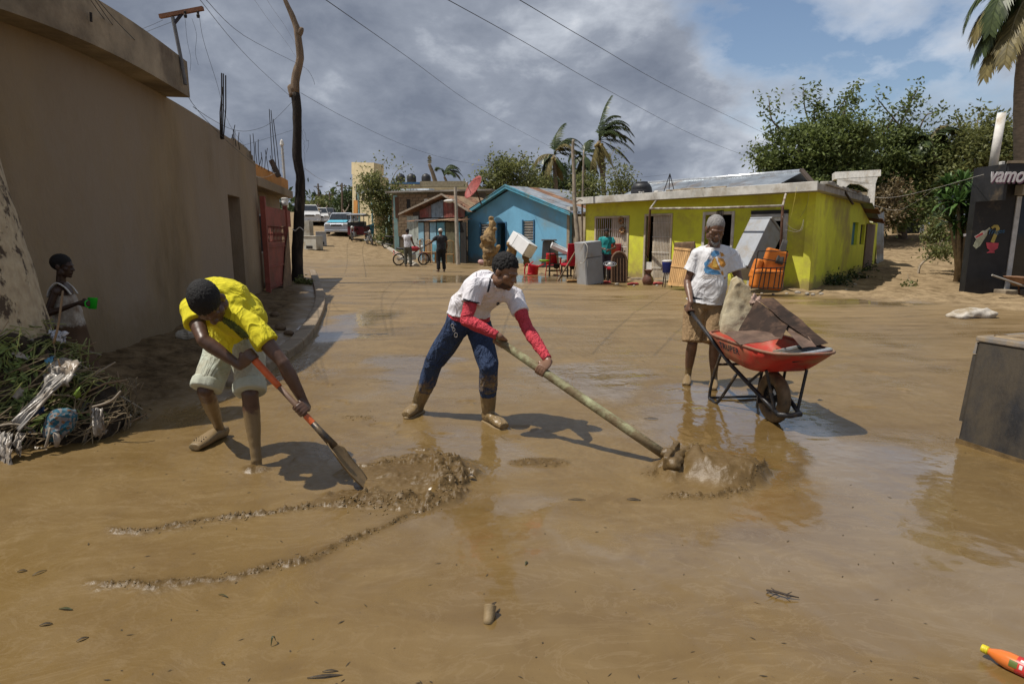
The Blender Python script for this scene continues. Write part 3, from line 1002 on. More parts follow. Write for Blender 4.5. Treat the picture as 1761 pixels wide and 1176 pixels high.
sl_l = (fb.p(-0.35,gab(0) + 0.03,0) - fb.p(ka,gab(ka) + 0.20,0))
for k in range(9):
 p0 = fb.p(ka,gab(ka) + 0.20 + 0.006 * (k % 2),0.36 - k * 0.82)
 corrugated('roof_sheet',ZINC,HB,p0,-fb.n,sl_l,0.88,sl_l.length)
MB().box(fb.p(LB + 0.05,gab(LB) + 0.18,-0.1),(0.4,0.4,0.2),rotz(0.3)).build('roof_block',CONCG,HB,bevel=0.02)
for k in range(5):
 MB().box(fb.p(LB - 0.3 - k * 0.3,0.18 + 0.06 * (k % 3),0.06),(0.32,0.13,0.4 + 0.1 * (k % 3)),fb.rot).build('broken_plaster',CONCG,HB,bevel=0.03)
YW = wall_mb((2.75,29.3),(4.2,25.5),0.15,top=lambda u: 2.35 - 0.03 * u).build('yard_wall',CONC)
tag(YW,'bare brown concrete wall filling the gap between blue and yellow houses','wall')
# yellow house
YA,YB = V((2.69,23.02,0)),V((7.94,16.5,0))
YC = V((16.1,27.5,0))
fy = Face(YA,YB)
fs = Face(YB,YC)
LY = (YB - YA).length
LS = (YC - YB).length
HY = thing('yellow_house','lime yellow flat roofed house with barred doors and a wide concrete eave','house',YB)
ow = lambda px,py: onwall(YA,YB,px,py)
def rect(x0,y0,x1,y1):
 a,b = ow(x0,y0),ow(x1,y1)
 return a[0],b[0],min(a[1],b[1]),max(a[1],b[1])
d1 = rect(1026,376,1077,462)
d1 = (d1[0],d1[1],0.02,d1[3])
d2 = rect(1112,372,1150,470)
d2 = (d2[0],d2[1],0.02,d2[3])
w3 = rect(1214,370,1256,425)
d4 = rect(1298,375,1342,480)
d4 = (d4[0],d4[1],0.05,d4[3])
wall_mb(YA,YB,0.2,[d1,d2,w3,d4],lambda u: 2.62).build('front_wall',YEL,HY)
os_ = lambda px,py: onwall(YB,YC,px,py)
sw = []
for (x0,x1,y0,y1) in ((1467,1473,382,421),(1481,1485,386,420)):
 a,b = os_(x0,y0),os_(x1,y1)
 sw.append((a[0],b[0],b[1],a[1]))
stop = lambda u: 2.62 if u < 7.6 else max(2.62 - (u - 7.6) * 0.20,2.0)
wall_mb(YB,YC,0.2,sw,stop,cuts=(7.6,10.7)).build('side_wall',YEL,HY)
wall_mb(V((10.5,31,0)),YA,0.2,top=lambda u: 2.6).build('side_wall',YEL,HY)
wall_mb(YC,V((10.5,31,0)),0.2,top=lambda u: 1.95).build('back_wall',YEL,HY)
for k,h in enumerate(sw):
 mb = MB()
 fs.box(mb,h[0],h[1],h[2],h[3],-0.14,-0.1)
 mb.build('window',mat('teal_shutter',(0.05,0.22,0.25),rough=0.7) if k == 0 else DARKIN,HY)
a_,b_ = os_(1490,385),os_(1497,452)
mb = MB()
fs.box(mb,a_[0],b_[0],0.25,a_[1],0.004,0.05)
mb.build('side_door',mat('brown_door',(0.17,0.12,0.085),rough=0.8,var=0.3),HY)
k3 = lambda p,z: V((p.x,p.y,z))
sl0 = fy.p(-0.25,0,0.34)
sl1 = fy.p(LY,0,0.62) + fs.e * (-0.1) + fy.e * 0.35
sl2 = fs.p(7.7,0,0.30)
sl3 = V((10.0,28.0,0))
MB().prism([k3(p,2.624) for p in (sl0,sl1,sl2,sl3)],(0,0,0.17)).build('roof_slab',CONCG,HY,bevel=0.015)
FASC = mat('chalky_white_edge',(0.55,0.54,0.50),rough=0.85,var=0.3,scale=2.5,dirt=(0.3,0.26,0.2),dirt_amt=0.25)
ee = (sl1 - sl0).normalized()
nn_ = V((ee.y,-ee.x,0))
MB().prism([k3(sl0 + nn_ * 0.003,2.60),k3(sl1 + nn_ * 0.003,2.60),k3(sl1 + nn_ * 0.003,2.835),k3(sl0 + nn_ * 0.003,2.835)],nn_ * 0.05).build('eave_board',FASC,HY,bevel=0.01)
mb = MB()
for j in range(14):
 u = j * 0.55
 fs.box(mb,u,u + 0.53,2.80 + 0.02 * (j % 3),2.86 + 0.05 * R.random(),0.1,0.27)
for j in range(14):
 o_ = MB()
 fs.box(o_,j * 0.55,j * 0.55 + 0.5,2.796,2.85 + 0.07 * R.random(),0.06,0.26)
 o_.build('edge_block',CONCG,HY,bevel=0.02)
for k in range(4):
 u = 7.9 + k * 0.85
 corrugated('roof_sheet',RUSTZ if k % 2 else ZINC,HY,fs.p(u,stop(u) + 0.08,0.35 + 0.1 * (k % 2)),fs.e + V((0,0,-0.2)),-fs.n + V((0,0,0.08 + .05 * k)),0.95,2.2)
BEIGE = mat('beige_board',(0.52,0.45,0.34),rough=0.8,var=0.25,scale=4,dirt=(0.36,0.29,0.2),dirt_amt=0.25)
def opening(parent,f,h,name,frame_m,fw=0.07,out=0.03,sill=True):
 mb = MB()
 f.box(mb,h[0] - fw,h[0],h[2],h[3] + fw,-0.12,out)
 f.box(mb,h[1],h[1] + fw,h[2],h[3] + fw,-0.12,out)
 f.box(mb,h[0],h[1],h[3],h[3] + fw,-0.12,out)
 if sill:
  f.box(mb,h[0],h[1],h[2] - fw,h[2],-0.12,out + 0.02)
 return mb.build(name,frame_m,parent,bevel=0.006)
o1 = opening(HY,fy,d1,'door_frame',BEIGE,sill=False)
mb = MB()
um = d1[0] + (d1[1] - d1[0]) * 0.48
fy.box(mb,um,d1[1],d1[2],d1[3],-0.10,-0.06)
mb.build('board',BEIGE,o1)
nb = 15
for k in range(nb):
 u = d1[0] + (k + 0.5) * (d1[1] - d1[0]) / nb
 MB().cyl(fy.p(u,d1[2],0.0),fy.p(u,d1[3],0.0),0.009,n=6).build('bar',WHITE,o1)
for z in (0.5,1.1,1.7):
 MB().cyl(fy.p(d1[0],z,0.004),fy.p(d1[1],z,0.004),0.012,n=6).build('bar',WHITE,o1)
GOLD = mat('gold_ornament',(0.32,0.19,0.09),rough=0.5,metal=0.3)
for (px_,py_) in ((1069,379),(1071,396)):
 u,z = ow(px_,py_)
 mb = MB()
 for k in range(7):
  a = k / 7 * 2 * math.pi
  mb.ell(fy.p(u + 0.09 * math.cos(a),z + 0.09 * math.sin(a),0.03),0.05,nu=8,nv=5)
 mb.build('scroll_ornament',GOLD,o1,smooth=True)
o2 = opening(HY,fy,d2,'door_frame',BEIGE,sill=False)
um = d2[0] + (d2[1] - d2[0]) * 0.26
mb = MB()
fy.box(mb,um,d2[1],d2[2],d2[3],-0.08,-0.04)
dr = mb.build('door',BEIGE,o2)
mb = MB()
fy.box(mb,d2[0],um,d2[2],0.62,-0.08,-0.04)
mb.build('kick_board',WHITE,o2)
for k in range(11):
 u = um + 0.1 + k * (d2[1] - um - 0.12) / 10
 MB().cyl(fy.p(u,d2[2],-0.015),fy.p(u,d2[3],-0.015),0.007,n=5).build('bar',WHITE,o2)
for z in (0.45,0.95,1.45,1.9):
 MB().cyl(fy.p(um,z,-0.012),fy.p(d2[1],z,-0.012),0.009,n=5).build('bar',WHITE,o2)
o3 = opening(HY,fy,w3,'window_frame',WHITE,fw=0.09)
u0,z0 = ow(1238,367)
for k in range(5):
 u = w3[0] + (w3[1] - w3[0]) * (0.5 + 0.12 * k)
 MB().box(fy.p(u,(w3[2] + w3[3]) / 2 + 0.03,0.10 + 0.09 * k),(0.022,0.02,w3[3] - w3[2] + 0.15),fy.rot).build('grille_bar',IRON,o3)
for k in range(6):
 z = w3[2] + k * (w3[3] - w3[2] + 0.1) / 5
 MB().cyl(fy.p(w3[0] + (w3[1] - w3[0]) * 0.5,z,0.10),fy.p(w3[1],z,0.46),0.013,n=5).build('grille_bar',IRON,o3)
o4 = opening(HY,fy,d4,'door_frame',GREYFR,fw=0.10,sill=False)
mb = MB()
fy.box(mb,d4[0] - 0.1,d4[1] + 0.1,d4[3] + 0.104,d4[3] + 0.2,0.003,0.05)
mb.build('door_header',BLACK,o4)
mb = MB()
fy.box(mb,d4[0],d4[0] + 0.09,d4[2],d4[3],-0.10,-0.02)
fy.box(mb,d4[1] - 0.05,d4[1],d4[2],d4[3],-0.10,-0.02)
fy.box(mb,d4[0] + 0.09,d4[1] - 0.05,d4[3] - 0.09,d4[3],-0.10,-0.02)
mb.build('door_leaf',WHITE,o4,bevel=0.005)
for k,(h) in enumerate((d1,d2,d4)):
 mb = MB()
 fy.box(mb,h[0] - 0.25,h[1] + 0.25,-0.1,0.10,0.003,0.42)
 mb.build('step',CONC,HY,bevel=0.02)
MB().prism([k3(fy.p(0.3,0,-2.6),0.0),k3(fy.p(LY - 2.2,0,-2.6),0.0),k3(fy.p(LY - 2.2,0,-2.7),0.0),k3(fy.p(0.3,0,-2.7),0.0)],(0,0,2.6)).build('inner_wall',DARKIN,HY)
AW = thing('awning_frame','bare pipe frame of a lost awning before the yellow front','awning frame',gnd(1112,478))
pl = at(1118,359,19.3)
pr_ = at(1346,354,15.75)
PIPE = mat('painted_pipe',(0.42,0.39,0.33),rough=0.6,var=0.5,scale=9,dirt=(0.14,0.08,0.05),dirt_amt=0.35)
MB().tube([pl,pl.lerp(pr_,0.5) + V((0,0,-0.02)),pr_],0.032,8).build('rail',PIPE,AW,smooth=True)
for p,b in ((pl,gnd(1111,476)),(pr_,gnd(1337,500))):
 MB().tube([p,p.lerp(b,0.5) + V((0.02,0,0)),b + V((0,0,-0.05))],0.034,8).build('post',RUST,AW,smooth=True)
MB().cyl(pl,fy.p(ow(1145,335)[0],2.6,0.45),0.028,n=8).build('brace',PIPE,AW)
MB().cyl(pr_,fy.p(ow(1372,320)[0],2.62,0.58),0.028,n=8).build('brace',PIPE,AW)
ZR = thing('zinc_roof','wide grey zinc roof rising behind the yellow house','roof',(8,24,2.8))
ra,rb_ = at(1112,318,27.5),at(1376,300,21.5)
ra.z,rb_.z = 3.68,3.60
ax = (rb_ - ra)
nz = 11
wz = ax.length / nz
dn = V((ax.y,-ax.x,0)).normalized()
if dn.y > 0:
 dn = -dn
for k in range(nz):
 p0 = ra + ax.normalized() * (k * wz)
 corrugated('roof_sheet',ZINC,ZR,p0 + V((0,0,0.006 * (k % 2))),ax,dn * 2.6 + V((0,0,-0.95)),wz + 0.05,2.8)
 corrugated('roof_sheet',ZINC,ZR,p0 + V((0,0,0.006 * (k % 2))),ax,-dn * 2.6 + V((0,0,-0.95)),wz + 0.05,2.8)
MB().tube([ra + V((0,0,0.03)),rb_ + V((0,0,0.03))],0.07,8).build('ridge_highlight',mat('zinc_highlight',(0.75,0.77,0.78),rough=0.3,metal=0.8),ZR,smooth=True)  # pale tube along the ridge paints in its white highlight
tk = at(1103,333,23.5)
tk.z = 2.80
TK = thing('water_tank','black domed plastic water tank on the yellow house roof','water tank',tk)
MB().lathe([(0.36,0),(0.39,0.04),(0.39,0.34),(0.37,0.38),(0.385,0.40),(0.30,0.56),(0.22,0.60)],tk,28).build('body',TANKM,TK,smooth=True)
MB().lathe([(0.22,0.60),(0.23,0.61),(0.22,0.645),(0.0,0.66)],tk,24).build('lid',TANKM,TK,smooth=True)
mb = MB()
for k,(a,zz_,w) in enumerate(((-1.95,0.25,0.07),(-1.75,0.24,0.05),(-1.6,0.26,0.05),(-1.85,0.17,0.16))):
 mb.box(tk + V((0.392 * math.cos(a),0.392 * math.sin(a),zz_)),(0.006,w,0.05),rotz(a))
mb.build('print',WHITE,TK)
def board(name,label,cat,a,b,w,t,m,roll=0.0,group=None):
 a,b = V(a),V(b)
 e = (b - a)
 y_ = e.normalized()
 x_ = y_.cross(V((0,0,1))).normalized()
 z_ = x_.cross(y_)
 x2 = x_ * math.cos(roll) + z_ * math.sin(roll)
 z2 = x2.cross(y_)
 rot = Matrix((x2,y_,z2)).transposed()
 o = MB().box((a + b) / 2,(w,e.length,t),rot).build(name,m,bevel=min(t,w) * 0.15)
 return tag(o,label,cat,group)
RM = thing('roof_mast','thin leaning rod tripod standing on the yellow house roof edge','mast',at(1148,338,20.6))
for q in ((1138,340),(1150,336),(1160,331)):
 MB().cyl(at(1152,299,20.8),at(q[0],q[1],20.8),0.014,n=5).build('rod',IRON,RM)
board('plank','pale board lying on the roof corner of the yellow house','plank',at(1408,318,18.0),at(1472,330,20.5),0.3,0.04,WOOD)
board('plank','dark branch-like beam propped on the roof corner of the yellow house','plank',at(1378,292,20),at(1400,318,19),0.12,0.1,mat('dark_wood',(0.06,0.045,0.035),rough=0.9))
board('plank','dark broken strip hanging over the side eave of the yellow house','plank',at(1450,325,18.6),at(1467,352,18.6),0.1,0.03,MATS['dark_wood'])
RPB = tag(MB().box(at(1132,334,21.5),(0.22,0.22,0.22),rotz(0.4)).build('roof_block',WHITE,bevel=0.02),'small white block beside the black roof tank','block')
for k in range(10):
 p = at(1155 + k * 9,333 - k * 0.7,20.6 - k * 0.14)
 p.z = 2.86
 o = MB().box(p + V((0,0,0.05 + 0.02 * (k % 2))),(0.35 + 0.2 * R.random(),0.2,0.05 + 0.05 * R.random()),rotz(R.uniform(0,3)) @ Matrix.Rotation(R.uniform(-.3,.3),3,'X')).build('rubble_piece',CONC,bevel=0.02)
 tag(o,'brown lump of rubble on the yellow house roof','rubble','rubble on the yellow house roof')
WP = thing('concrete_portal','white concrete porch frame with chamfered corners behind the yellow house','porch',at(1475,380,27))
q = lambda px,py: at(px,py,28.0 - (px - 1436) * 0.028)
bk = V((0.3,0.8,0))
MB().prism([q(1436,308),q(1515,303),q(1515,292),q(1436,296)],bk * 1.2).build('roof_slab',WHITE,WP)
MB().prism([q(1440,308.5),q(1510,303.5),q(1506,316),q(1494,326),q(1478,317),q(1462,316),q(1452,324),q(1440,326)],bk * 0.3).build('lintel',WHITE,WP)
MB().prism([q(1440,326.2),q(1452,324.2),q(1452,400),q(1440,400)],bk * 0.3).build('post',WHITE,WP)
MB().prism([q(1494,326.2),q(1506,316.2),q(1500,400),q(1488,400)],bk * 0.3).build('post',WHITE,WP)
MB().prism([q(1440,400),q(1512,400),q(1512,325),q(1440,325)],V((0,0.2,0))).build('inner_wall',CONC,WP).location += V((0.7,2.0,0))
# black drinks shop
SA,SB = V((11.9,16.2,0)),V((19,16.35,0))
fsx = Face(SA,SB)
HS = thing('black_shop','black painted drinks shop with a painted bottle and red cup on its wall','shop',SA)
dh = (onwall(SA,SB,1741,400)[0],onwall(SA,SB,1741,400)[0] + 1.6,0.1,2.5)
wall_mb(SA,SB,0.2,[dh],lambda u: 3.2).build('front_wall',BLACK,HS)
wall_mb(SA + V((5.4,6.21,0)),SA + V((0.2,0.36,0)),0.2,top=lambda u: 3.2).build('side_wall',BLACK,HS)
wall_mb(SB,SB + V((0,6,0)),0.2,top=lambda u: 3.2).build('side_wall',BLACK,HS)
wall_mb(SB + V((0,6,0)),SA + V((5.2,6,0)),0.2,top=lambda u: 3.2).build('back_wall',BLACK,HS)
MB().prism([k3(p,3.204) for p in (SA + V((-.1,-1.0,0)),SB + V((0,-1.0,0)),SB + V((0,6,0)),SA + V((5.1,6,0)))],(0,0,0.06)).build('roof',CONC,HS)
mb = MB()
fsx.box(mb,-0.05,7,2.78,3.2,0.92,0.99)
fas = mb.build('sign_board',BLACK,HS,bevel=0.01)
mb = MB()
fsx.box(mb,-0.06,0.02,2.35,3.2,0.003,0.918)
mb.build('canopy_side',BLACK,HS)
mb = MB()
fsx.box(mb,0.022,7,3.14,3.2,0.003,0.918)
mb.build('canopy_ceiling',BLACK,HS)
for u0,u1 in ((dh[0] - 0.02,dh[0] + 0.11),):
 mb = MB()
 fsx.box(mb,u0,u1,0.1,2.5,-0.15,0.03)
 mb.build('door_frame',mat('aluminium',(0.55,0.56,0.56),rough=0.45,metal=0.4),HS,bevel=0.008)
mb = MB()
fsx.box(mb,dh[0] - 0.1,6,2.52,2.78,0.003,0.25)
mb.build('shutter_box',GREYFR,HS,bevel=0.02)
for k in range(4):
 mb = MB()
 fsx.box(mb,dh[0] - 0.1,6,2.53 + k * 0.062,2.58 + k * 0.062,0.252,0.262)
 mb.build('shutter_slat',GREYFR,HS)
mb = MB()
fsx.box(mb,dh[0] - 0.3,6.8,-0.1,0.12,0.003,0.4)
mb.build('step',CONC,HS,bevel=0.02)
mb = MB()
fsx.box(mb,dh[0] + 0.11,dh[1],0.1,2.5,-0.12,-0.1)
mb.build('glass',mat('shop_glass',(0.02,0.025,0.03),rough=0.08,bump=0,spec=0.5),HS)
def lettering(txt,name,m,parent,o,ex,ez,size,shear=0.0,extrude=0.006,spread=1.0,bold=0.0,wx=1.0):
 cu = bpy.data.curves.new(name,'FONT')
 cu.body = txt
 cu.size = size
 cu.shear = shear
 cu.extrude = extrude
 cu.space_character = spread
 cu.offset = bold
 tmp = bpy.data.objects.new(name,cu)
 COL.objects.link(tmp)
 dg = bpy.context.evaluated_depsgraph_get()
 m2 = bpy.data.meshes.new_from_object(tmp.evaluated_get(dg))
 bpy.data.objects.remove(tmp)
 ex,ez = V(ex).normalized(),V(ez).normalized()
 ny = ex.cross(ez)
 for v_ in m2.vertices:
  p = v_.co
  v_.co = V(o) + ex * p.x * wx + ez * p.y - ny * p.z * -1
 m2.materials.clear()
 m2.materials.append(m)
 ob = bpy.data.objects.new(name,m2)
 COL.objects.link(ob)
 adopt(ob,parent)
 return ob
SIGNW = mat('sign_white',(0.72,0.70,0.72),rough=0.6,var=0.1)
SIGNP = mat('sign_purple',(0.20,0.09,0.14),rough=0.6,var=0.1)
u_,z_ = onwall(SA - fsx.n * -0.99,SB - fsx.n * -0.99,1698,313)
lettering('vamo-s','lettering_shade',SIGNP,HS,fsx.p(u_ + 0.03,z_ - 0.03,0.997),fsx.e,(0,0,1),0.50,0.35,0.004,0.98,0.012,0.80)
lettering('vamo-s','lettering',SIGNW,HS,fsx.p(u_,z_,1.004),fsx.e,(0,0,1),0.50,0.35,0.004,0.98,0.010,0.80)
mw = lambda px,py,o=0.006: (lambda t: fsx.p(t[0],t[1],o))(onwall(SA,SB,px,py))
def decal(pts,name,m,o=0.006):
 return MB().prism([mw(a,b,o) for a,b in pts],fsx.n * 0.004).build(name,m,HS)
CREAMP = mat('mural_cream',(0.55,0.50,0.30),rough=0.7,var=0.2,scale=20)
decal([(1673,423),(1678,428),(1685,423),(1697,404),(1698,398),(1703,393),(1701,391),(1695,396),(1689,397),(1682,404)],'mural_bottle',mat('mural_glass',(0.42,0.44,0.32),rough=0.6,var=0.3,scale=20))
decal([(1675,407),(1695,395.5),(1697,399),(1678,412)],'mural_label',WHITE,0.011)
decal([(1676,407.5),(1688,400),(1690,403),(1678,409.5)],'mural_label_print',mat('mural_red',(0.45,0.06,0.07),rough=0.6),0.016)
decal([(1704,391),(1709,387),(1716,387),(1719,393),(1715,403),(1709,418),(1703,416),(1709,402),(1713,394),(1711,391),(1706,394)],'mural_pour',mat('mural_yellow',(0.50,0.40,0.10),rough=0.6),0.006)
decal([(1695,417),(1717,418),(1715,427),(1709,431),(1710,435),(1696,435),(1702,431),(1697,427)],'mural_cup',mat('mural_cup',(0.48,0.06,0.09),rough=0.6),0.011)
u2,z2 = onwall(SA,SB,1697,403)
lettering('Tragos','mural_lettering',mat('mural_blue',(0.05,0.16,0.30),rough=0.6),HS,fsx.p(u2,z2,0.018),fsx.e + V((0,0,0.08)),(0,0,1),0.16,0.2,0.002)
decal([(1656,403),(1661,402),(1661,406),(1657,407)],'mural_dash',SIGNW)
WPP = tag(MB().tube([at(1706,296,17.5),at(1723,195,17.5)],0.105,16).build('pipe',WHITE,smooth=True),'white plastic vent pipe leaning up from the shop roof','pipe')
board('post','short white stub post on the shop roof','post',at(1722,298,17.8),at(1723,278,17.8),0.12,0.1,WHITE)
# painted shack, block building and further houses up the road
PA,PB = V((-5.6,35.5,0)),V((-2.7,33.6,0))
fp = Face(PA,PB)
HP = thing('wooden_shack','red and turquoise plank shack with a patched tin roof','shack',PA)
LP = (PB - PA).length
ow2 = lambda px,py: onwall(PA,PB,px,py)
r0,rm,r1 = ow2(692,366),ow2(766,341),ow2(812,364)
wall_mb(PA,PB,0.1,top=lambda u: 2.75 + 0.75 * max(0,1 - abs(u - rm[0]) / 2.2)).build('front_wall',MATS['dark_wood'],HP)
segs = [(700,722,372,452,mat('pale_ply',(0.42,0.46,0.42),rough=0.8,var=0.3,scale=4)),(722,742,350,374,REDWD),(742,763,345,374,mat('grey_blue_ply',(0.20,0.24,0.27),rough=0.8,var=0.3)),(763,783,345,374,REDWD),(783,800,352,374,REDWD)]
for (x0,x1,y0,y1,m_) in segs:
 a,b = ow2(x0,y0),ow2(x1,y1)
 n_ = max(2,int((b[0] - a[0]) / 0.14))
 for k in range(n_):
  mb = MB()
  w_ = (b[0] - a[0]) / n_
  zt = min(a[1],2.72 + 0.72 * max(0,1 - abs(a[0] + (k + .5) * w_ - rm[0]) / 2.2))
  fp.box(mb,a[0] + k * w_ + 0.004,a[0] + (k + 1) * w_ - 0.004,b[1],zt,0.004,0.03 + 0.008 * (k % 2))
  mb.build('plank',m_,HP)
TQ = mat('turquoise_ply',(0.12,0.33,0.42),rough=0.75,var=0.35,scale=3,dirt=(0.2,0.22,0.2),dirt_amt=0.25)
TQL = mat('pale_blue_ply',(0.26,0.46,0.58),rough=0.75,var=0.25,scale=3)
for (x0,x1,m_) in ((718,729,TQL),(729,738,mat('grey_door',(0.30,0.25,0.20),rough=0.8,var=0.3)),(738,750,TQL),(750,765,TQ),(765,783,mat('olive_board',(0.13,0.12,0.07),rough=0.85,var=0.4)),(783,790,TQ),(790,801,DARKIN)):
 a,b = onwall(PA + fp.n,PB + fp.n,x0,384),onwall(PA + fp.n,PB + fp.n,x1,452)
 n_ = 2
 w_ = (b[0] - a[0]) / n_
 for k in range(n_):
  mb = MB()
  fp.box(mb,a[0] + k * w_ + 0.004,a[0] + (k + 1) * w_ - 0.004,hz(-4,33.5) - 0.05,2.15,0.9,0.95 + 0.006 * k)
  mb.build('panel',m_,HP)
mb = MB()
fp.box(mb,ow2(766,420)[0] - 0.1,ow2(783,420)[0],0.3,1.0,0.97,1.0)
mb.build('panel',TQ,HP)
for k in range(5):
 corrugated('roof_sheet',(RUSTZ,ZINC,RUSTZ,WOOD,RUSTZ)[k],HP,fp.p(0.35 + k * 0.75,2.22 + 0.03 * (k % 2),1.15),fp.e,-fp.n * 1.2 + V((0,0,0.12)),0.8,1.25)
for k in range(4):
 for sgn,rr in ((-1,r0),(1,r1)):
  top_ = fp.p(rm[0],3.62,0.3 - k * 0.9)
  bot = fp.p(rr[0],2.62 if sgn < 0 else 2.7,0.3 - k * 0.9)
  corrugated('roof_sheet',RUSTZ if (k + sgn) % 2 else MATS['weathered_wood'],HP,top_ + V((0,0,0.006 * (k % 2))),-fp.n,bot - top_,0.95,(bot - top_).length)
for sgn,rr in ((-1,r0),(1,r1)):
 a,b = fp.p(rm[0],3.60,0.34),fp.p(rr[0],2.6 if sgn < 0 else 2.68,0.34)
 MB().prism([a,b,b + V((0,0,0.1)),a + V((0,0,0.1))],-fp.n * 0.03).build('barge_board',mat('grey_wood',(0.33,0.28,0.22),rough=0.9,var=0.3),HP)
CA,CB = V((-7.6,40.0,0)),V((-1.6,38.2,0))
fcb = Face(CA,CB)
HC = thing('block_building','unplastered cinder block building behind the red shack','building',CA)
LC = (CB - CA).length
wall_mb(CA,CB,0.15,top=lambda u: 4.0).build('wall',MORTAR,HC)
proto = None
n_b = 0
for r_ in range(13):
 z = 1.5 + r_ * 0.2
 for k in range(int(LC / 0.41)):
  u = k * 0.41 + (0.2 if r_ % 2 else 0.0)
  if u + 0.39 > LC or n_b >= 180:
   continue
  if proto is None:
   proto = MB().box((0,0,0),(0.39,0.06,0.185)).build('block',BLOCKM,HC)
   proto.matrix_parent_inverse = Matrix.Identity(4)
   b_ = proto
  else:
   b_ = proto.copy()
   COL.objects.link(b_)
  p = fcb.p(u + 0.2,z,0.012 + 0.008 * R.random())
  b_.matrix_basis = Matrix.Translation(p - V(HC.location)) @ fcb.rot.to_4x4()
  n_b += 1
mb = MB()
fcb.box(mb,-0.3,LC + 0.5,4.1,4.2,-3,0.35)
mb.build('roof_slab',CONCG,HC)
for (px_,py_) in ((703,345),(733,344)):
 a = onwall(CA,CB,px_,py_)
 mb = MB()
 fcb.box(mb,a[0] - 0.12,a[0] + 0.12,3.1,3.7,0.03,0.06)
 mb.build('vent_opening',DARKIN if px_ < 710 else WHITE,HC)
for px_,w_,m_,y0 in ((684,8,TEAL,33),(696,8,mat('pale_mint',(0.50,0.58,0.52),rough=0.8,var=0.2),31)):
 p = at(px_,440,40.0)
 g_ = hz(p.x,p.y)
 MB().box((p.x,p.y,(g_ + 3.95) / 2),(w_ / 26.5,0.3,3.95 - g_)).build('pillar',m_,HC,bevel=0.01)
MB().box((at(684,352,40).x,39.83,3.2),(0.28,0.03,1.3)).build('pillar_patch',mat('brown_patch',(0.14,0.08,0.05),rough=0.9),HC)
FC = thing('cream_building','tall cream house with a square tower far up the road','building',at(640,380,62))
q = lambda px,py,Y=62: at(px,py,63.5 - (px - 604) * 0.12)
MB().prism([q(606,420),q(644,420),q(644,300),q(606,300)],(0.5,4,0)).build('lower_wall',CREAM,FC)
MB().prism([q(604.5,299.9),q(632,299.9),q(632,280),q(604.5,279)],(0.5,4,0)).build('tower',CREAM,FC)
MB().prism([q(632.1,299),q(643,299),q(643,280),q(632.1,280)],(0.5,2,0)).build('balcony_roof',CREAM,FC)
for k in range(3):
 MB().prism([q(612 + k * 10,345),q(618 + k * 10,345),q(618 + k * 10,318),q(612 + k * 10,318)],(0,-0.06,0)).build('window',DARKIN,FC)
MB().prism([q(632,315),q(644,315),q(644,311),q(632,311)],(0,-0.5,0)).build('blue_rail',mat('rail_blue',(0.08,0.2,0.4),rough=0.6),FC)
MB().prism([q(609,400),q(616,400),q(616,345),q(609,345)],(0,-0.3,0)).build('orange_pier',ORANGE,FC)
F2 = thing('cream_annex','low cream rooftop with a blue edge and three black tanks','building',at(740,380,58))
q = lambda px,py,Y=58: at(px,py,Y)
MB().prism([q(672,400),q(835,400),q(835,322),q(672,322)],(0,5,0)).build('wall',CREAM,F2)
MB().prism([q(672,321.5),q(722,321.5),q(722,314),q(672,314)],(0,5,0)).build('parapet',CREAM,F2)
MB().prism([q(672,317),q(722,317),q(722,313.5),q(672,313.5)],(0,-0.1,0)).build('blue_edge',MATS['rail_blue'],F2)
MB().prism([q(722.3,321.5),q(800,321.5),q(800,311.5),q(722.3,312)],(0,4,0)).build('parapet',mat('stained_cream',(0.46,0.40,0.27),rough=0.85,var=0.3),F2)
for k,px_ in enumerate((689,708,733)):
 p = at(px_,314,60)
 TKk = thing('water_tank',('black rooftop tank nearest the tower of the cream house','black rooftop tank in the middle of the three on the blue edge','black rooftop tank at the shack end of the three')[k],'water tank',p,'far rooftop tanks')
 MB().lathe([(0.42,0),(0.44,0.1),(0.44,0.5),(0.32,0.72),(0.15,0.76)],p,14).build('body',TANKM,TKk,smooth=True)
 MB().lathe([(0.16,0.762),(0.16,0.80),(0,0.82)],p,12).build('lid',TANKM,TKk,smooth=True)
AG = thing('roadside_awning','long pale blue awning roof on posts along the road','awning',gnd(650,405))
qa = lambda px,py,Y: at(px,py,Y)
corr0,corr1 = qa(612,333,50),qa(738,333,41.5)
MB().prism([corr0,corr1,corr1 + V((0,0,0.32)),corr0 + V((0,0,0.32))],(0.3,0.4,0)).build('fascia',mat('pale_blue_fascia',(0.52,0.58,0.66),rough=0.6,var=0.3,scale=3),AG)
MB().prism([corr0 + V((0,0,.1)),corr1 + V((0,0,.1)),corr1 + V((2.2,2.0,0.3)),corr0 + V((2.2,2.5,0.3))],(0,0,0.05)).build('roof',ZINC,AG)
for k in range(4):
 p = corr0.lerp(corr1,k / 3 * 0.62) + V((0.15,0.2,0))
 MB().cyl((p.x,p.y,hz(p.x,p.y) - 0.1),p + V((0,0,0.1)),0.07,n=8).build('post',TEAL,AG)
wb = wall_mb((corr0.x + 2.1,corr0.y + 2.0),(corr1.x + 0.6,corr1.y + 1.7),0.15,top=lambda u: 4.2).build('back_wall',TEAL,AG)
DC = at(818,325,32.0)
DH = thing('satellite_dish','rust red satellite dish turned side-on above the blue house','satellite dish',at(826,352,32.0))
ax_ = V((-0.72,-0.42,0.50)).normalized()
rot = V((0,0,1)).rotation_difference(ax_).to_matrix()
mb = MB()
mb.grid(lambda u,v: DC + rot @ V((0.66 * v * math.cos(2 * math.pi * u),0.66 * v * math.sin(2 * math.pi * u),0.17 * v * v)),28,6)
mb.build('reflector',mat('dish_red',(0.30,0.07,0.06),rough=0.6,var=0.3),DH,smooth=True,solid=0.015)
MB().cyl(DC - ax_ * 0.02,at(828,352,32.2),0.035,n=8).build('mast',RUST,DH)
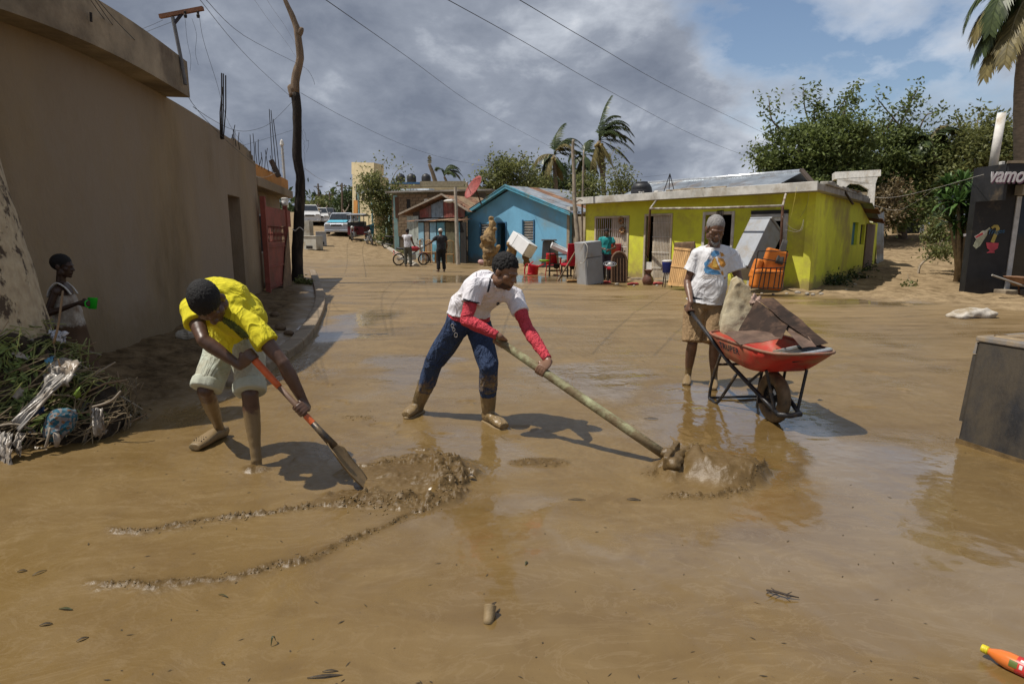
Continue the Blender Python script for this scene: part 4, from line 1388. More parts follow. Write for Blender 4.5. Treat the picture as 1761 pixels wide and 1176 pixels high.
for k in range(3):
 a = k * 2.1
 MB().cyl(DC + rot @ V((0.6 * math.cos(a),0.6 * math.sin(a),0.15)),DC + ax_ * 0.55,0.01,n=5).build('strut',RUST,DH)
MB().cyl(DC + ax_ * 0.5,DC + ax_ * 0.6,0.04,n=8).build('receiver',GREYFR,DH)
lpb = gnd(788,455)
LPo = thing('lamp_post','slim grey post with a street lamp before the red shack','lamp post',lpb)
MB().tube([lpb + V((0,0,-0.1)),at(785,380,lpb.y),at(783,322,lpb.y)],[0.11,0.09,0.07],8).build('post',mat('pale_post',(0.42,0.37,0.30),rough=0.9,var=0.3),LPo)
MB().tube([at(784,346,lpb.y),at(777,343,lpb.y),at(771,345,lpb.y)],0.03,6).build('arm',GREYFR,LPo)
MB().ell(at(772,346,lpb.y),(0.26,0.1,0.08)).build('lamp_head',WHITE,LPo,smooth=True)
# plants
LEAF = leaf_mat('tree_leaf',(0.145,0.180,0.055),(0.060,0.085,0.026),tl=0.4)
LEAFY = leaf_mat('pale_leaf',(0.165,0.175,0.060),(0.085,0.105,0.035),tl=0.4)
LEAFD = leaf_mat('dark_leaf',(0.050,0.075,0.024),(0.024,0.042,0.014))
DRYLEAF = leaf_mat('dry_twig_leaf',(0.16,0.12,0.06),(0.09,0.07,0.035),tl=0.2)
PALMG = leaf_mat('palm_leaflet',(0.060,0.082,0.028),(0.035,0.055,0.02),rough=0.4,tl=0.25)
PALMY = leaf_mat('dry_palm_leaflet',(0.19,0.155,0.06),(0.10,0.085,0.035),rough=0.5,tl=0.25)
BARK = mat('grey_bark',(0.17,0.13,0.095),rough=0.95,var=0.45,scale=6,bump=0.6,bscale=20)
BARKL = mat('pale_bark',(0.30,0.25,0.19),rough=0.95,var=0.4,scale=6,bump=0.6,bscale=20)
rng = np.random.default_rng(5)
def leaf_mesh(name,pos,dirs,nrm,ln,wd,m,parent,base=None):
 """Many small pointed leaves from arrays."""
 n = len(pos)
 side = np.cross(dirs,nrm)
 side /= np.linalg.norm(side,axis=1,keepdims=True) + 1e-9
 ln,wd = ln[:,None],wd[:,None]
 a = pos
 b = pos + dirs * ln * 0.45 + side * wd * 0.5
 c = pos + dirs * ln
 d = pos + dirs * ln * 0.45 - side * wd * 0.5
 co = np.stack([a,b,c,d],1).reshape(-1,3)
 me_ = bpy.data.meshes.new(name)
 off = np.zeros(3)
 o = bpy.data.objects.new(name,me_)
 if parent is None:
  off = np.array([(co[:,0].min() + co[:,0].max()) / 2,(co[:,1].min() + co[:,1].max()) / 2,co[:,2].min()])
  o.location = off
 co = co - off
 me_.vertices.add(4 * n)
 me_.vertices.foreach_set('co',co.ravel())
 me_.loops.add(4 * n)
 me_.loops.foreach_set('vertex_index',np.arange(4 * n))
 me_.polygons.add(n)
 me_.polygons.foreach_set('loop_start',np.arange(0,4 * n,4))
 me_.polygons.foreach_set('loop_total',np.full(n,4))
 me_.update()
 me_.materials.append(m)
 COL.objects.link(o)
 if parent is not None:
  adopt(o,parent)
 return o
def unit(a):
 return a / (np.linalg.norm(a,axis=-1,keepdims=True) + 1e-9)
def tree(name,label,cat,base,lobes,nclus,nleaf,leaf,m,bark,tr,wind=(0.5,0,0.1),clus=0.35,group=None,sprays=(),shell=0.45,trunks=1):
 base = V(base)
 T = thing(name,label,cat,base,group)
 bm_ = MB()
 P,D,Nn = [],[],[]
 lob = [(np.array(c),np.array(r)) for c,r in lobes]
 wts = np.array([r[0] * r[1] * r[2] for c,r in lob]) ** 0.66
 wts = wts / wts.sum()
 top = base + V((0,0,0))
 cen = V(tuple(sum(w * c for w,(c,r) in zip(wts,lob))))
 fork = base.lerp(cen,0.45)
 P0 = [base + V((0,0,-0.2)),base.lerp(fork,0.5) + V((R.uniform(-.15,.15),0,0)),fork]
 rough_tube(P0,[tr,tr * 0.8,tr * 0.65],n=9,seed=R.random() * 9).build('trunk',bark,T,smooth=True)
 for c,r in lob:
  c_ = V(tuple(c))
  mid = fork.lerp(c_,0.5) + V((R.uniform(-.3,.3),R.uniform(-.3,.3),R.uniform(0,.4)))
  bm_.tube(catmull([fork,mid,c_ + V((0,0,r[2] * 0.2))],4),[tr * 0.5 * (1 - 0.85 * i / 8) for i in range(9)],6)
  for k in range(5):
   d = V(tuple(unit(rng.normal(size=3)) * r * 0.85))
   d.z = abs(d.z) * 0.8
   e = c_ + d
   bm_.tube([mid.lerp(c_,0.4),mid.lerp(e,0.6) + V((0,0,0.2)),e],[tr * 0.22,tr * 0.13,tr * 0.04],5)
 for i in range(nclus):
  c,r = lob[rng.choice(len(lob),p=wts)]
  u = unit(rng.normal(size=3))
  rad = rng.uniform(shell,1.03) ** 0.7
  cc = c + u * r * rad
  k = int(nleaf * rng.uniform(0.6,1.4))
  s = clus * rng.uniform(0.6,1.35)
  pp = cc + rng.normal(size=(k,3)) * np.array([s * 1.2,s,s * 0.7])
  P.append(pp)
  dd = unit(rng.normal(size=(k,3)) * 0.8 + u * 0.35 + np.array(wind) + np.array([0,0,-0.25]))
  D.append(dd)
  Nn.append(unit(rng.normal(size=(k,3)) * 0.7 + np.array([0,0,1.0])))
 for (s0,s1,s2,n_) in sprays:
  s0,s1,s2 = V(s0),V(s1),V(s2)
  cv = catmull([s0,s1,s2],8)
  bm_.tube(cv,[tr * 0.16 * (1 - 0.8 * i / (len(cv) - 1)) + 0.008 for i in range(len(cv))],5)
  k = n_
  t = rng.uniform(0.35,1.0,k) ** 0.8
  ix = np.minimum((t * (len(cv) - 1)).astype(int),len(cv) - 2)
  arr = np.array([tuple(p) for p in cv])
  fr = (t * (len(cv) - 1) - ix)[:,None]
  pp = arr[ix] * (1 - fr) + arr[ix + 1] * fr
  clump = rng.normal(size=(14,3)) * clus * 1.3
  pp = pp + clump[rng.integers(0,14,k)] * np.array([1,.8,.8]) + rng.normal(size=(k,3)) * clus * 0.35
  P.append(pp)
  D.append(unit(rng.normal(size=(k,3)) * 0.6 + np.array(wind) * 1.6 + np.array([0,0,-0.4])))
  Nn.append(unit(rng.normal(size=(k,3)) + np.array([0,0,1.0])))
 P,D,Nn = np.concatenate(P),np.concatenate(D),np.concatenate(Nn)
 n = len(P)
 leaf_mesh('crown',P,D,Nn,leaf * rng.uniform(0.6,1.3,n),leaf * 0.5 * rng.uniform(0.7,1.2,n),m,T)
 bm_.build('limbs',bark,T,smooth=True)
 return T
def lobe(px,py,Y,rx,ry,rd):
 """Crown lobe from the photograph's pixel size at that distance."""
 s = Y / FPX
 return (tuple(at(px,py,Y)),(rx * s,rd,ry * s))
def spr(Y,*p,n=150):
 return (tuple(at(*p[0],Y)),tuple(at(*p[1],Y)),tuple(at(*p[2],Y)),n)
tree('broadleaf_tree','large dark tree behind the zinc roof with wind-torn sprays on top','tree',(18.6,37,0.5),
  [lobe(1375,265,37,62,48,2.2),lobe(1425,300,37,72,60,2.4),lobe(1345,305,38,42,42,1.8),lobe(1440,240,37,58,40,2.0),lobe(1380,335,36,60,35,2)],
  430,85,0.25,LEAF,BARK,0.32,clus=0.32,shell=0.35,
  sprays=[spr(37,(1345,225),(1327,205),(1322,165)),spr(37,(1400,230),(1385,190),(1382,150),n=170),spr(37,(1425,225),(1440,190),(1470,152),n=240),spr(37,(1405,225),(1400,190),(1412,170),n=130),spr(36.5,(1440,215),(1455,185),(1448,165),n=120)])
tree('broadleaf_tree','broad dark tree above the dirt alley with broken leaning branches','tree',(24.5,39,0.9),
  [lobe(1520,270,39,55,50,2.2),lobe(1560,310,39,62,50,2.2),lobe(1490,320,40,50,45,2),lobe(1540,355,38,60,35,2.2),lobe(1580,260,39,42,38,1.8)],
  400,82,0.25,LEAF,BARK,0.3,clus=0.32,shell=0.35,
  sprays=[spr(38,(1550,220),(1525,190),(1505,165),n=90),spr(38,(1545,220),(1560,190),(1578,155),n=240),spr(38,(1520,230),(1535,205),(1555,180),n=160),spr(38,(1580,225),(1592,200),(1605,195),n=110),spr(38,(1500,240),(1490,215),(1485,200),n=90)])
tree('broadleaf_tree','paler loose tree between the alley and the shop roof','tree',(29.5,38,1.0),
  [lobe(1640,270,38,48,50,2),lobe(1690,255,38,50,55,2),lobe(1735,260,38,40,50,2),lobe(1600,300,38,40,35,2)],
  260,64,0.25,LEAFY,BARKL,0.24,clus=0.34,shell=0.25,
  sprays=[spr(38,(1680,220),(1683,200),(1690,188),n=60),spr(38,(1655,235),(1648,215),(1640,200),n=50)])
tree('broadleaf_tree','brown half-dead tree of bare twigs beside the porch frame','tree',(20.6,35,0.7),
  [lobe(1515,345,35,42,40,1.6),lobe(1500,385,34,38,28,1.5)],70,60,0.20,DRYLEAF,BARKL,0.16,clus=0.3,shell=0.1)
tree('broadleaf_tree','pale green storm-thinned tree behind the peak of the blue house','tree',(0.0,48,0),
  [lobe(880,305,48,48,30,2),lobe(850,315,48,32,28,1.8),lobe(910,318,48,35,25,1.8),lobe(862,282,48,20,16,1.2)],130,50,0.26,LEAFY,BARKL,0.2,clus=0.33,shell=0.2,
  sprays=[spr(48,(850,290),(842,275),(846,264),n=50),spr(48,(890,285),(895,275),(905,265),n=60)])
tree('broadleaf_tree','spindly bush with bare twigs beside the tall palm and water tank','tree',(7.4,40,0),
  [lobe(1062,300,40,24,30,1.0),lobe(1072,325,40,20,20,1)],42,34,0.2,LEAFY,BARKL,0.09,clus=0.28,shell=0.2,
  sprays=[spr(40,(1055,290),(1050,270),(1062,252),n=40)])
tree('shrub','bright shrub rising between the blue roof and the yellow roof','shrub',(4.6,32,0),
  [lobe(1012,325,32,22,25,0.8),lobe(1000,345,32,18,15,0.8)],40,45,0.2,LEAFY,BARKL,0.08,clus=0.24,shell=0.2)
tree('broadleaf_tree','dull green tree standing behind the two centre palms','tree',(4.5,56,0),
  [lobe(945,318,56,45,22,2.5),lobe(985,312,56,35,26,2.5)],90,50,0.28,LEAFD,BARK,0.2,clus=0.4,shell=0.2)
tree('roadside_tree','torn young tree leaning over the road by the awning','tree',gnd(668,408),
  [lobe(655,345,43,26,32,1.3),lobe(668,375,43,24,32,1.3),lobe(640,320,43,24,22,1.2),lobe(676,330,43,14,20,1.0)],110,46,0.22,LEAFY,BARKL,0.12,clus=0.3,shell=0.2,
  sprays=[spr(43,(650,315),(656,290),(667,270),n=40),spr(43,(640,315),(628,300),(620,285),n=40),spr(43,(670,320),(682,295),(700,285),n=30)])
tree('broadleaf_tree','green tree at the far end of the road behind the cars','tree',gnd(552,377),
  [lobe(548,357,88,20,12,2.5),lobe(566,356,88,16,12,2.5)],60,60,0.42,LEAFY,BARK,0.25,clus=0.6,shell=0.2)
tree('broadleaf_tree','darker tree at the far end of the road near the cream tower','tree',gnd(592,378),
  [lobe(588,358,80,15,14,2),lobe(600,348,78,9,18,2)],60,55,0.4,LEAFD,BARK,0.22,clus=0.55,shell=0.2)
tree('shrub','low green weeds at the roadside behind the parked motorcycle','shrub',gnd(652,418),
  [(tuple(gnd(652,418) + V((.2,.1,.2))),(.9,.5,.22)),(tuple(gnd(664,424) + V((.2,.3,.25))),(.7,.5,.3)),(tuple(gnd(648,412) + V((.6,.8,.5))),(.8,.7,.5))],40,45,0.2,LEAFY,BARKL,0.04,clus=0.2,shell=0.1)
def frond(parent,o,az,el,ln,droop,m,wind=0.5,n=46,ll=0.72,name='frond'):
 """One palm leaf: a bent rachis with two rows of leaflets combed by the wind."""
 o = V(o)
 d = V((math.cos(az) * math.cos(el),math.sin(az) * math.cos(el),math.sin(el)))
 pts = [o.copy()]
 ns = 14
 p = o.copy()
 for i in range(ns):
  t = i / ns
  d = (d + V((wind * 0.10 * (0.3 + t),0,-droop * 0.11 * (0.4 + 1.5 * t)))).normalized()
  p = p + d * (ln / ns)
  pts.append(p.copy())
 mb = MB()
 mb.tube(pts,[0.035 * (1 - 0.85 * i / ns) for i in range(ns + 1)],4)
 arr = pts
 for k in range(n):
  t = 0.14 + 0.86 * k / n
  x = t * ns
  i = min(int(x),ns - 1)
  q = arr[i].lerp(arr[i + 1],x - i)
  tg = (arr[min(i + 1,ns)] - arr[i]).normalized()
  sd = tg.cross(V((0,0,1)))
  if sd.length < 0.05:
   sd = V((1,0,0))
  sd.normalize()
  up = sd.cross(tg)
  L_ = ll * (0.35 + 0.65 * math.sin(math.pi * min(1,0.12 + t * 0.9))) * R.uniform(0.8,1.1)
  for sg in (-1,1):
   dr = (tg * 0.75 + sd * sg * 0.75 + up * 0.1 + V((wind * 0.55,0,-0.30 - 0.25 * R.random()))).normalized()
   w = 0.040
   wv = dr.cross(up).normalized() * w
   e = q + dr * L_ + V((0.05 * wind,0,-0.25 * L_))
   mdl = q + dr * L_ * 0.5
   mb.add([q - wv * 0.6,q + wv * 0.6,mdl + wv,mdl - wv,e],[(0,1,2,3),(3,2,4)])
 return mb.build(name,m,parent)
def palm(label,base,crown,tr,fr,group='coconut palms',nut=True,wind=0.6):
 base,crown = V(base),V(crown)
 T = thing('palm_tree',label,'palm tree',base,group)
 mid = base.lerp(crown,0.5) + V((R.uniform(-.2,.2),0,0))
 P = catmull([base + V((0,0,-0.2)),mid,crown],12)
 mb = MB().tube(P,[tr * (1.15 - 0.4 * i / (len(P) - 1)) * (1.0 + 0.05 * (i % 2)) for i in range(len(P))],10)
 mb.build('trunk',mat('palm_trunk',(0.23,0.18,0.13),rough=0.95,var=0.4,scale=5,stretch=(1,1,3),bump=0.5),T,smooth=True)
 for (az,el,ln,droop,dry) in fr:
  frond(T,crown + V((0,0,0.05)),math.radians(az),math.radians(el),ln,droop,PALMY if dry else PALMG,wind)
 if nut:
  for k in range(6):
   a = k * 1.05
   MB().ell(crown + V((0.24 * math.cos(a),0.24 * math.sin(a),-0.28 - 0.1 * (k % 2))),(0.13,0.13,0.16),nu=8,nv=6).build('coconut',mat('coconut_husk',(0.25,0.18,0.06),rough=0.7),T,smooth=True)
 return T
palm('taller centre palm with its crown swept sideways and one frond upright',(7.6,50,0),at(1030,243,50),0.2,
  [(100,86,3.6,0.1,0),(60,75,3.3,1.0,0),(20,70,3.4,1.5,0),(-30,72,3.2,1.5,0),(0,60,3.4,1.5,0),(40,55,3.3,1.5,0),(10,40,3.2,1.2,0),(-10,15,3.0,1.0,0),(5,-15,3.0,.8,0),(-60,-50,2.6,.7,1),(200,-60,2.8,0.6,1),(90,-65,2.8,0.5,1),(-30,62,3.3,1.8,0),(70,62,3.2,1.6,0),(250,-70,2.4,.4,1),(300,50,2.8,1.7,0)])
palm('shorter centre palm with dry yellow fronds before the dull tree',(4.0,50,0),at(953,268,50),0.19,
  [(100,80,2.9,0.6,0),(50,70,2.8,1.4,0),(0,72,3.0,1.6,0),(-30,60,2.8,1.5,0),(20,45,2.9,1.4,0),(0,25,2.6,1.3,0),(180,15,2.4,1.4,1),(170,-20,2.0,1.2,0),(210,-40,2.1,.8,1),(-60,-40,2.2,.8,0),(-10,-45,2.4,.6,0),(70,-60,2.0,.5,1),(300,55,2.7,1.7,1)])
palm('low palm between the two centre palms with hanging dark fronds',(6.1,52,0),at(1006,268,52),0.14,
  [(90,70,2.2,1.0,0),(30,50,2.2,1.5,0),(180,40,2.0,1.9,0),(200,0,1.9,1.2,0),(0,10,2.0,1.3,0),(270,-30,2.0,.8,0),(150,-40,1.8,.8,0),(20,-50,1.8,.5,0)],nut=False)
palm('thin background palm standing left of the yellow-fronded palm',(2.5,58,0),at(935,290,58),0.16,
  [(90,70,2.2,1.0,0),(30,50,2.2,1.5,0),(180,40,2.0,1.9,0),(200,0,1.9,1.2,0),(0,10,2.0,1.3,0),(270,-30,2.0,.8,0),(20,-50,1.8,.5,0)],nut=False)
palm('small palm behind the cream house rooftop blown over to one side',at(770,330,64),at(764,304,64),0.14,
  [(60,80,2.1,1.6,0),(20,75,2.3,1.7,0),(-30,70,2.3,1.8,0),(5,55,2.3,1.6,0),(40,50,2.2,1.7,0),(170,70,1.6,1.9,0),(300,50,2.0,1.6,0)],nut=False)
palm('tall palm beside the black shop, its fronds hanging over the roof',at(1757,300,19.5),at(1772,-12,19.5),0.15,
  [(175,12,2.3,1.9,1),(185,-15,2.3,1.4,0),(200,25,2.5,2.2,0),(160,40,2.4,2.3,0),(215,-35,2.8,0.8,1),(190,-50,2.8,0.5,1),(170,-30,2.4,1.0,0),(0,30,2.4,1.6,0),(60,40,2.4,1.6,0),(300,30,2.4,1.6,0),(90,70,2.2,1.0,0),(20,10,2.2,1.4,0),(330,0,2.2,1.4,0)],wind=0.15)
palm('small palm whose arching frond shows among the dark trees',(27.0,37.5,1.2),at(1600,245,37.5),0.15,
  [(20,75,2.2,1.9,1),(-10,68,2.4,2.0,0),(40,60,2.0,2.0,0),(160,50,1.6,1.6,0),(200,10,1.6,1.2,0)],nut=False)
ST = thing('snapped_trunk','snapped leaning palm stump above the cream rooftop','tree stump',at(751,320,62))
rough_tube([at(751,320,62),at(744,298,62),at(738,282,62)],[0.2,0.19,0.13],seed=3).build('trunk',BARK,ST,smooth=True)
frond(ST,at(739,283,62),1.7,1.45,0.9,0.1,PALMY,0,10,0.3)
YU = thing('yucca_plant','spiky yucca clump growing beside the black shop','plant',(14.3,19.8,hz(14.3,19.8)))
for (px_,py_,rr) in ((1648,350,0.55),(1625,345,0.5),(1668,335,0.5),(1640,385,0.6),(1668,370,0.55),(1650,402,0.55),(1672,395,0.5),(1630,320,0.45),(1655,315,0.45)):
 c = at(px_,py_,19.6 + R.uniform(-.4,.4))
 mb = MB()
 for k in range(60):
  a,e = R.uniform(0,6.28),R.uniform(-0.5,1.3)
  rr_ = rr * 1.25
  d = V((math.cos(a) * math.cos(e),math.sin(a) * math.cos(e),math.sin(e)))
  w = d.cross(V((0,0,1))).normalized() * 0.045
  e1 = c + d * rr_ * 0.6
  e2 = c + d * rr_ * R.uniform(.9,1.15) + V((0,0,-0.12))
  mb.add([c - w * .5,c + w * .5,e1 + w,e1 - w,e2],[(0,1,2,3),(3,2,4)])
 mb.build('leaf_rosette',leaf_mat('yucca_leaf',(0.075,0.135,0.035),(0.04,0.085,0.028),rough=0.4,tl=0.3),YU)
 MB().tube([V((14.3 + R.uniform(-.15,.15),19.8,hz(14.3,19.8) - 0.1)),(V((14.3,19.8,0.6)) + c) / 2,c],[0.09,0.06,0.05],6).build('stem',BARKL,YU,smooth=True)
tree('shrub','loose green and yellow shrub under the yucca at the alley edge','shrub',(15.5,23.6,hz(15.5,23.6)),
  [lobe(1612,400,24.2,14,30,0.4),lobe(1622,432,23,22,12,0.5)],60,40,0.13,LEAFY,BARKL,0.05,clus=0.17,shell=0.15)
hp,hd,hn = [],[],[]
for k in range(420):
 a = math.radians(-62 + 124 * k / 420)
 r_ = R.uniform(120,170)
 c = np.array([r_ * math.sin(a),r_ * math.cos(a),hz(r_ * math.sin(a),r_ * math.cos(a)) + R.uniform(0.5,4.0)])
 kk = 60
 hp.append(c + rng.normal(size=(kk,3)) * np.array([2.2,2.2,1.3]))
 hd.append(unit(rng.normal(size=(kk,3))))
 hn.append(unit(rng.normal(size=(kk,3)) + np.array([0,0,0.7])))
hp,hd,hn = np.concatenate(hp),np.concatenate(hd),np.concatenate(hn)
stuff(leaf_mesh('distant_treeline',hp,hd,hn,rng.uniform(0.8,1.7,len(hp)),rng.uniform(0.5,0.9,len(hp)),LEAFD,None))
# wires
WIRE = mat('black_cable',(0.02,0.02,0.022),rough=0.6,bump=0,var=0.1)
WIREP = mat('pale_cable',(0.42,0.40,0.36),rough=0.6,bump=0,var=0.1)
def wire(label,pts,sag=0.0,r=0.012,m=None,name='cable',kinks=0.0):
 """pts: (px, py, Y) knots."""
 r = r * 0.38
 P = [at(*p) for p in pts]
 if sag and len(P) == 2:
  a,b = P
  P = [a.lerp(b,k / 14) + V((0,0,-sag * 4 * (k / 14) * (1 - k / 14))) for k in range(15)]
 else:
  P = catmull(P,5)
 if kinks:
  P = [p + V((R.uniform(-kinks,kinks),0,R.uniform(-kinks,kinks))) for p in P]
 return tag(MB().tube(P,r,5).build(name,m or WIRE,smooth=True),label,'cable')
wire('overhead cable falling from the top edge to the shorter centre palm',[(500,-42,7),(560,0,9),(700,98,17),(830,190,30),(945,252,48)],r=0.016)
wire('overhead cable running down to the trees over the zinc roof',[(700,-38,7.5),(770,0,9),(900,72,13),(1050,158,20),(1200,236,29),(1316,281,37)],r=0.015)
wire('uppermost overhead cable ending at the big dark tree',[(820,-42,7.5),(893,0,9),(1020,75,13),(1170,160,21),(1322,233,36)],r=0.015)
wire('cable from the trunk pole to the tree behind the blue house',[(517,160,20),(600,206,24),(700,252,31),(780,276,39),(850,287,47)],r=0.016)
wire('cable from above to the middle of the trunk pole',[(330,-18,9),(400,70,13),(450,122,16.5),(506,172,20)],r=0.012)
wire('cable from above to the upper trunk pole with a hanging end',[(345,-10,9),(420,62,13.5),(512,110,19.8),(530,122,20),(539,138,20),(541,146,20)],r=0.012)
wire('thin line from the top edge to the pole top, outer one',[(432,-8,14),(460,32,16),(490,70,18),(510,100,20)],r=0.006,m=mat('grey_line',(0.2,0.2,0.21),rough=0.6,bump=0))
wire('thin line from the top edge to the pole top, inner one',[(455,-8,14),(468,14,15),(490,45,17.5),(509,78,20)],r=0.006,m=MATS['grey_line'])
wire('slack cable looping from the roof rebar to the pole',[(332,184,10),(365,206,13),(400,223,15.5),(430,225,17),(465,212,18.5),(502,176,20)],r=0.013)
wire('cable from the trunk pole to the rebar along the far roof',[(503,224,20),(460,238,18),(410,253,16),(385,262,15)],r=0.01)
wire('drooping pale cable from the wall top towards the orange roof',[(365,230,12),(400,270,13.5),(430,300,15.2),(455,305,16.5),(475,297,18)],r=0.008,m=WIREP)
wire('pale cable far down the road from the pole',[(524,290,22),(560,312,40),(610,325,60)],r=0.02,m=mat('grey_line2',(0.3,0.31,0.32),rough=0.6,bump=0))
wire('low cable crossing above the far cars',[(524,352,24),(560,342,45),(600,318,62)],r=0.016)
wire('uppermost of the three dark cables over the roof beam',[(150,-8,6.2),(180,34,7.2),(212,70,8.2),(255,90,9)],r=0.010)
wire('middle one of the three dark cables over the roof beam',[(158,-8,6.2),(190,38,7.2),(216,70,8.2)],r=0.010)
wire('longest of the dark cables, running along the wall top',[(163,-6,6.0),(205,42,7.0),(252,88,8.4),(300,130,9.3),(340,190,9.9),(395,247,12),(440,285,15)],r=0.010)
wire('short line from the roof to the crossbar',[(213,60,9.6),(250,48,9.4),(280,35,9.2)],r=0.006)
wire('lower short line from the roof to the crossbar',[(218,69,9.6),(260,52,9.4),(296,38,9.2)],r=0.006)
wire('cable hanging from the crossbar down to the rebar',[(342,22,9.1),(350,70,10),(372,140,11),(395,215,13),(430,262,16)],r=0.007)
wire('loose wire dangling under the crossbar',[(318,30,9.1),(322,70,9.1),(328,100,9.1),(327,122,9.1)],r=0.005)
wire('curled loose wire beside the dangling one',[(330,32,9.1),(338,60,9.1),(336,90,9.1),(341,112,9.1)],r=0.005)
wire('pale rope strung from the porch frame to the black shop',[(1466,336,26),(1530,340,24),(1600,326,20),(1692,300,15.4)],r=0.014,m=WIREP)
wire('slack pale rope under the strung one',[(1500,352,26),(1540,362,25),(1570,350,24),(1612,322,20)],r=0.010,m=WIREP)
wire('thin line over the water tank to the roof mast',[(1060,309,24),(1105,305,22.5),(1150,300,20.8)],r=0.008)
wire('yellow flex dangling from the awning corner',[(1370,322,15.9),(1366,345,15.8),(1360,372,15.8),(1352,388,15.9)],r=0.010,m=mat('yellow_flex',(0.5,0.42,0.08),rough=0.6,bump=0))
wire('tangled pale flex on the yellow wall corner',[(1345,372,15.7),(1360,392,15.7),(1378,396,15.7),(1382,378,15.7),(1374,398,15.7),(1350,395,15.7)],r=0.010,m=WIREP)
wire('dark thin flex hanging from the yellow eave',[(1392,325,15.9),(1388,352,15.8),(1376,374,15.8)],r=0.008)
for k,(x,y0,y1,Y) in enumerate(((521,215,300,19.6),(527,222,262,19.6))):
 wire(('long loose wires hanging down beside the charred pole','short loose wires hanging off the pole')[k],[(x - 4,y0,Y),(x,y0 + 20,Y),(x + 3,(y0 + y1) / 2,Y),(x + 1,y1,Y)],r=0.008,kinks=0.03)
for k,(x0,y0,x1,y1,Y,lb) in enumerate(((547,316,548,362,90,'tallest of the three far poles left of the cream tower'),(549,331,550,362,95,'short far pole just behind the tallest one'),(567,330,567,364,85,'middle far pole down the road'),(588,315,588,364,75,'far pole nearest the cream tower with cables'))):
 po = thing('utility_pole',lb,'pole',gnd(x1,378),'far utility poles')
 b = gnd(x1,378)
 MB().cyl((at(x1,362,Y).x,Y,hz(at(x1,362,Y).x,Y) - 0.3),at(x0,y0,Y),0.14,0.1,8).build('shaft',BARK,po)
 MB().box(at(x0,y0 + 5,Y),(1.2,0.1,0.1)).build('crossarm',BARK,po)
def rebar(label,rods,Y,r=0.012):
 T = thing('rebar_bundle',label,'rebar',at(rods[0][0],rods[0][1],Y),'rebar sticking up from the roofs')
 for (x0,y0,x1,y1) in rods:
  a,b = at(x0,y0,Y),at(x1,y1,Y)
  m_ = a.lerp(b,.5) + V((R.uniform(-.01,.01),R.uniform(-.05,.05),0))
  MB().tube([a,m_,b],r,5).build('rod',IRON,T)
 return T
rebar('tall pair of rebar rods on the brown wall nearer the camera',[(380,240,381,126),(384,240,388,130),(382,240,384,127),(379,238,383,150)],12.2)
rebar('tall crossed rebar rods above the orange roof',[(470,300,463,188),(476,300,466,190),(481,302,470,205)],19.5)
rebar('short rebar cluster behind the first tall pair',[(400,250,401,223),(406,252,404,225),(412,258,411,228),(396,246,404,215),(402,250,399,232)],13.5,0.008)
rebar('short rebar cluster midway along the far roof',[(432,275,430,232),(437,280,435,230),(442,282,439,245),(446,284,444,240)],15,0.008)
rebar('tangled thin rebar just before the orange roof',[(450,290,449,262),(455,292,460,255),(462,296,456,258),(468,298,465,268),(445,288,450,270)],17,0.009)
MAST2 = thing('mast','thin lattice mast with a white tip beyond the orange roof','mast',at(490,320,23))
MB().cyl(at(491,330,23),at(485,250,23),0.05,0.04,6).build('pole',GREYFR,MAST2)
MB().lathe([(0.0,0),(0.08,0.05),(0.05,0.2),(0,0.25)],at(485,252,23),8).build('tip',WHITE,MAST2)
for k in range(8):
 MB().cyl(at(487.5 - .3 * k + 3,300 - 6 * k,23),at(487.5 - .3 * k - 3,294 - 6 * k,23),0.012,n=4).build('rung',GREYFR,MAST2)
tag(MB().box(at(473,290,18.4),(0.12,0.12,0.5),Matrix.Rotation(-0.4,3,'Y')).build('plank',MATS['dark_wood']),'dark stump of wood standing on the orange roof','plank')
CB_ = thing('crossbar_mast','iron post with a wooden crossbar holding wires on the brown roof','mast',at(318,140,9.2))
MB().tube([at(319,146,9.2),at(310,95,9.2),at(297,30,9.2)],0.026,8).build('post',mat('grey_iron',(0.16,0.16,0.165),rough=0.6,metal=0.3),CB_)
MB().box((at(277,28,9.2) + at(347,16,9.2)) / 2,(0.62,0.05,0.05),Matrix.Rotation(-0.17,3,'Y')).build('crossbar',mat('reddish_beam',(0.20,0.09,0.05),rough=0.85,var=0.3),CB_)
MB().cyl(at(298,43,9.2),at(313,24,9.2),0.022,n=6).build('brace',mat('dark_brace',(0.03,0.03,0.05),rough=0.7),CB_)
for x in (319,341):
 MB().lathe([(0.02,0),(0.025,0.03),(0.015,0.05),(0.02,0.08),(0,0.09)],at(x,31,9.15),8).build('insulator',IRON,CB_)
MB().cyl(at(157,38,6.9),at(156,22,6.9),0.012,n=6).build('stub_rod',IRON,H1)
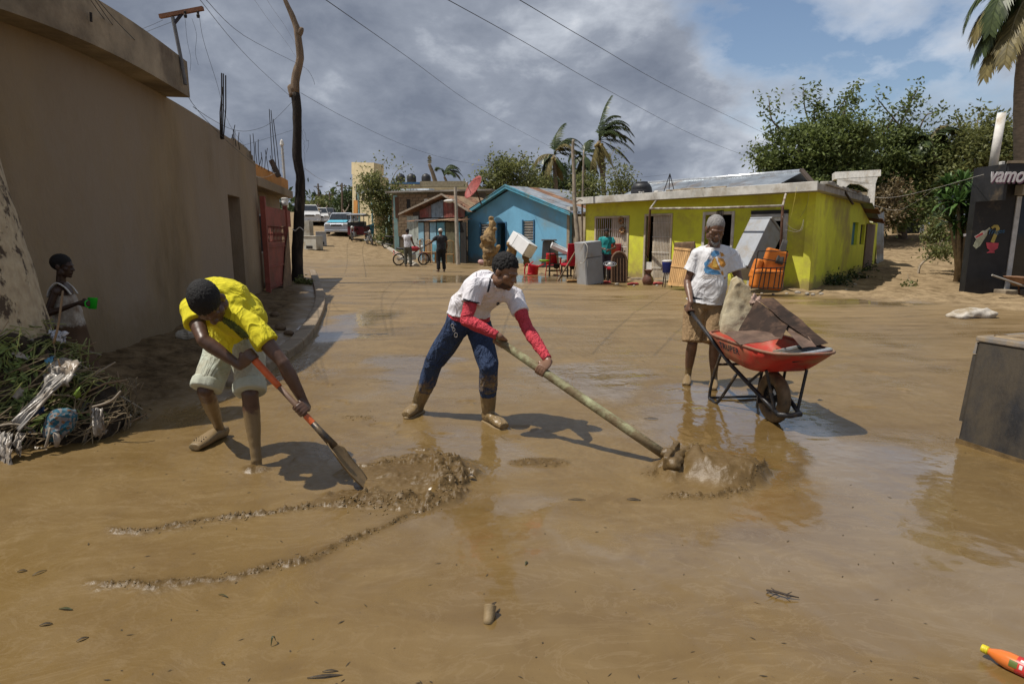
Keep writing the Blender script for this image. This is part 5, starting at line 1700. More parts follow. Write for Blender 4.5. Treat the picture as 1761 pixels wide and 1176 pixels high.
# people: one remeshed skin each, clothes over it
from mathutils.bvhtree import BVHTree
def muddy(m,mud=(0.21,0.145,0.07),rough=0.35):
 """Adds caked mud to a material where the mesh's own 'mud' attribute says so."""
 t = m.node_tree
 if t.nodes.get('mudmix'):
  return m
 p = t.nodes['Principled BSDF']
 src = p.inputs['Base Color'].links[0].from_socket
 a = N(t,'ShaderNodeAttribute',attribute_name='mud')
 tcn = N(t,'ShaderNodeNewGeometry')
 nz = N(t,'ShaderNodeTexNoise',i_Scale=28.0,i_Detail=7.0,i_Roughness=0.7)
 t.links.new(tcn.outputs['Position'],nz.inputs['Vector'])
 f = mth(t,'ADD',mth(t,'MULTIPLY',a.outputs['Fac'],1.5),mth(t,'SUBTRACT',nz.outputs[0],0.95))
 f = ramp(t,f,[(0.10,0.0),(0.35,1.0)])
 mixn = N(t,'ShaderNodeMix',data_type='RGBA')
 mixn.name = 'mudmix'
 t.links.new(f,mixn.inputs[0])
 t.links.new(src,mixn.inputs[6])
 mixn.inputs[7].default_value = (*mud,1)
 t.links.new(mixn.outputs[2],p.inputs['Base Color'])
 return m
def remesh(name,mb,m,parent,vox,smooth=3,disp=None,mud=None,cut=None,fac=0.5):
 me_ = bpy.data.meshes.new(name)
 me_.from_pydata(mb.v,[],mb.f)
 o = bpy.data.objects.new(name,me_)
 COL.objects.link(o)
 bm = bmesh.new()
 bm.from_mesh(me_)
 bmesh.ops.recalc_face_normals(bm,faces=bm.faces)
 bm.to_mesh(me_)
 bm.free()
 r = o.modifiers.new('r','REMESH')
 r.mode = 'VOXEL'
 r.voxel_size = vox
 if smooth:
  s_ = o.modifiers.new('s','SMOOTH')
  s_.iterations = smooth
  s_.factor = fac
 dg = bpy.context.evaluated_depsgraph_get()
 m2 = bpy.data.meshes.new_from_object(o.evaluated_get(dg))
 bpy.data.objects.remove(o)
 bpy.data.meshes.remove(me_)
 n = len(m2.vertices)
 co = np.empty(n * 3,np.float32)
 m2.vertices.foreach_get('co',co)
 co = co.reshape(-1,3).astype(float)
 if disp is not None:
  nr = np.empty(n * 3,np.float32)
  m2.vertices.foreach_get('normal',nr)
  nr = nr.reshape(-1,3)
  co = co + nr * disp(co)[:,None]
  m2.vertices.foreach_set('co',co.astype(np.float32).ravel())
 if cut is not None:
  keep = cut(co)
  bm = bmesh.new()
  bm.from_mesh(m2)
  bm.verts.ensure_lookup_table()
  bmesh.ops.delete(bm,geom=[bm.verts[i] for i in np.nonzero(~keep)[0]],context='VERTS')
  bm.to_mesh(m2)
  bm.free()
  co = np.array([v.co[:] for v in m2.vertices])
 if mud is not None:
  a = m2.attributes.new('mud','FLOAT','POINT')
  a.data.foreach_set('value',np.clip(mud(co),0,1).astype(np.float32))
 m2.materials.clear()
 m2.materials.append(m)
 m2.shade_smooth()
 m2.update()
 ob = bpy.data.objects.new(name,m2)
 m2.name = name
 COL.objects.link(ob)
 if parent is not None:
  adopt(ob,parent)
 return ob
def folds(a,amp=0.006,scale=7.0,seed=1,ridge=True):
 """Cloth folds drawn out along direction a."""
 a = np.array(V(a).normalized())
 def f(co):
  along = co @ a
  q = co * scale - np.outer(along * scale * 0.72,a)
  n = vnoise(q[:,0],q[:,1],q[:,2],seed)
  n2 = vnoise(q[:,0] * 2.1,q[:,1] * 2.1,q[:,2] * 2.1,seed + 3)
  if ridge:
   n = (1 - np.abs(n)) * 2 - 1.4
   n2 = (1 - np.abs(n2)) * 2 - 1.4
  return amp * (n + 0.45 * n2)
 return f
def etube(mb,secs,n=22,ex=2.3):
 vs,fs = [],[]
 for c,X,Y,rx,ry in secs:
  for k in range(n):
   a = 2 * math.pi * k / n
   ca,sa = math.cos(a),math.sin(a)
   vs.append(V(c) + V(X) * (rx * math.copysign(abs(ca) ** (2 / ex),ca)) + V(Y) * (ry * math.copysign(abs(sa) ** (2 / ex),sa)))
 for i in range(len(secs) - 1):
  for k in range(n):
   a,b = i * n + k,i * n + (k + 1) % n
   fs.append((a,b,b + n,a + n))
 fs.append(tuple(range(n - 1,-1,-1)))
 fs.append(tuple(range((len(secs) - 1) * n,len(secs) * n)))
 mb.add(vs,fs)
def chain(mb,pts,rs,n=9):
 for i in range(len(pts) - 1):
  mb.cap(pts[i],pts[i + 1],rs[i],rs[i + 1],n)
def orth(f,u):
 f = V(f).normalized()
 u = V(u)
 u = (u - f * u.dot(f)).normalized()
 return f,u,f.cross(u)          # forward, up, right
def grip(mb,c,axis,wrist_hint,back_hint,right,rg,sc=1.0,curl=1.0):
 """A hand closed round a shaft; returns its wrist."""
 c,a = V(c),V(axis).normalized()
 w = c - V(wrist_hint)
 w = (w - a * w.dot(a)).normalized()
 n = a.cross(w).normalized()
 if n.dot(V(back_hint)) < 0:
  n = -n
 a = n.cross(w) if right else w.cross(n)
 pc = c + n * (rg + 0.014 * sc)
 etube(mb,[(pc - w * 0.080 * sc,a,n,0.026 * sc,0.021 * sc),(pc - w * 0.055 * sc,a,n,0.035 * sc,0.019 * sc),(pc - w * 0.02 * sc,a,n,0.041 * sc,0.016 * sc),(pc + w * 0.016 * sc,a,n,0.040 * sc,0.013 * sc)],14)
 for off,rr,ang in ((0.030,0.0092,195),(0.0105,0.0098,205),(-0.0095,0.0092,198),(-0.028,0.0080,178)):
  pts = [pc + w * 0.010 * sc + a * off * sc]
  rs = [rr * 1.12 * sc]
  for k in range(5):
   th = math.radians(42 + ang * curl * k / 4)
   rad = rg + rr * sc * 0.92
   pts.append(c + a * (off * sc * 1.05) + (n * math.cos(th) + w * math.sin(th)) * rad)
   rs.append(rr * (1.0 - 0.06 * k) * sc)
  chain(mb,pts,rs)
 pts = [pc - w * 0.045 * sc + a * 0.022 * sc,c + a * 0.046 * sc + n * (rg + 0.010 * sc) - w * 0.018 * sc]
 rs = [0.0145 * sc,0.0125 * sc]
 for k,th in enumerate((-62,-105,-150)):
  th = math.radians(th)
  pts.append(c + a * (0.048 - 0.004 * k) * sc + (n * math.cos(th) + w * math.sin(th)) * (rg + 0.011 * sc))
  rs.append((0.0115 - 0.001 * k) * sc)
 chain(mb,pts,rs)
 return pc - w * 0.082 * sc
def free_hand(mb,wr,d,back,right,sc=1.0,curl=0.7):
 d = V(d).normalized()
 n = V(back)
 n = (n - d * n.dot(d)).normalized()
 a = n.cross(d) if right else d.cross(n)
 wr = V(wr)
 etube(mb,[(wr,a,n,0.025 * sc,0.020 * sc),(wr + d * 0.03 * sc,a,n,0.034 * sc,0.018 * sc),(wr + d * 0.085 * sc,a,n,0.040 * sc,0.013 * sc)],14)
 for off,rr,ln in ((0.030,0.0088,0.072),(0.0105,0.0092,0.082),(-0.0095,0.0088,0.075),(-0.028,0.0075,0.058)):
  p = wr + d * 0.082 * sc + a * off * sc
  pts,rs,th = [p],[rr * 1.1 * sc],0.15 * curl
  for k in range(3):
   p = p + (d * math.cos(th) - n * math.sin(th)) * ln / 3 * sc * (1.25 - 0.25 * k)
   th += 0.55 * curl
   pts.append(p)
   rs.append(rr * (1 - 0.08 * k) * sc)
  chain(mb,pts,rs)
 p = wr + d * 0.03 * sc + a * 0.026 * sc
 chain(mb,[p,p + (a * 0.7 + d * 0.7 - n * 0.3) * 0.035 * sc,p + (a * 0.65 + d * 1.35 - n * 0.7) * 0.045 * sc],[0.0135 * sc,0.0115 * sc,0.0095 * sc])
def head(mb,c,f,u,sc=1.0,jaw=1.0,lips=1.0,nose=1.0):
 f,u,r = orth(f,u)
 rot = Matrix((r,f,u)).transposed()
 q = lambda x,y,z: V(c) + (r * x + f * y + u * z) * sc
 e = lambda p,rad,R_=None: mb.ell(q(*p),tuple(x * sc for x in rad),rot if R_ is None else rot @ R_)
 e((0,-0.012,0.036),(0.075,0.096,0.086))                   # cranium
 e((0,0.022,0.030),(0.066,0.070,0.066))                    # forehead
 e((0,0.034,-0.030),(0.058 * jaw,0.058,0.082))             # face
 e((0,0.042,-0.078),(0.043 * jaw,0.040,0.034))             # jaw
 e((0,0.074,-0.098),(0.020,0.018,0.018))                   # chin
 for s in (-1,1):
  e((s * 0.046,0.052,-0.022),(0.022,0.026,0.022))       # cheekbone
  e((s * 0.055 * jaw,0.008,-0.062),(0.018,0.036,0.034))   # jaw angle
  e((s * 0.076,-0.008,-0.008),(0.009,0.020,0.031),Matrix.Rotation(s * 0.3,3,'Z'))
  e((s * 0.080,-0.016,0.000),(0.006,0.010,0.024),Matrix.Rotation(s * 0.5,3,'Z'))
  mb.cap(q(s * 0.012,0.092,0.016),q(s * 0.050,0.074,0.014),0.011 * sc,0.009 * sc)   # brow
  e((s * 0.032,0.074,-0.004),(0.016,0.014,0.011))       # eyelids
  e((s * 0.014 * nose,0.098,-0.034),(0.0105 * nose,0.013,0.010))   # nostrils
 mb.cap(q(0,0.090,0.010),q(0,0.106,-0.028),0.0085 * sc,0.0125 * nose * sc)
 e((0,0.110,-0.032),(0.013 * nose,0.012,0.011))
 e((0,0.086,-0.058),(0.028 * lips,0.015,0.0085))
 e((0,0.085,-0.071),(0.025 * lips,0.014,0.0085))
 return q,rot
def arm(mb,sh,el,wr,k=1.0):
 sh,el,wr = V(sh),V(el),V(wr)
 mb.ell(sh,0.058 * k)
 P = [sh,sh.lerp(el,0.3),sh.lerp(el,0.55),sh.lerp(el,0.9),el]
 mb.tube(P,[0.052 * k,0.050 * k,0.048 * k,0.039 * k,0.038 * k],14)
 mb.ell(el,0.040 * k)
 P = [el,el.lerp(wr,0.22),el.lerp(wr,0.5),el.lerp(wr,0.85),wr]
 mb.tube(P,[0.039 * k,0.043 * k,0.037 * k,0.027 * k,0.0255 * k],14)
 mb.ell(wr,0.026 * k)
def leg(mb,hip,kn,an,k=1.0,back=(0,0.3,0)):
 hip,kn,an = V(hip),V(kn),V(an)
 bk = V(back)
 mb.ell(hip,0.088 * k)
 mb.tube([hip,hip.lerp(kn,0.35),hip.lerp(kn,0.7),hip.lerp(kn,0.95),kn],[0.086 * k,0.080 * k,0.064 * k,0.055 * k,0.053 * k],16)
 mb.ell(kn,0.054 * k)
 mb.tube([kn,kn.lerp(an,0.25) + bk * 0.03,kn.lerp(an,0.5) + bk * 0.025,kn.lerp(an,0.8) + bk * 0.01,an],[0.052 * k,0.055 * k,0.049 * k,0.036 * k,0.035 * k],16)
 mb.ell(an,0.037 * k)
def foot_shape(mb,an,toe,k=1.0,fat=0.0):
 an,toe = V(an),V(toe)
 d = toe - an
 d.z = 0
 d.normalize()
 z0 = toe.z
 heel = V((an.x,an.y,z0 + 0.030)) - d * 0.035 * k
 ball = heel.lerp(V((toe.x,toe.y,z0 + 0.026)),0.72)
 tp = V((toe.x,toe.y,z0 + 0.02))
 s = V((d.y,-d.x,0))
 mb.cap(an,heel + V((0,0,0.012)),(0.036 + fat) * k,(0.033 + fat) * k)
 etube(mb,[(heel - d * 0.02,s,V((0,0,1)),0.022 * k + fat,0.02 + fat),(heel,s,V((0,0,1)),0.033 * k + fat,0.03 + fat),(heel.lerp(ball,0.5) + V((0,0,0.016)),s,V((0,0,1)),0.037 * k + fat,0.036 + fat),(ball + V((0,0,0.006)),s,V((0,0,1)),0.047 * k + fat,0.026 + fat),(tp,s,V((0,0,1)),0.034 * k + fat,0.016 + fat)],16)
 mb.cap(an,heel.lerp(ball,0.45) + V((0,0,0.022)),(0.033 + fat) * k,(0.03 + fat) * k)
 if not fat:
  for i in range(5):
   b = ball + s * (0.034 - 0.017 * i) * k
   mb.cap(b,b + d * (0.062 - 0.008 * abs(i - 1)) * k + V((0,0,-0.006)),0.0125,0.010)
 return d
def torso_secs(J,sc,rx,ry,ts,inf=0.0,belly=0.0):
 sp = catmull([J['pelvis'],J['waist'],J['chest'],J['neck']],8)
 n = len(sp) - 1
 hx = (V(J['hipR']) - V(J['hipL'])).normalized()
 sx = (V(J['shR']) - V(J['shL'])).normalized()
 out = []
 for t,a,b in zip(ts,rx,ry):
  tt = min(max(t,0),1) * n
  i = min(int(tt),n - 1)
  p = sp[i].lerp(sp[i + 1],tt - i)
  T = (sp[min(i + 2,n)] - sp[max(i - 1,0)]).normalized()
  if t < 0:
   p = sp[0] + T * t * (sp[-1] - sp[0]).length
  if t > 1:
   p = sp[-1] + T * (t - 1) * (sp[-1] - sp[0]).length
  X = hx.lerp(sx,min(max(t,0),1)).normalized()
  Y = T.cross(X).normalized()
  X = Y.cross(T).normalized()
  if belly:
   p = p + Y * J['front'] * belly * math.exp(-((t - 0.28) / 0.22) ** 2)
  out.append((p,X,Y,a * sc + inf,b * sc + inf))
 return out
TS = [-0.20,-0.10,0.0,0.15,0.30,0.48,0.64,0.78,0.89,0.97,1.04]
RX = [0.085,0.140,0.160,0.152,0.140,0.145,0.158,0.164,0.155,0.115,0.066]
RY = [0.060,0.095,0.112,0.106,0.098,0.104,0.114,0.112,0.096,0.076,0.058]
SKIN = muddy(mat('dark_skin',(0.098,0.050,0.031),rough=0.42,var=0.28,scale=14,bump=0.12,bscale=120,spec=0.5,bdist=0.004))
SKIN2 = muddy(mat('brown_skin',(0.205,0.110,0.066),rough=0.42,var=0.25,scale=14,bump=0.12,bscale=120,spec=0.5,bdist=0.004))
HAIRB = mat('black_hair',(0.008,0.007,0.007),rough=0.75,var=0.4,scale=60,bump=0.8,bscale=130,bdist=0.01)
HAIRW = mat('white_hair',(0.25,0.24,0.235),rough=0.9,var=0.4,scale=50,bump=0.8,bscale=150,bdist=0.006)
EYEW = mat('eye_white',(0.20,0.17,0.145),rough=0.35,bump=0)
EYED = mat('eye_dark',(0.01,0.007,0.006),rough=0.2,bump=0)
SKIN3 = muddy(mat('weathered_skin',(0.155,0.083,0.053),rough=0.42,var=0.28,scale=14,bump=0.15,bscale=120,spec=0.5,bdist=0.004))
def body(T,J,skin,vox,sc=1.0,armk=1.0,legk=1.0,hands=None,mudz=None,feet=True,hsc=1.0,jaw=1.0,lips=1.0,nose=1.0,eyes=True,belly=0.0,trunk=1.0):
 """hands: list of callables adding a hand and returning the wrist."""
 mb = MB()
 etube(mb,torso_secs(J,sc,[x * trunk for x in RX],[x * trunk for x in RY],TS,belly=belly))
 for s in 'RL':
  k = sc * armk
  mb.cap(V(J['neck']).lerp(V(J['sh' + s]),0.35) - V((0,0,0.02 * sc)),J['sh' + s],0.062 * sc,0.056 * sc)
  arm(mb,J['sh' + s],J['el' + s],J['wr' + s],k)
  leg(mb,J['hip' + s],J['kn' + s],J['an' + s],sc * legk,J.get('back',(0,0.3,0)))
  if feet:
   foot_shape(mb,J['an' + s],J['toe' + s],sc)
 q,rot = head(mb,J['head'],J['face'],J['crown'],sc * hsc,jaw,lips,nose)
 mb.cap(J['neck'],q(0,-0.012,-0.06),0.060 * sc,0.054 * sc,14)
 mb.cap(J['neck'],V(J['chest']).lerp(V(J['neck']),0.6),0.062 * sc,0.07 * sc,14)
 for h in hands or ():
  h(mb)
 b = remesh('body',mb,skin,T,vox,3,disp=lambda co: 0.0012 * vnoise(co[:,0] * 30,co[:,1] * 30,co[:,2] * 30,4),mud=mudz if mudz else (lambda co: np.zeros(len(co))),fac=0.4)
 if eyes:
  for s in (-1,1):
   ey = MB().ell(q(s * 0.031,0.0785,-0.003),tuple(x * sc * hsc for x in (0.0105,0.0080,0.0042)),rot).build('eye',EYEW,T,smooth=True)
   MB().ell(q(s * 0.031,0.0845,-0.003),tuple(x * sc * hsc for x in (0.0052,0.003,0.0042)),rot).build('iris',EYED,ey,smooth=True)
 return b,q,rot
def hair(T,q,rot,m,sc,grow=(0.083,0.104,0.096),off=(0,-0.014,0.040),line=0.50,z0=-0.022,vox=0.005,fuzz=0.006,fs=60,name='hair',front=9.0):
 mb = MB()
 mb.ell(q(*off),tuple(x * sc for x in grow),rot,nu=28,nv=18)
 c0 = np.array(q(0,0,0))
 Rm = np.array(rot)
 def disp(co):
  return sc * fuzz * (0.6 * vnoise(co[:,0] * fs,co[:,1] * fs,co[:,2] * fs,3) + 0.5 * vnoise(co[:,0] * fs * 2,co[:,1] * fs * 2,co[:,2] * fs * 2,8))
 def cut(co):
  l = (co - c0) @ Rm / sc
  jit = 0.012 * vnoise(l[:,0] * 55,l[:,1] * 55,l[:,2] * 55,12) + 0.02 * np.exp(-(l[:,0] / 0.035) ** 2) * (l[:,1] > 0) * -0.5
  return (l[:,2] > z0 + line * l[:,1] + jit) & (l[:,1] < front)
 return remesh(name,mb,m,T,vox,1,disp,cut=cut)
def shirt(T,J,m,vox,sc,slv=0.55,inf=0.016,hem=-0.16,ts=None,sl_r=0.072,sl_r2=0.076,amp=0.006,fdir=(0.3,0,1),mud=None,neckr=0.02,belly=0.0,seed=1,fscale=7.0,flare=0.0,name='shirt',extra=(),trunk=1.0,sm=3):
 mb = MB()
 sX = (V(J['shR']) - V(J['shL'])).normalized()
 sT = (V(J['neck']) - V(J['chest'])).normalized()
 sY = sT.cross(sX).normalized()
 for c,r in extra:
  mb.ell(c,r,Matrix((sX,sY,sX.cross(sY))).transposed(),nu=22,nv=14)
 ks = [(t,a,b) for t,a,b in zip(TS,RX,RY) if hem < t < 0.99]
 hemr = (0.168 + flare,0.120 + flare)
 ks = [(hem,hemr[0],hemr[1])] + [(t,max(a,0.156 + flare * (0.4 - t) if t < 0.4 else a),max(b,0.114 + flare * (0.4 - t) if t < 0.4 else b)) for t,a,b in ks] + [(1.0,0.088,0.070)]
 etube(mb,torso_secs(J,sc,[k[1] * trunk for k in ks],[k[2] * trunk for k in ks],[k[0] for k in ks],inf,belly))
 for s in 'RL':
  sh,el = V(J['sh' + s]),V(J['el' + s])
  nb = V(J['neck'])
  mb.cap(nb.lerp(sh,0.35) - V((0,0,0.02 * sc)),sh,(0.062 + inf * .85) * sc,(0.056 + inf * .85) * sc)
  e = sh.lerp(el,slv)
  mb.ell(sh,(0.057 + inf * .8) * sc)
  mb.ell(V(J['chest']).lerp(nb,0.55) + (sh - nb) * 0.30,(0.12 * sc,0.12 * sc,0.10 * sc))
  mb.tube([sh,sh.lerp(e,0.5),e],[sl_r * sc,(sl_r + sl_r2) / 2 * sc,sl_r2 * sc],18)
 return remesh(name,mb,m,T,vox,sm,folds(fdir,amp,fscale,seed),mud=mud)
def trousers(T,J,m,vox,sc,to=1.0,r0=0.112,r1=0.085,r2=0.070,inf=0.012,amp=0.006,top=0.10,mud=None,name='trousers',shin=None,seed=5,fscale=8.0,cuff=0.0,cuffm=None):
 """to: how far down the thigh a leg of shorts reaches (1 = knee); shin: how far down the shin full trousers go."""
 mb = MB()
 ts = [-0.20,-0.12,-0.02,top]
 etube(mb,torso_secs(J,sc,[0.10,0.150,0.165,0.158],[0.075,0.108,0.118,0.110],ts,inf))
 ends = []
 for s in 'RL':
  h,k,a = V(J['hip' + s]),V(J['kn' + s]),V(J['an' + s])
  mb.ell(h,0.100 * sc)
  e = h.lerp(k,to)
  mb.tube([h,h.lerp(e,0.5),e],[r0 * sc,(r0 + r1) / 2 * sc,r1 * sc],20)
  if shin is not None:
   mb.ell(k,r1 * sc * 0.97)
   e2 = k.lerp(a,shin)
   mb.tube([k,k.lerp(e2,0.4),e2],[r1 * sc * 0.95,r2 * 1.06 * sc,r2 * sc],20)
  if cuff:
   d = (k - h).normalized()
   ends.append((e,d,r1))
 o = remesh(name,mb,m,T,vox,2,folds((0.2,0.1,1),amp,fscale,seed),mud=mud)
 for e,d,r in ends:
  rt = V((0,0,1)).rotation_difference(d).to_matrix()
  mb = MB()
  mb.lathe([(r * 1.0 * sc,-0.045),(r * 1.10 * sc,-0.035),(r * 1.12 * sc,0.0),(r * 1.09 * sc,0.03),(r * 0.98 * sc,0.036)],e,22,axis=d)
  remesh('cuff',mb,cuffm or m,T,vox,2,folds(d,0.004,16,9),mud=mud)
 return o
def print_on(obj,polys,m,name,parent,step=3.0,lift=0.003):
 """A flat print laid onto cloth: the outline is measured in the photograph, the patch is moulded to the cloth surface."""
 w = world_of(obj)
 vs = [w @ v.co for v in obj.data.vertices]
 bvh = BVHTree.FromPolygons(vs,[tuple(p.vertices) for p in obj.data.polygons])
 o = V((0,0,EYE))
 mb = MB()
 def inside(x,y,P):
  r_ = False
  j = len(P) - 1
  for i in range(len(P)):
   if (P[i][1] > y) != (P[j][1] > y) and x < (P[j][0] - P[i][0]) * (y - P[i][1]) / (P[j][1] - P[i][1]) + P[i][0]:
    r_ = not r_
   j = i
  return r_
 for P in polys:
  x0,x1 = min(p[0] for p in P),max(p[0] for p in P)
  y0,y1 = min(p[1] for p in P),max(p[1] for p in P)
  ids = {}
  nx,ny = int((x1 - x0) / step) + 2,int((y1 - y0) / step) + 2
  def vid(i,j):
   if (i,j) not in ids:
    d = (at(x0 + i * step,y0 + j * step,5.0) - o).normalized()
    h = bvh.ray_cast(o,d)
    if h[0] is None:
     ids[(i,j)] = None
    else:
     nrm = h[1] if h[1].dot(d) < 0 else -h[1]
     mb.v.append(tuple(h[0] + nrm * lift))
     ids[(i,j)] = len(mb.v) - 1
   return ids[(i,j)]
  for i in range(nx):
   for j in range(ny):
    if inside(x0 + (i + .5) * step,y0 + (j + .5) * step,P):
     q = [vid(i,j),vid(i + 1,j),vid(i + 1,j + 1),vid(i,j + 1)]
     if None not in q:
      mb.f.append(tuple(q))
 if mb.f:
  return mb.build(name,m,parent,smooth=True)
def lens(J):
 out = []
 for s in 'RL':
  out.append('%s ua %.2f fa %.2f th %.2f sh %.2f' % (s,(V(J['sh' + s]) - V(J['el' + s])).length,(V(J['el' + s]) - V(J['wr' + s])).length,(V(J['hip' + s]) - V(J['kn' + s])).length,(V(J['kn' + s]) - V(J['an' + s])).length))
 out.append('torso %.2f shw %.2f hipw %.2f' % ((V(J['pelvis']) - V(J['neck'])).length,(V(J['shR']) - V(J['shL'])).length,(V(J['hipR']) - V(J['hipL'])).length))
 print(out)
# man in the yellow T-shirt and his shovel
def shaft(mb,a,b,r,n=10):
 mb.tube([a,b],r,n)
SG,ST_ = at(424,604,3.70),gz(640,838,0.0)
SAX = (ST_ - SG).normalized()
SLN = (ST_ - SG).length
SH = thing('shovel','worn shovel with an orange grip pushed into the mud by the stooping man','shovel',ST_)
sp_ = lambda t: SG + SAX * (SLN * t)
bend = V((0,0,-0.03))
pts = [sp_(0) + V((-0.004,0,0.0)),sp_(0.07) + bend * 0.0,sp_(0.17),sp_(0.26)]
rough_tube([p for p in pts],[0.021,0.023,0.022,0.019],n=12,amp=0.02).build('grip',mat('orange_grip',(0.62,0.12,0.03),rough=0.5,var=0.2,scale=20,dirt=(0.30,0.12,0.06),dirt_amt=0.2),SH,smooth=True)
MB().tube([sp_(0.24),sp_(0.45),sp_(0.62)],[0.0165,0.017,0.0175],12).build('shaft',mat('muddy_shaft',(0.17,0.10,0.065),rough=0.6,var=0.4,scale=10,stretch=(1,1,.3)),SH,smooth=True)
MB().tube([sp_(0.47),sp_(0.525)],0.0195,12).build('collar',MATS['orange_grip'],SH)
MB().tube([sp_(0.525),sp_(0.60),sp_(0.70)],[0.019,0.021,0.026],12).build('socket',mat('dark_steel',(0.05,0.05,0.055),rough=0.45,metal=0.6,var=0.4,scale=12,dirt=(0.2,0.14,0.07),dirt_amt=0.35),SH,smooth=True)
bx_ = SAX.cross(V((0,0,1))).normalized()
bz_ = bx_.cross(SAX)
vd_ = (ST_ - V((0,0,EYE))).normalized()
bx_ = (vd_ - SAX * vd_.dot(SAX)).normalized()
bz_ = SAX.cross(bx_)
if bz_.z < 0:
 bz_ = -bz_
bx_,bz_ = bx_ * math.cos(0.28) + bz_ * math.sin(0.28),bz_ * math.cos(0.28) - bx_ * math.sin(0.28)
mb = MB()
def blade(u,v):
 w = 0.118 * (min(1,0.35 + v * 3.2) if v < 0.25 else 1.0) * (1 if v < 0.62 else math.sqrt(max(0.0,1 - ((v - 0.62) / 0.40) ** 2)))
 x = (u - 0.5) * 2 * w
 return sp_(0.66) + SAX * (v * 0.345 * SLN * 1.0) + bx_ * x + bz_ * (0.035 * (x / 0.12) ** 2 - 0.012 - 0.03 * math.sin(v * 2.5))
mb.grid(blade,12,14)
mb.build('blade',muddy(mat('muddy_blade',(0.17,0.115,0.055),rough=0.4,var=0.3,scale=12,metal=0.1)),SH,smooth=True,solid=0.004)
T1 = thing('person','man in a yellow T-shirt and rolled pale shorts bent over a shovel','person',gz(400,800))
J1 = dict(hipR=at(383,590,4.30),hipL=at(427,592,4.20),knR=at(353,672,4.10),anR=at(378,738,4.50),toeR=gz(334,774,0.012),knL=at(430,678,3.98),anL=at(441,790,3.94),
   toeL=gz(462,826,-0.075),neck=at(374,522,3.80),shR=at(329,528,3.86),shL=at(434,560,3.76),elR=at(350,585,3.68),elL=at(487,624,3.70),
   head=at(358,519,3.61),face=(0.22,-0.30,-0.93),crown=(-0.06,-0.90,0.42),front=-1,back=(-0.2,0.4,0))
J1['pelvis'] = (J1['hipR'] + J1['hipL']) / 2 + V((0,-0.01,0.05))
J1['chest'] = at(383,511,3.96)
J1['waist'] = at(396,530,4.14)
tmp = MB()
c1,c2 = sp_(0.035),sp_(0.43)
J1['wrR'] = grip(tmp,c1,SAX,at(404,600,3.72),V((-0.2,-0.6,0.6)),True,0.022)
J1['wrL'] = grip(tmp,c2,SAX,at(511,696,3.72),V((0.7,-0.4,0.5)),False,0.018)
lens(J1)
mudf = lambda co: sstep(0.52,0.12,co[:,2]) * 0.95 + 0.25 * sstep(0.5,0.3,co[:,2])
mudc = lambda co: sstep(0.75,0.45,co[:,2]) * 0.28
B1,q1,r1 = body(T1,J1,SKIN,0.0062,1.0,hands=[lambda m: grip(m,c1,SAX,at(404,600,3.72),V((-0.2,-0.6,0.6)),True,0.022),lambda m: grip(m,c2,SAX,at(511,696,3.72),V((0.7,-0.4,0.5)),False,0.018)],mudz=mudf,armk=1.03,hsc=1.12)
hair(T1,q1,r1,HAIRB,1.12,grow=(0.0792,0.1005,0.0905),line=0.58,z0=-0.010,fuzz=0.0025,fs=90)
YSH = muddy(mat('yellow_cotton',(0.66,0.58,0.02),rough=0.9,var=0.10,scale=5,bump=0.25,bscale=50,wr=0.55,wrs=7))
S1 = shirt(T1,J1,YSH,0.007,1.0,slv=0.50,inf=0.015,hem=-0.10,sl_r=0.068,sl_r2=0.077,amp=0.0048,fdir=(-0.6,0.3,-1.0),seed=3,fscale=9,sm=5,extra=[(at(384,528,3.95),(0.235,0.135,0.17)),(at(400,532,4.06),(0.195,0.14,0.19)),(at(416,548,3.92),(0.155,0.125,0.16)),(at(350,532,3.92),(0.12,0.10,0.12))],mud=lambda co: np.zeros(len(co)))
PALE = muddy(mat('pale_mint_cotton',(0.46,0.50,0.42),rough=0.9,var=0.15,scale=6,bump=0.3,bscale=45,dirt=(0.36,0.33,0.24),dirt_amt=0.3,wr=0.5,wrs=8))
trousers(T1,J1,PALE,0.008,1.0,to=0.88,r0=0.113,r1=0.098,inf=0.014,amp=0.010,mud=mudc,name='shorts',cuff=1,cuffm=muddy(mat('rolled_cuff',(0.44,0.46,0.38),rough=0.9,var=0.15,scale=8)))
print_on(S1,[[(378,548),(386,545),(402,553),(415,563),(428,577),(426,585),(414,580),(402,568),(388,557)]],mat('dark_print',(0.025,0.04,0.015),rough=0.9,var=0.8,scale=40,col2=(0.12,0.16,0.03)),'print',T1,step=2.0)
CROC = muddy(mat('clog_foam',(0.17,0.14,0.08),rough=0.5,var=0.2,scale=10))
mb = MB()
foot_shape(mb,J1['anR'] + V((0,0,-0.02)),J1['toeR'],1.08,0.010)
cl_ = remesh('clog',mb,CROC,T1,0.006,3,mud=lambda co: 0.55 + 0.2 * vnoise(co[:,0] * 9,co[:,1] * 9,co[:,2] * 9,2),cut=lambda co: co[:,2] < 0.115)
dd = (J1['toeR'] - J1['anR']); dd.z = 0; dd.normalize(); ss = V((dd.y,-dd.x,0))
mb = MB()
for i in range(3):
 for j in range(4):
  p = V((J1['toeR'].x,J1['toeR'].y,0.062 + 0.005 * i)) - dd * (0.045 + 0.025 * i) + ss * (0.019 * (j - 1.5))
  mb.ell(p,(0.0055,0.0055,0.012),nu=7,nv=5)
mb.build('hole_pattern',EYED,T1)
mb = MB()
P = [J1['anR'] + ss * 0.045 + V((0,0,-0.005)),J1['anR'] - dd * 0.05 + V((0,0,-0.01)),J1['anR'] - ss * 0.045 + V((0,0,-0.005))]
mb.tube(catmull(P,5),[(0.006,0.014)] * 11,8)
mb.build('heel_strap',CROC,T1,smooth=True)
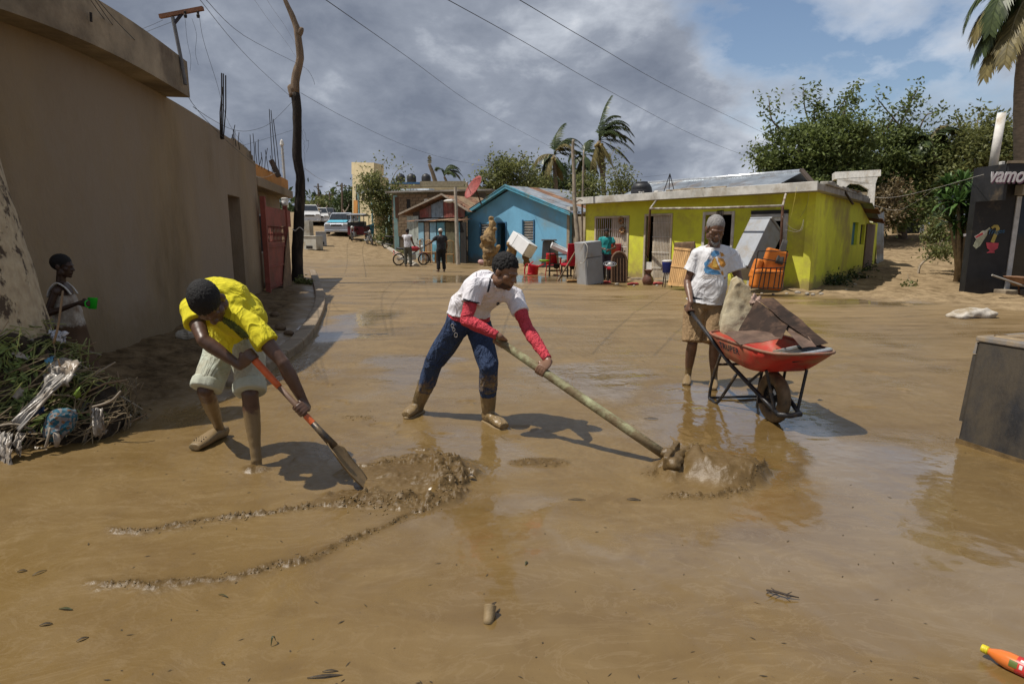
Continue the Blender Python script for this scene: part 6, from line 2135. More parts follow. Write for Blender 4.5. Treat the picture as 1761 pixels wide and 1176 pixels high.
# man in the white polo and his long pole
PA_,PB_ = at(853,583,4.57),gz(1152,788,0.05)
PAX = (PB_ - PA_).normalized()
PLN = (PB_ - PA_).length
PO = thing('mud_pusher','long pale green timber pole with a mud-caked pusher board at its end','pusher',PB_)
px_x = PAX.cross(V((0,0,1))).normalized()
px_z = px_x.cross(PAX)
mb = MB()
etube(mb,[(PA_ + PAX * (PLN * t),px_x,px_z,0.030 + 0.005 * min(1,t * 2.2),0.025 + 0.004 * min(1,t * 2.2)) for t in (0,0.02,0.1,0.2,0.3,0.45,0.6,0.8,1.0)],14,3.2)
GRW = mat('pale_green_timber',(0.44,0.47,0.27),rough=0.75,var=0.35,scale=10,bump=0.5,bscale=35,dirt=(0.17,0.125,0.065),dirt_amt=0.55)
mb.build('pole',GRW,PO,smooth=True)
bd = PAX.copy()
bd.z = 0
bd.normalize()
bw = V((bd.y,-bd.x,0))
MUDB = mat('caked_mud',(0.125,0.080,0.032),rough=0.42,var=0.35,scale=14,bump=0.5,bscale=30,spec=0.4)
mb = MB()
mb.box(PB_ + V((0,0,0.025)) + bd * 0.01,(0.31,0.035,0.09),Matrix((bw,-bd,V((0,0,1)))).transposed())
mb.ell(PB_ - PAX * 0.03 + V((0,0,0.01)),(0.045,0.045,0.045))
mb.cap(PB_ + bd * 0.05 - bw * 0.12 + V((0,0,0.0)),PB_ + bd * 0.06 + bw * 0.14 + V((0,0,0.015)),0.035,0.045)
remesh('pusher_board',mb,MUDB,PO,0.006,4,lambda co: 0.012 * vnoise(co[:,0] * 22,co[:,1] * 22,co[:,2] * 22,6))
T2 = thing('person','man in a white polo over red sleeves and jeans leaning on a long pole','person',gz(790,722))
J2 = dict(hipR=at(791,552,4.94),hipL=at(822,556,5.02),knR=at(748,622,5.06),anR=at(718,698,5.20),toeR=gz(698,717,0.012),knL=at(839,630,4.82),anL=at(840,706,4.93),
   toeL=gz(868,737,0.012),neck=at(850,486,4.76),shR=at(818,492,4.64),shL=at(884,509,4.86),elR=at(801,550,4.56),elL=at(907,566,4.68),
   head=at(868,468,4.66),face=(0.80,-0.50,-0.34),crown=(0.32,-0.12,0.94),front=-1,back=(-0.4,0.3,0))
J2['pelvis'] = (J2['hipR'] + J2['hipL']) / 2 + V((0.0,0.0,0.05))
J2['waist'] = at(811,524,4.96)
J2['chest'] = at(832,500,4.86)
g1,g2 = PA_ + PAX * 0.045,PA_ + PAX * (PLN * 0.285)
ga = (g1,PAX,at(845,578,4.56),V((-0.2,-0.75,0.6)),True,0.022)
gb = (g2,PAX,at(924,606,4.56),V((0.5,-0.5,0.7)),False,0.027)
J2['wrR'] = grip(tmp,*ga)
J2['wrL'] = grip(tmp,*gb)
lens(J2)
B2,q2,r2 = body(T2,J2,SKIN2,0.0062,1.0,hands=[lambda m: grip(m,*ga),lambda m: grip(m,*gb)],feet=False,hsc=1.03)
hair(T2,q2,r2,HAIRB,1.03,grow=(0.083,0.104,0.100),off=(0,-0.014,0.047),line=0.78,z0=0.002,fuzz=0.007,fs=85)
mb = MB()
mb.ell(q2(0,0.034,-0.068),(0.0600,0.064,0.054),r2,nu=26,nv=16)
c0,R0_ = np.array(q2(0,0,0)),np.array(r2)
def beardcut(co):
 l = (co - c0) @ R0_ / 1.03
 return (l[:,2] < -0.062 - 0.15 * l[:,1] + 0.35 * np.maximum(0,0.05 - l[:,1])) & ~((np.abs(l[:,0]) < 0.026) & (l[:,1] > 0.05) & (l[:,2] > -0.079))
remesh('beard',mb,mat('stubble',(0.075,0.043,0.030),rough=0.85,var=0.5,scale=120,bump=0.4,bscale=200),T2,0.005,1,cut=beardcut)
REDS = mat('red_sleeve',(0.50,0.045,0.065),rough=0.8,var=0.15,scale=6,bump=0.2,bscale=60,wr=0.6,wrs=20)
mb = MB()
for s in 'RL':
 sh,el,wr = V(J2['sh' + s]),V(J2['el' + s]),V(J2['wr' + s])
 mb.tube([sh.lerp(el,0.3),sh.lerp(el,0.6),sh.lerp(el,0.9),el],[0.056,0.054,0.047,0.046],16)
 mb.ell(el,0.0475)
 e2 = el.lerp(wr,0.93)
 mb.tube([el,el.lerp(e2,0.25),el.lerp(e2,0.6),e2],[0.047,0.050,0.043,0.034],16)
fr_ = folds((0.4,0.2,-1),0.004,20,3)
remesh('red_undersleeves',mb,REDS,T2,0.006,2,folds((1,0.3,0.4),0.0035,20,3))
mb = MB()
etube(mb,torso_secs(J2,1.0,[0.168,0.168,0.150],[0.124,0.122,0.11],[-0.06,0.03,0.12],0.012))
remesh('red_undershirt',mb,REDS,T2,0.008,2,folds((1,0,0),0.002,14,2))
POLO = mat('white_polo',(0.70,0.68,0.72),rough=0.85,var=0.06,scale=4,bump=0.2,bscale=60,wr=0.5,wrs=8,dirt=(0.5,0.45,0.38),dirt_amt=0.08)
S2 = shirt(T2,J2,POLO,0.007,1.0,slv=0.52,inf=0.020,hem=0.06,sl_r=0.074,sl_r2=0.073,amp=0.007,sm=6,fdir=(0.5,0.2,1.0),seed=7,fscale=9)
NAVY = mat('navy_trim',(0.02,0.022,0.035),rough=0.8)
f2_,u2_,rr2 = orth(J2['face'],J2['crown'])
nc = V(J2['neck'])
ntx = (q2(0,-0.01,-0.06) - nc).normalized()
mb = MB()
sX = (J2['shR'] - J2['shL']).normalized()
sY = ntx.cross(sX).normalized()
for i in range(21):
 pass
mb.grid(lambda u,v: nc + ntx * (0.008 + 0.052 * v + 0.015 * math.cos(2 * math.pi * (u * 0.86 + 0.07)) * -1) + sX * (math.sin(2 * math.pi * (u * 0.86 + 0.07)) * (0.084 - 0.012 * v)) + sY * (-J2['front'] * -1) * (math.cos(2 * math.pi * (u * 0.86 + 0.07)) * (0.076 - 0.01 * v)),26,3)
mb.build('collar',POLO,T2,smooth=True,solid=0.006)
mb = MB()
P = [nc + ntx * 0.05 + sX * (math.sin(a) * 0.077) + sY * -J2['front'] * -1 * (math.cos(a) * 0.070) for a in [math.pi * (0.2 + 1.6 * k / 16) for k in range(17)]]
print_on(S2,[[(862,514),(867,513),(873,521),(871,526),(866,522)]],SKIN2,'open_neck',T2,step=1.5,lift=0.002) if False else None
print_on(S2,[[(854,520),(858,519),(859,522),(861,521),(862,523),(856,524)],[(853,522),(856,523),(858,525),(862,524),(861,526),(856,527)]],NAVY,'chest_logo',T2,step=0.7)
print_on(S2,[[(797,513),(812,518),(824,520),(824,522),(811,520.5),(797,516)]],NAVY,'sleeve_trim',T2,step=0.8)
print_on(S2,[[(842,478),(845,477),(843,492),(840,502),(837,502),(840,490)]],NAVY,'shoulder_trim',T2,step=0.9)
JEAN = muddy(mat('blue_jeans',(0.026,0.050,0.115),rough=0.85,var=0.3,scale=5,bump=0.4,bscale=60,col2=(0.013,0.026,0.066),wr=0.7,wrs=11))
mudj = lambda co: sstep(0.62,0.36,co[:,2]) * (0.44 + 0.16 * vnoise(co[:,0] * 5,co[:,1] * 5,co[:,2] * 5,9))
trousers(T2,J2,JEAN,0.007,1.0,to=1.0,r0=0.107,r1=0.083,r2=0.071,inf=0.008,amp=0.010,top=0.12,mud=mudj,name='jeans',shin=0.62)
BOOT = muddy(mat('rubber_boot',(0.10,0.075,0.04),rough=0.35,var=0.2,scale=8,bump=0.3,bscale=30,wr=0.35,wrs=12))
for s in 'RL':
 k,a,t_ = V(J2['kn' + s]),V(J2['an' + s]),V(J2['toe' + s])
 mb = MB()
 top_ = k.lerp(a,0.50)
 mb.tube([top_,top_.lerp(a,0.4),top_.lerp(a,0.8),a],[0.071,0.067,0.060,0.055],18)
 foot_shape(mb,a,t_,1.02,0.010)
 bt = remesh('rubber_boot',mb,BOOT,T2,0.007,4,mud=lambda co: 0.62 + 0.25 * vnoise(co[:,0] * 6,co[:,1] * 6,co[:,2] * 6,2))
 d = t_ - a
 d.z = 0
 d.normalize()
 mb = MB()
 etube(mb,[(V((a.x,a.y,0)) + d * x,V((d.y,-d.x,0)),V((0,0,1)),w_,0.016) for x,w_ in ((-0.075,0.035),(-0.04,0.047),(0.05,0.048),(0.14,0.060),((t_ - a).xy.length - 0.015,0.042),((t_ - a).xy.length + 0.008,0.018))],16)
 adopt(remesh('sole',mb,muddy(mat('dark_sole',(0.08,0.06,0.04),rough=0.6)),bt,0.008,2,mud=lambda co: np.full(len(co),0.7)),bt)
 mb = MB()
 mb.lathe([(0.071,-0.008),(0.075,-0.006),(0.075,0.006),(0.071,0.008)],top_,20,axis=(a - k))
 mb.build('rim',BOOT,bt,smooth=True)
KC = thing('key_chain','silver key clip hanging from the belt of the man in jeans','key chain',at(780,562,4.83))
CHR = mat('chrome',(0.6,0.6,0.6),rough=0.25,metal=0.9,bump=0)
for (x,y,rx,ry) in ((778,560,2.4,3.2),(780.5,567,2,3),(784,576,2.6,4)):
 c = at(x,y,4.815)
 mb = MB()
 mb.tube([c + V((rx / 220 * math.cos(a),0,ry / 220 * math.sin(a))) for a in [2 * math.pi * k / 12 for k in range(13)]],0.0035,6)
 mb.build('ring',CHR,KC)
# the wheelbarrow
WFORE = V((0.28,-0.96,0)).normalized()
WACR = V((0.96,0.28,0)).normalized()          # towards the man's left hand
WC = at(1330,690,4.96)
WC.z = 0.185
HR = at(1187,532,6.15)
mid = HR + WACR * 0.26
Z_ = V((0,0,1))
WFORE = V((WC.x - mid.x,WC.y - mid.y,0)).normalized()
WACR = V((-WFORE.y,WFORE.x,0))
WB = thing('wheelbarrow','red steel wheelbarrow with black frame and one muddy tyre','wheelbarrow',V((WC.x,WC.y,0)))
wp = lambda f,a,z: V((WC.x,WC.y,0)) + WFORE * f + WACR * a + Z_ * z
handle_f = (HR - V((WC.x,WC.y,0))).dot(WFORE)
BLKF = muddy(mat('black_frame',(0.022,0.022,0.025),rough=0.4,var=0.4,scale=8,dirt=(0.16,0.11,0.06),dirt_amt=0.2))
REDP = mat('red_tray_paint',(0.40,0.026,0.018),rough=0.5,var=0.35,scale=5,bump=0.25,bscale=25,dirt=(0.26,0.12,0.065),dirt_amt=0.34)
for s in (-1,1):
 P = [wp(handle_f - 0.06,s * 0.26,0.80),wp(handle_f + 0.25,s * 0.26,0.69),wp(-0.42,s * 0.20,0.41),wp(0.0,s * 0.115,0.215),wp(0.24,s * 0.09,0.13)]
 MB().tube(P,0.0185,10).build('rail',BLKF,WB,smooth=True)
 MB().tube([wp(handle_f - 0.09,s * 0.26,0.811),wp(handle_f + 0.07,s * 0.26,0.754)],0.0225,12).build('handle_grip',mat('rubber_grip',(0.015,0.015,0.015),rough=0.7),WB,smooth=True)
 MB().tube(catmull([wp(-0.56,s * 0.215,0.47),wp(-0.66,s * 0.235,0.22),wp(-0.70,s * 0.24,0.03),wp(-0.64,s * 0.24,0.014),wp(-0.52,s * 0.235,0.03),wp(-0.30,s * 0.19,0.33)],4),0.014,8).build('stand',BLKF,WB,smooth=True)
 MB().cyl(wp(0.20,s * 0.095,0.14),wp(0.16,s * 0.17,0.47),0.013,n=8).build('strut',BLKF,WB)
 MB().tube([wp(-0.14,s * 0.155,0.30),wp(-0.03,s * 0.10,0.42),wp(0.0,s * 0.09,0.50)],0.012,8).build('brace',BLKF,WB)
 MB().box(wp(0,s * 0.118,0.19),(0.02,0.05,0.06),rotz(math.atan2(WFORE.y,WFORE.x))).build('axle_bracket',BLKF,WB)
MB().tube([wp(0.24,-0.10,0.13),wp(0.265,0,0.125),wp(0.24,0.10,0.13)],0.022,8).build('nose_guard',BLKF,WB,smooth=True)
MB().cyl(wp(-0.70,-0.24,0.02),wp(-0.70,0.24,0.02),0.012,n=8).build('cross_bar',BLKF,WB)
MB().cyl(wp(-0.60,-0.22,0.36),wp(-0.60,0.22,0.36),0.012,n=8).build('cross_bar',BLKF,WB)
MB().cyl(wp(0,-0.13,0.187),wp(0,0.13,0.187),0.011,n=8).build('axle',BLKF,WB)
wh = MB()
prof = [(0.105,-0.035),(0.135,-0.046),(0.170,-0.042),(0.187,-0.02),(0.191,0.0),(0.187,0.02),(0.170,0.042),(0.135,0.046),(0.105,0.035)]
vs,fs,n = [],[],40
tw = MB()
for j in range(n):
 a = 2 * math.pi * j / n
 for (r_,h) in prof:
  rr = r_ * 1.12 * (1 + (0.012 if (j % 2 and r_ > 0.18) else 0))
  vs.append(V((WC.x,WC.y,0.205)) + WACR * h + WFORE * rr * math.cos(a) + Z_ * rr * math.sin(a))
m_ = len(prof)
for j in range(n):
 for k in range(m_):
  a,b = j * m_ + k,j * m_ + (k + 1) % m_
  c,d = ((j + 1) % n) * m_ + (k + 1) % m_,((j + 1) % n) * m_ + k
  fs.append((a,b,c,d))
tw.add(vs,fs)
TYRE = mat('muddy_tyre',(0.155,0.105,0.055),rough=0.55,var=0.45,scale=12,bump=0.5,bscale=40,dirt=(0.05,0.04,0.03),dirt_amt=0.25)
wheel = tw.build('wheel',TYRE,WB,smooth=True)
rim = MB().lathe([(0.11,-0.03),(0.112,0.03)],V((WC.x,WC.y,0.190)),28,axis=WACR)
rim.f = rim.f[:-2]
rim.build('rim',BLKF,wheel,smooth=True)
MB().lathe([(0.03,-0.05),(0.03,0.05)],V((WC.x,WC.y,0.190)),14,axis=WACR).build('hub',BLKF,wheel)
for k in range(3):
 a = k * 2.094 + 0.5
 d_ = WFORE * math.cos(a) + Z_ * math.sin(a)
 MB().box(V((WC.x,WC.y,0.190)) + d_ * 0.07,(0.085,0.02,0.045),Matrix((d_,WACR,d_.cross(WACR))).transposed()).build('spoke',BLKF,wheel)
TB = dict(rear=-0.74,front=0.36,hw0=0.33,hw1=0.33)
def tray_ring(t,inset=0.0):
 """Outline of the tray at depth t (0 the floor, 1 the rim)."""
 rear = -0.46 + (-0.80 + 0.46) * t + inset
 front = 0.10 + (0.44 - 0.10) * t - inset
 hw = 0.255 + 0.05 * t - inset
 zr = 0.455 + 0.19 * t
 out = []
 cx = (rear + front) / 2
 L_ = (front - rear) / 2
 for k in range(40):
  a = 2 * math.pi * k / 40
  ca,sa = math.cos(a),math.sin(a)
  e_ = 2 / 4.5
  f = cx + L_ * math.copysign(abs(ca) ** e_,ca)
  w = hw * math.copysign(abs(sa) ** e_,sa)
  z = zr + (f - cx) * (-0.05) * (1 - t) + 0.012 * (f - cx) * t + inset * 0.6
  out.append(wp(f,w,z))
 return out
mb = MB()
vs = [wp(-0.18,0,0.452)]
for t in (0.0,0.08,0.35,0.7,1.0):
 vs += tray_ring(t if t > 0 else 0.0) if t != 0.0 else [p.lerp(V(vs[0]),0.25) for p in tray_ring(0.0)]
fs = [(0,1 + (k + 1) % 40,1 + k) for k in range(40)]
for j in range(4):
 for k in range(40):
  a,b = 1 + j * 40 + k,1 + j * 40 + (k + 1) % 40
  fs.append((a,b,b + 40,a + 40))
mb.add(vs,fs)
tray = mb.build('tray',REDP,WB,smooth=True,solid=-0.006)
rimp = tray_ring(1.0)
MB().tube(rimp + [rimp[0]],0.011,8,caps=False).build('rim_roll',mat('worn_rim',(0.28,0.09,0.06),rough=0.6,var=0.5,scale=14,dirt=(0.2,0.14,0.09),dirt_amt=0.4),tray,smooth=True)
side0,side1 = V(tray_ring(0.55)[30]),V(tray_ring(0.55)[24])
def side_text(txt,size,f0,z_t):
 cu = bpy.data.curves.new('t','FONT')
 cu.body,cu.size,cu.space_character,cu.offset = txt,size,1.12,0.0025
 tmp_o = bpy.data.objects.new('t',cu)
 COL.objects.link(tmp_o)
 m2 = bpy.data.meshes.new_from_object(tmp_o.evaluated_get(bpy.context.evaluated_depsgraph_get()))
 bpy.data.objects.remove(tmp_o)
 P0,P1 = V(tray_ring(0.25)[30]),V(tray_ring(1.0)[30])
 upv = (P1 - P0).normalized()
 outn = upv.cross(WFORE).normalized()
 if outn.dot(-WACR) < 0:
  outn = -outn
 for v_ in m2.vertices:
  p = v_.co.copy()
  base = P0.lerp(P1,z_t)
  base = base + WFORE * (f0 - (base - V((WC.x,WC.y,0))).dot(WFORE))
  v_.co = base + WFORE * p.x * 1.25 + upv * p.y + outn * 0.006
 m2.materials.clear()
 m2.materials.append(NAVY)
 ob = bpy.data.objects.new('lettering',m2)
 COL.objects.link(ob)
 adopt(ob,tray)
side_text('TRUPER',0.078,-0.44,0.36)
# the old man
T3 = thing('person','white-haired man in a printed white T-shirt holding the wheelbarrow','person',gz(1205,660))
J3 = dict(hipR=at(1196,524,6.30),hipL=at(1230,525,6.28),knR=at(1191,590,6.22),anR=at(1183,646,6.36),toeR=gz(1180,664,0.0),knL=at(1229,592,6.15),anL=at(1228,652,6.24),
   toeL=gz(1226,672,0.0),neck=at(1229,425,6.28),shR=at(1200,440,6.30),shL=at(1257,440,6.27),elR=at(1182,484,6.34),elL=at(1271,482,6.22),
   head=at(1230,394,6.20),face=(-0.02,-0.92,-0.38),crown=(0.02,-0.36,0.93),front=-1,back=(0,0.4,0))
J3['pelvis'] = (J3['hipR'] + J3['hipL']) / 2 + V((0,0,0.05))
J3['waist'] = J3['pelvis'].lerp(J3['neck'],0.35) + V((0,-0.01,0))
J3['chest'] = J3['pelvis'].lerp(J3['neck'],0.7) + V((0,0.01,0))
RAIL = (wp(handle_f + 0.25,-0.26,0.69) - wp(handle_f - 0.06,-0.26,0.80)).normalized()
hc = wp(handle_f + 0.0,-0.26,0.779)
hcl = wp(handle_f + 0.0,0.26,0.779)
h3 = (hc,RAIL,at(1183,508,6.30),V((-0.9,-0.1,0.1)),True,0.024)
h4 = (hcl,RAIL,hcl + V((0.02,0.06,0.2)),V((0.9,-0.1,0.1)),False,0.024)
J3['wrR'] = grip(tmp,*h3)
J3['wrL'] = grip(tmp,*h4)
lens(J3)
mud3 = lambda co: sstep(0.30,0.05,co[:,2]) * 0.8
B3,q3,r3 = body(T3,J3,SKIN3,0.0065,1.0,armk=0.98,hsc=1.10,hands=[lambda m: grip(m,*h3),lambda m: grip(m,*h4)],mudz=mud3)
hair(T3,q3,r3,HAIRW,1.10,grow=(0.0778,0.0988,0.0888),off=(0,-0.013,0.037),line=0.74,z0=0.0,fuzz=0.003,fs=90)
mb = MB()
for (x,y,z,rr) in ((0,0.088,-0.112,0.019),(0.014,0.082,-0.106,0.016),(-0.014,0.082,-0.106,0.016),(0.027,0.073,-0.098,0.012),(-0.027,0.073,-0.098,0.012),(0,0.084,-0.124,0.016),(0.033,0.07,-0.078,0.008),(-0.033,0.07,-0.078,0.008)):
 mb.ell(q3(x,y,z),rr)
remesh('beard',mb,HAIRW,T3,0.004,1,lambda co: 0.002 * vnoise(co[:,0] * 120,co[:,1] * 120,co[:,2] * 120,3))
mb = MB()
mb.cap(q3(-0.026,0.090,-0.048),q3(0,0.101,-0.045),0.0045,0.006)
mb.cap(q3(0.026,0.090,-0.048),q3(0,0.101,-0.045),0.0045,0.006)
remesh('moustache',mb,mat('grey_hair',(0.20,0.19,0.185),rough=0.85,var=0.4,scale=60),T3,0.0035,1)
WSH = mat('white_cotton',(0.70,0.70,0.72),rough=0.9,var=0.07,scale=4,bump=0.25,bscale=40,wr=0.55,wrs=7,dirt=(0.5,0.46,0.4),dirt_amt=0.06)
S3 = shirt(T3,J3,WSH,0.008,1.0,slv=0.62,inf=0.024,hem=-0.04,sl_r=0.074,sl_r2=0.096,amp=0.010,fdir=(0.55,0.0,0.9),seed=11,fscale=6.5,flare=0.012)
KHK = muddy(mat('khaki_cotton',(0.30,0.20,0.105),rough=0.9,var=0.18,scale=6,bump=0.3,bscale=45,wr=0.5,wrs=9))
trousers(T3,J3,KHK,0.008,1.0,to=0.96,r0=0.112,r1=0.108,inf=0.012,amp=0.010,mud=lambda co: sstep(0.6,0.4,co[:,2]) * 0.2,name='shorts',seed=15)
mb = MB()
etube(mb,torso_secs(J3,1.0,[0.170,0.170],[0.124,0.124],[0.02,0.09],0.012))
remesh('waistband',mb,NAVY,T3,0.008,1)
C_O,C_B,C_T = mat('print_orange',(0.62,0.30,0.06),rough=0.9,var=0.35,scale=30),mat('print_blue',(0.13,0.36,0.66),rough=0.9,var=0.35,scale=30),mat('print_tan',(0.55,0.48,0.40),rough=0.9,var=0.2,scale=40)
print_on(S3,[[(1222,436),(1228,431),(1236,432),(1237,438),(1230,441),(1224,441)],[(1211,452),(1218,446),(1222,448),(1216,457),(1212,460)],[(1210,462),(1217,458),(1226,463),(1236,466),(1240,472),(1226,472),(1213,470)]],C_B,'print_blue_patches',T3,step=1.0)
print_on(S3,[[(1229,442),(1235,455),(1239,464),(1218,464),(1214,461),(1222,453)],[(1234,443),(1244,445),(1248,455),(1244,460),(1239,458)],[(1238,434),(1243,435),(1246,440),(1240,442)],[(1241,464),(1244,470),(1244,474),(1240,471)],[(1246,476),(1248,477),(1247,480),(1245,479)]],C_O,'print_orange_triangle',T3,step=1.0)
print_on(S3,[[(1229,443),(1232,452),(1234,461),(1225,459),(1226,451)]],mat('print_yellow',(0.72,0.46,0.10),rough=0.9,var=0.2,scale=30),'print_yellow_core',T3,step=0.9,lift=0.0055)
print_on(S3,[[(1208,473.5),(1238,474),(1238,475.5),(1208,475)],[(1208,477),(1236,477.5),(1236,478.7),(1208,478.2)]],C_T,'print_lines',T3,step=0.7)
# the load in the barrow
SACK = mat('stained_sacking',(0.40,0.35,0.24),rough=0.85,var=0.3,scale=6,bump=0.5,bscale=18,bdist=0.02,dirt=(0.24,0.18,0.10),dirt_amt=0.35)
mb = MB()
bp = lambda px,py,Y: at(px,py,Y)
outl = [(1240,572,5.72),(1243,548,5.74),(1252,516,5.78),(1262,490,5.82),(1272,483,5.84),(1283,490,5.84),(1291,503,5.82),(1297,520,5.80),(1299,538,5.76),(1296,560,5.72),(1291,580,5.66),(1285,595,5.60),(1262,592,5.62)]
P = [bp(*p) for p in outl]
mb.prism(P,V((0.06,0.26,0.03)))
SK = remesh('dirty_sack',mb,SACK,None,0.012,8,lambda co: 0.016 * vnoise(co[:,0] * 7,co[:,1] * 7,co[:,2] * 7,5) + 0.007 * vnoise(co[:,0] * 19,co[:,1] * 19,co[:,2] * 19,6))
tag(SK,'dirty cream slab of foam standing upright in the wheelbarrow','foam')
def sheet(name,label,cat,pts,m,nu=10,nv=6,amp=0.012,solid=0.003,seed=0,group=None,curl=0.0):
 """A bent sheet of metal, card or plastic from four corners."""
 a,b,c,d = [V(p) for p in pts]
 nrm = (b - a).cross(d - a).normalized()
 def f(u,v):
  p = a.lerp(b,u).lerp(d.lerp(c,u),v)
  k = mn.noise(V((u * 3 + seed,v * 3,seed))) * amp + mn.noise(V((u * 8 + seed,v * 8,seed))) * amp * 0.4 + curl * (u - 0.5) ** 2
  j = mn.noise(V((u * 5,v * 5,seed + 9))) * 0.012 * (1 if u in (0,1) or v in (0,1) else 0)
  return p + nrm * k + (b - a).normalized() * j
 o = MB().grid(f,nu,nv).build(name,m,smooth=nu > 9 and nv > 5,solid=solid)
 return tag(o,label,cat,group)
DRUST = mat('dark_rusted_metal',(0.030,0.018,0.013),rough=0.8,var=0.5,scale=8,bump=0.4,bscale=30,dirt=(0.11,0.065,0.042),dirt_amt=0.3,spec=.25)
LRUST = mat('pale_rusted_metal',(0.13,0.082,0.056),rough=0.55,var=0.6,scale=7,bump=0.4,bscale=30,dirt=(0.12,0.07,0.05),dirt_amt=0.3)
sheet('scrap_metal','pale rusty flap of sheet metal folded over the barrow rim','scrap metal',[wp(-0.34,-0.30,0.70),wp(0.02,-0.33,0.655),wp(0.10,-0.02,0.72),wp(-0.26,0.05,0.74)],LRUST,seed=2,amp=0.012,nu=5,nv=4)
sheet('scrap_metal','dark bent sheet of rusty metal leaning behind the foam slab','scrap metal',[wp(-0.42,-0.12,0.68),wp(0.12,-0.02,0.70),wp(-0.10,0.16,0.80),wp(-0.46,0.05,0.95)],DRUST,seed=4,amp=0.014,curl=0.10,nu=8,nv=3)
sheet('scrap_metal','long jagged brown strip of metal slanting to the barrow front','scrap metal',[wp(-0.50,0.06,0.96),wp(0.30,0.14,0.69),wp(0.30,0.24,0.71),wp(-0.48,0.20,0.98)],DRUST,seed=6,amp=0.016,nu=11,nv=2)
sheet('scrap_metal','second jagged strip lying along the far side of the load','scrap metal',[wp(-0.30,0.14,0.82),wp(0.30,0.03,0.675),wp(0.34,0.12,0.69),wp(-0.28,0.24,0.88)],LRUST,seed=8,amp=0.014,nu=9,nv=2)
sheet('scrap_metal','small crumpled pinkish scrap on top of the foam slab corner','scrap metal',[at(1288,520,5.76),at(1306,524,5.72),at(1310,512,5.82),at(1296,504,5.84)],mat('pink_scrap',(0.36,0.25,0.20),rough=0.8,var=0.4,scale=10),seed=10,amp=0.03)
CRT = thing('broken_screen','black screen with a grey bezel lying at the front of the barrow','screen',at(1380,600,5.15))
qf = [wp(0.34,-0.06,0.615),wp(0.37,0.22,0.665),wp(0.12,0.24,0.665),wp(0.10,-0.08,0.60)]
MB().prism(qf,(0,0,-0.05)).build('case',BLACK,CRT,bevel=0.01)
mb = MB()
mb.tube([p + V((0,0,0.006)) for p in qf] + [qf[0] + V((0,0,0.006))],0.016,6)
mb.build('bezel',mat('grey_plastic',(0.30,0.34,0.37),rough=0.5,dirt=(0.2,0.16,0.1),dirt_amt=0.3),CRT)
sheet('tile_scrap','small white chip lying on the jagged strip','scrap',[at(1345,543,5.55),at(1353,549,5.53),at(1358,545,5.56),at(1350,541,5.6)],WHITE,nu=3,nv=3,amp=0.004)
# the child by the wall
T4 = thing('person','child in a muddy white vest standing by the wall with a green cup','person',V((-4.05,5.78,0.16)))
JB = dict(hipR=at(112,580,5.72),hipL=at(122,578,5.86),knR=at(122,620,5.66),anR=at(132,652,5.72),toeR=V((at(156,652,5.62).x,5.62,0.17)),knL=at(132,618,5.88),anL=at(142,650,5.9),
   toeL=V((at(166,650,5.86).x,5.86,0.17)),neck=at(105,489,5.80),shR=at(95,502,5.66),shL=at(115,497,5.93),elR=at(80,541,5.60),elL=at(128,535,5.95),
   head=at(107,458,5.80),face=(0.97,0.16,-0.08),crown=(0.06,0,1.0),front=-1,back=(-0.3,0,0))
JB['pelvis'] = (JB['hipR'] + JB['hipL']) / 2 + V((0,0,0.03))
JB['waist'] = JB['pelvis'].lerp(JB['neck'],0.36) + V((0.03,0,0))
JB['chest'] = JB['pelvis'].lerp(JB['neck'],0.7) + V((0.01,0,0))
cupc = at(157,522,5.66)
CUPAX = V((0.05,0.15,1)).normalized()
hb = (cupc + V((-0.02,0,0)),CUPAX,at(132,523,5.64),V((-0.1,-0.9,0.2)),True,0.036,0.8)
JB['wrR'] = grip(tmp,*hb)
JB['wrL'] = at(140,560,5.9)
lens(JB)
BB4,q4,r4 = body(T4,JB,mat('deep_brown_skin',(0.050,0.026,0.017),rough=0.45,var=0.2,scale=14,bump=0.1,bscale=120),0.006,0.70,armk=0.92,legk=0.9,hands=[lambda m: grip(m,*hb),lambda m: free_hand(m,JB['wrL'],(0.2,0,-1),(0,1,0),False,0.7)],hsc=1.28)
hair(T4,q4,r4,HAIRB,0.90,grow=(0.0795,0.1005,0.0910),line=0.62,z0=-0.012,fuzz=0.003,fs=100)
VEST = mat('muddy_white_vest',(0.50,0.47,0.42),rough=0.9,var=0.2,scale=5,bump=0.3,bscale=40,dirt=(0.14,0.085,0.045),dirt_amt=0.45)
VESTD = mat('soaked_vest',(0.085,0.050,0.028),rough=0.85,var=0.4,scale=5,bump=0.3,bscale=40)
mb = MB()
ks = [(0.10,.18,.15),(0.3,.172,.142),(0.45,.165,.13),(0.6,.158,.118),(0.74,.15,.108)]
etube(mb,torso_secs(JB,0.70,[k[1] for k in ks],[k[2] for k in ks],[k[0] for k in ks],0.014))
pv = V(JB['pelvis'])
etube(mb,[(pv + V((0.10,0,-0.36)),V((1,0,0)),V((0,1,0)),0.160,0.140),(pv + V((0.06,0,-0.18)),V((1,0,0)),V((0,1,0)),0.152,0.135),(pv + V((0.025,0,0.0)),V((1,0,0)),V((0,1,0)),0.138,0.124),(pv + V((0.015,0,0.13)),V((1,0,0)),V((0,1,0)),0.128,0.114)],22)
remesh('vest',mb,muddy(VEST,(0.085,0.050,0.028)),T4,0.008,3,folds((0.2,0,1),0.010,9,3),mud=lambda co: sstep(pv.z + 0.22,pv.z - 0.06,co[:,2]))
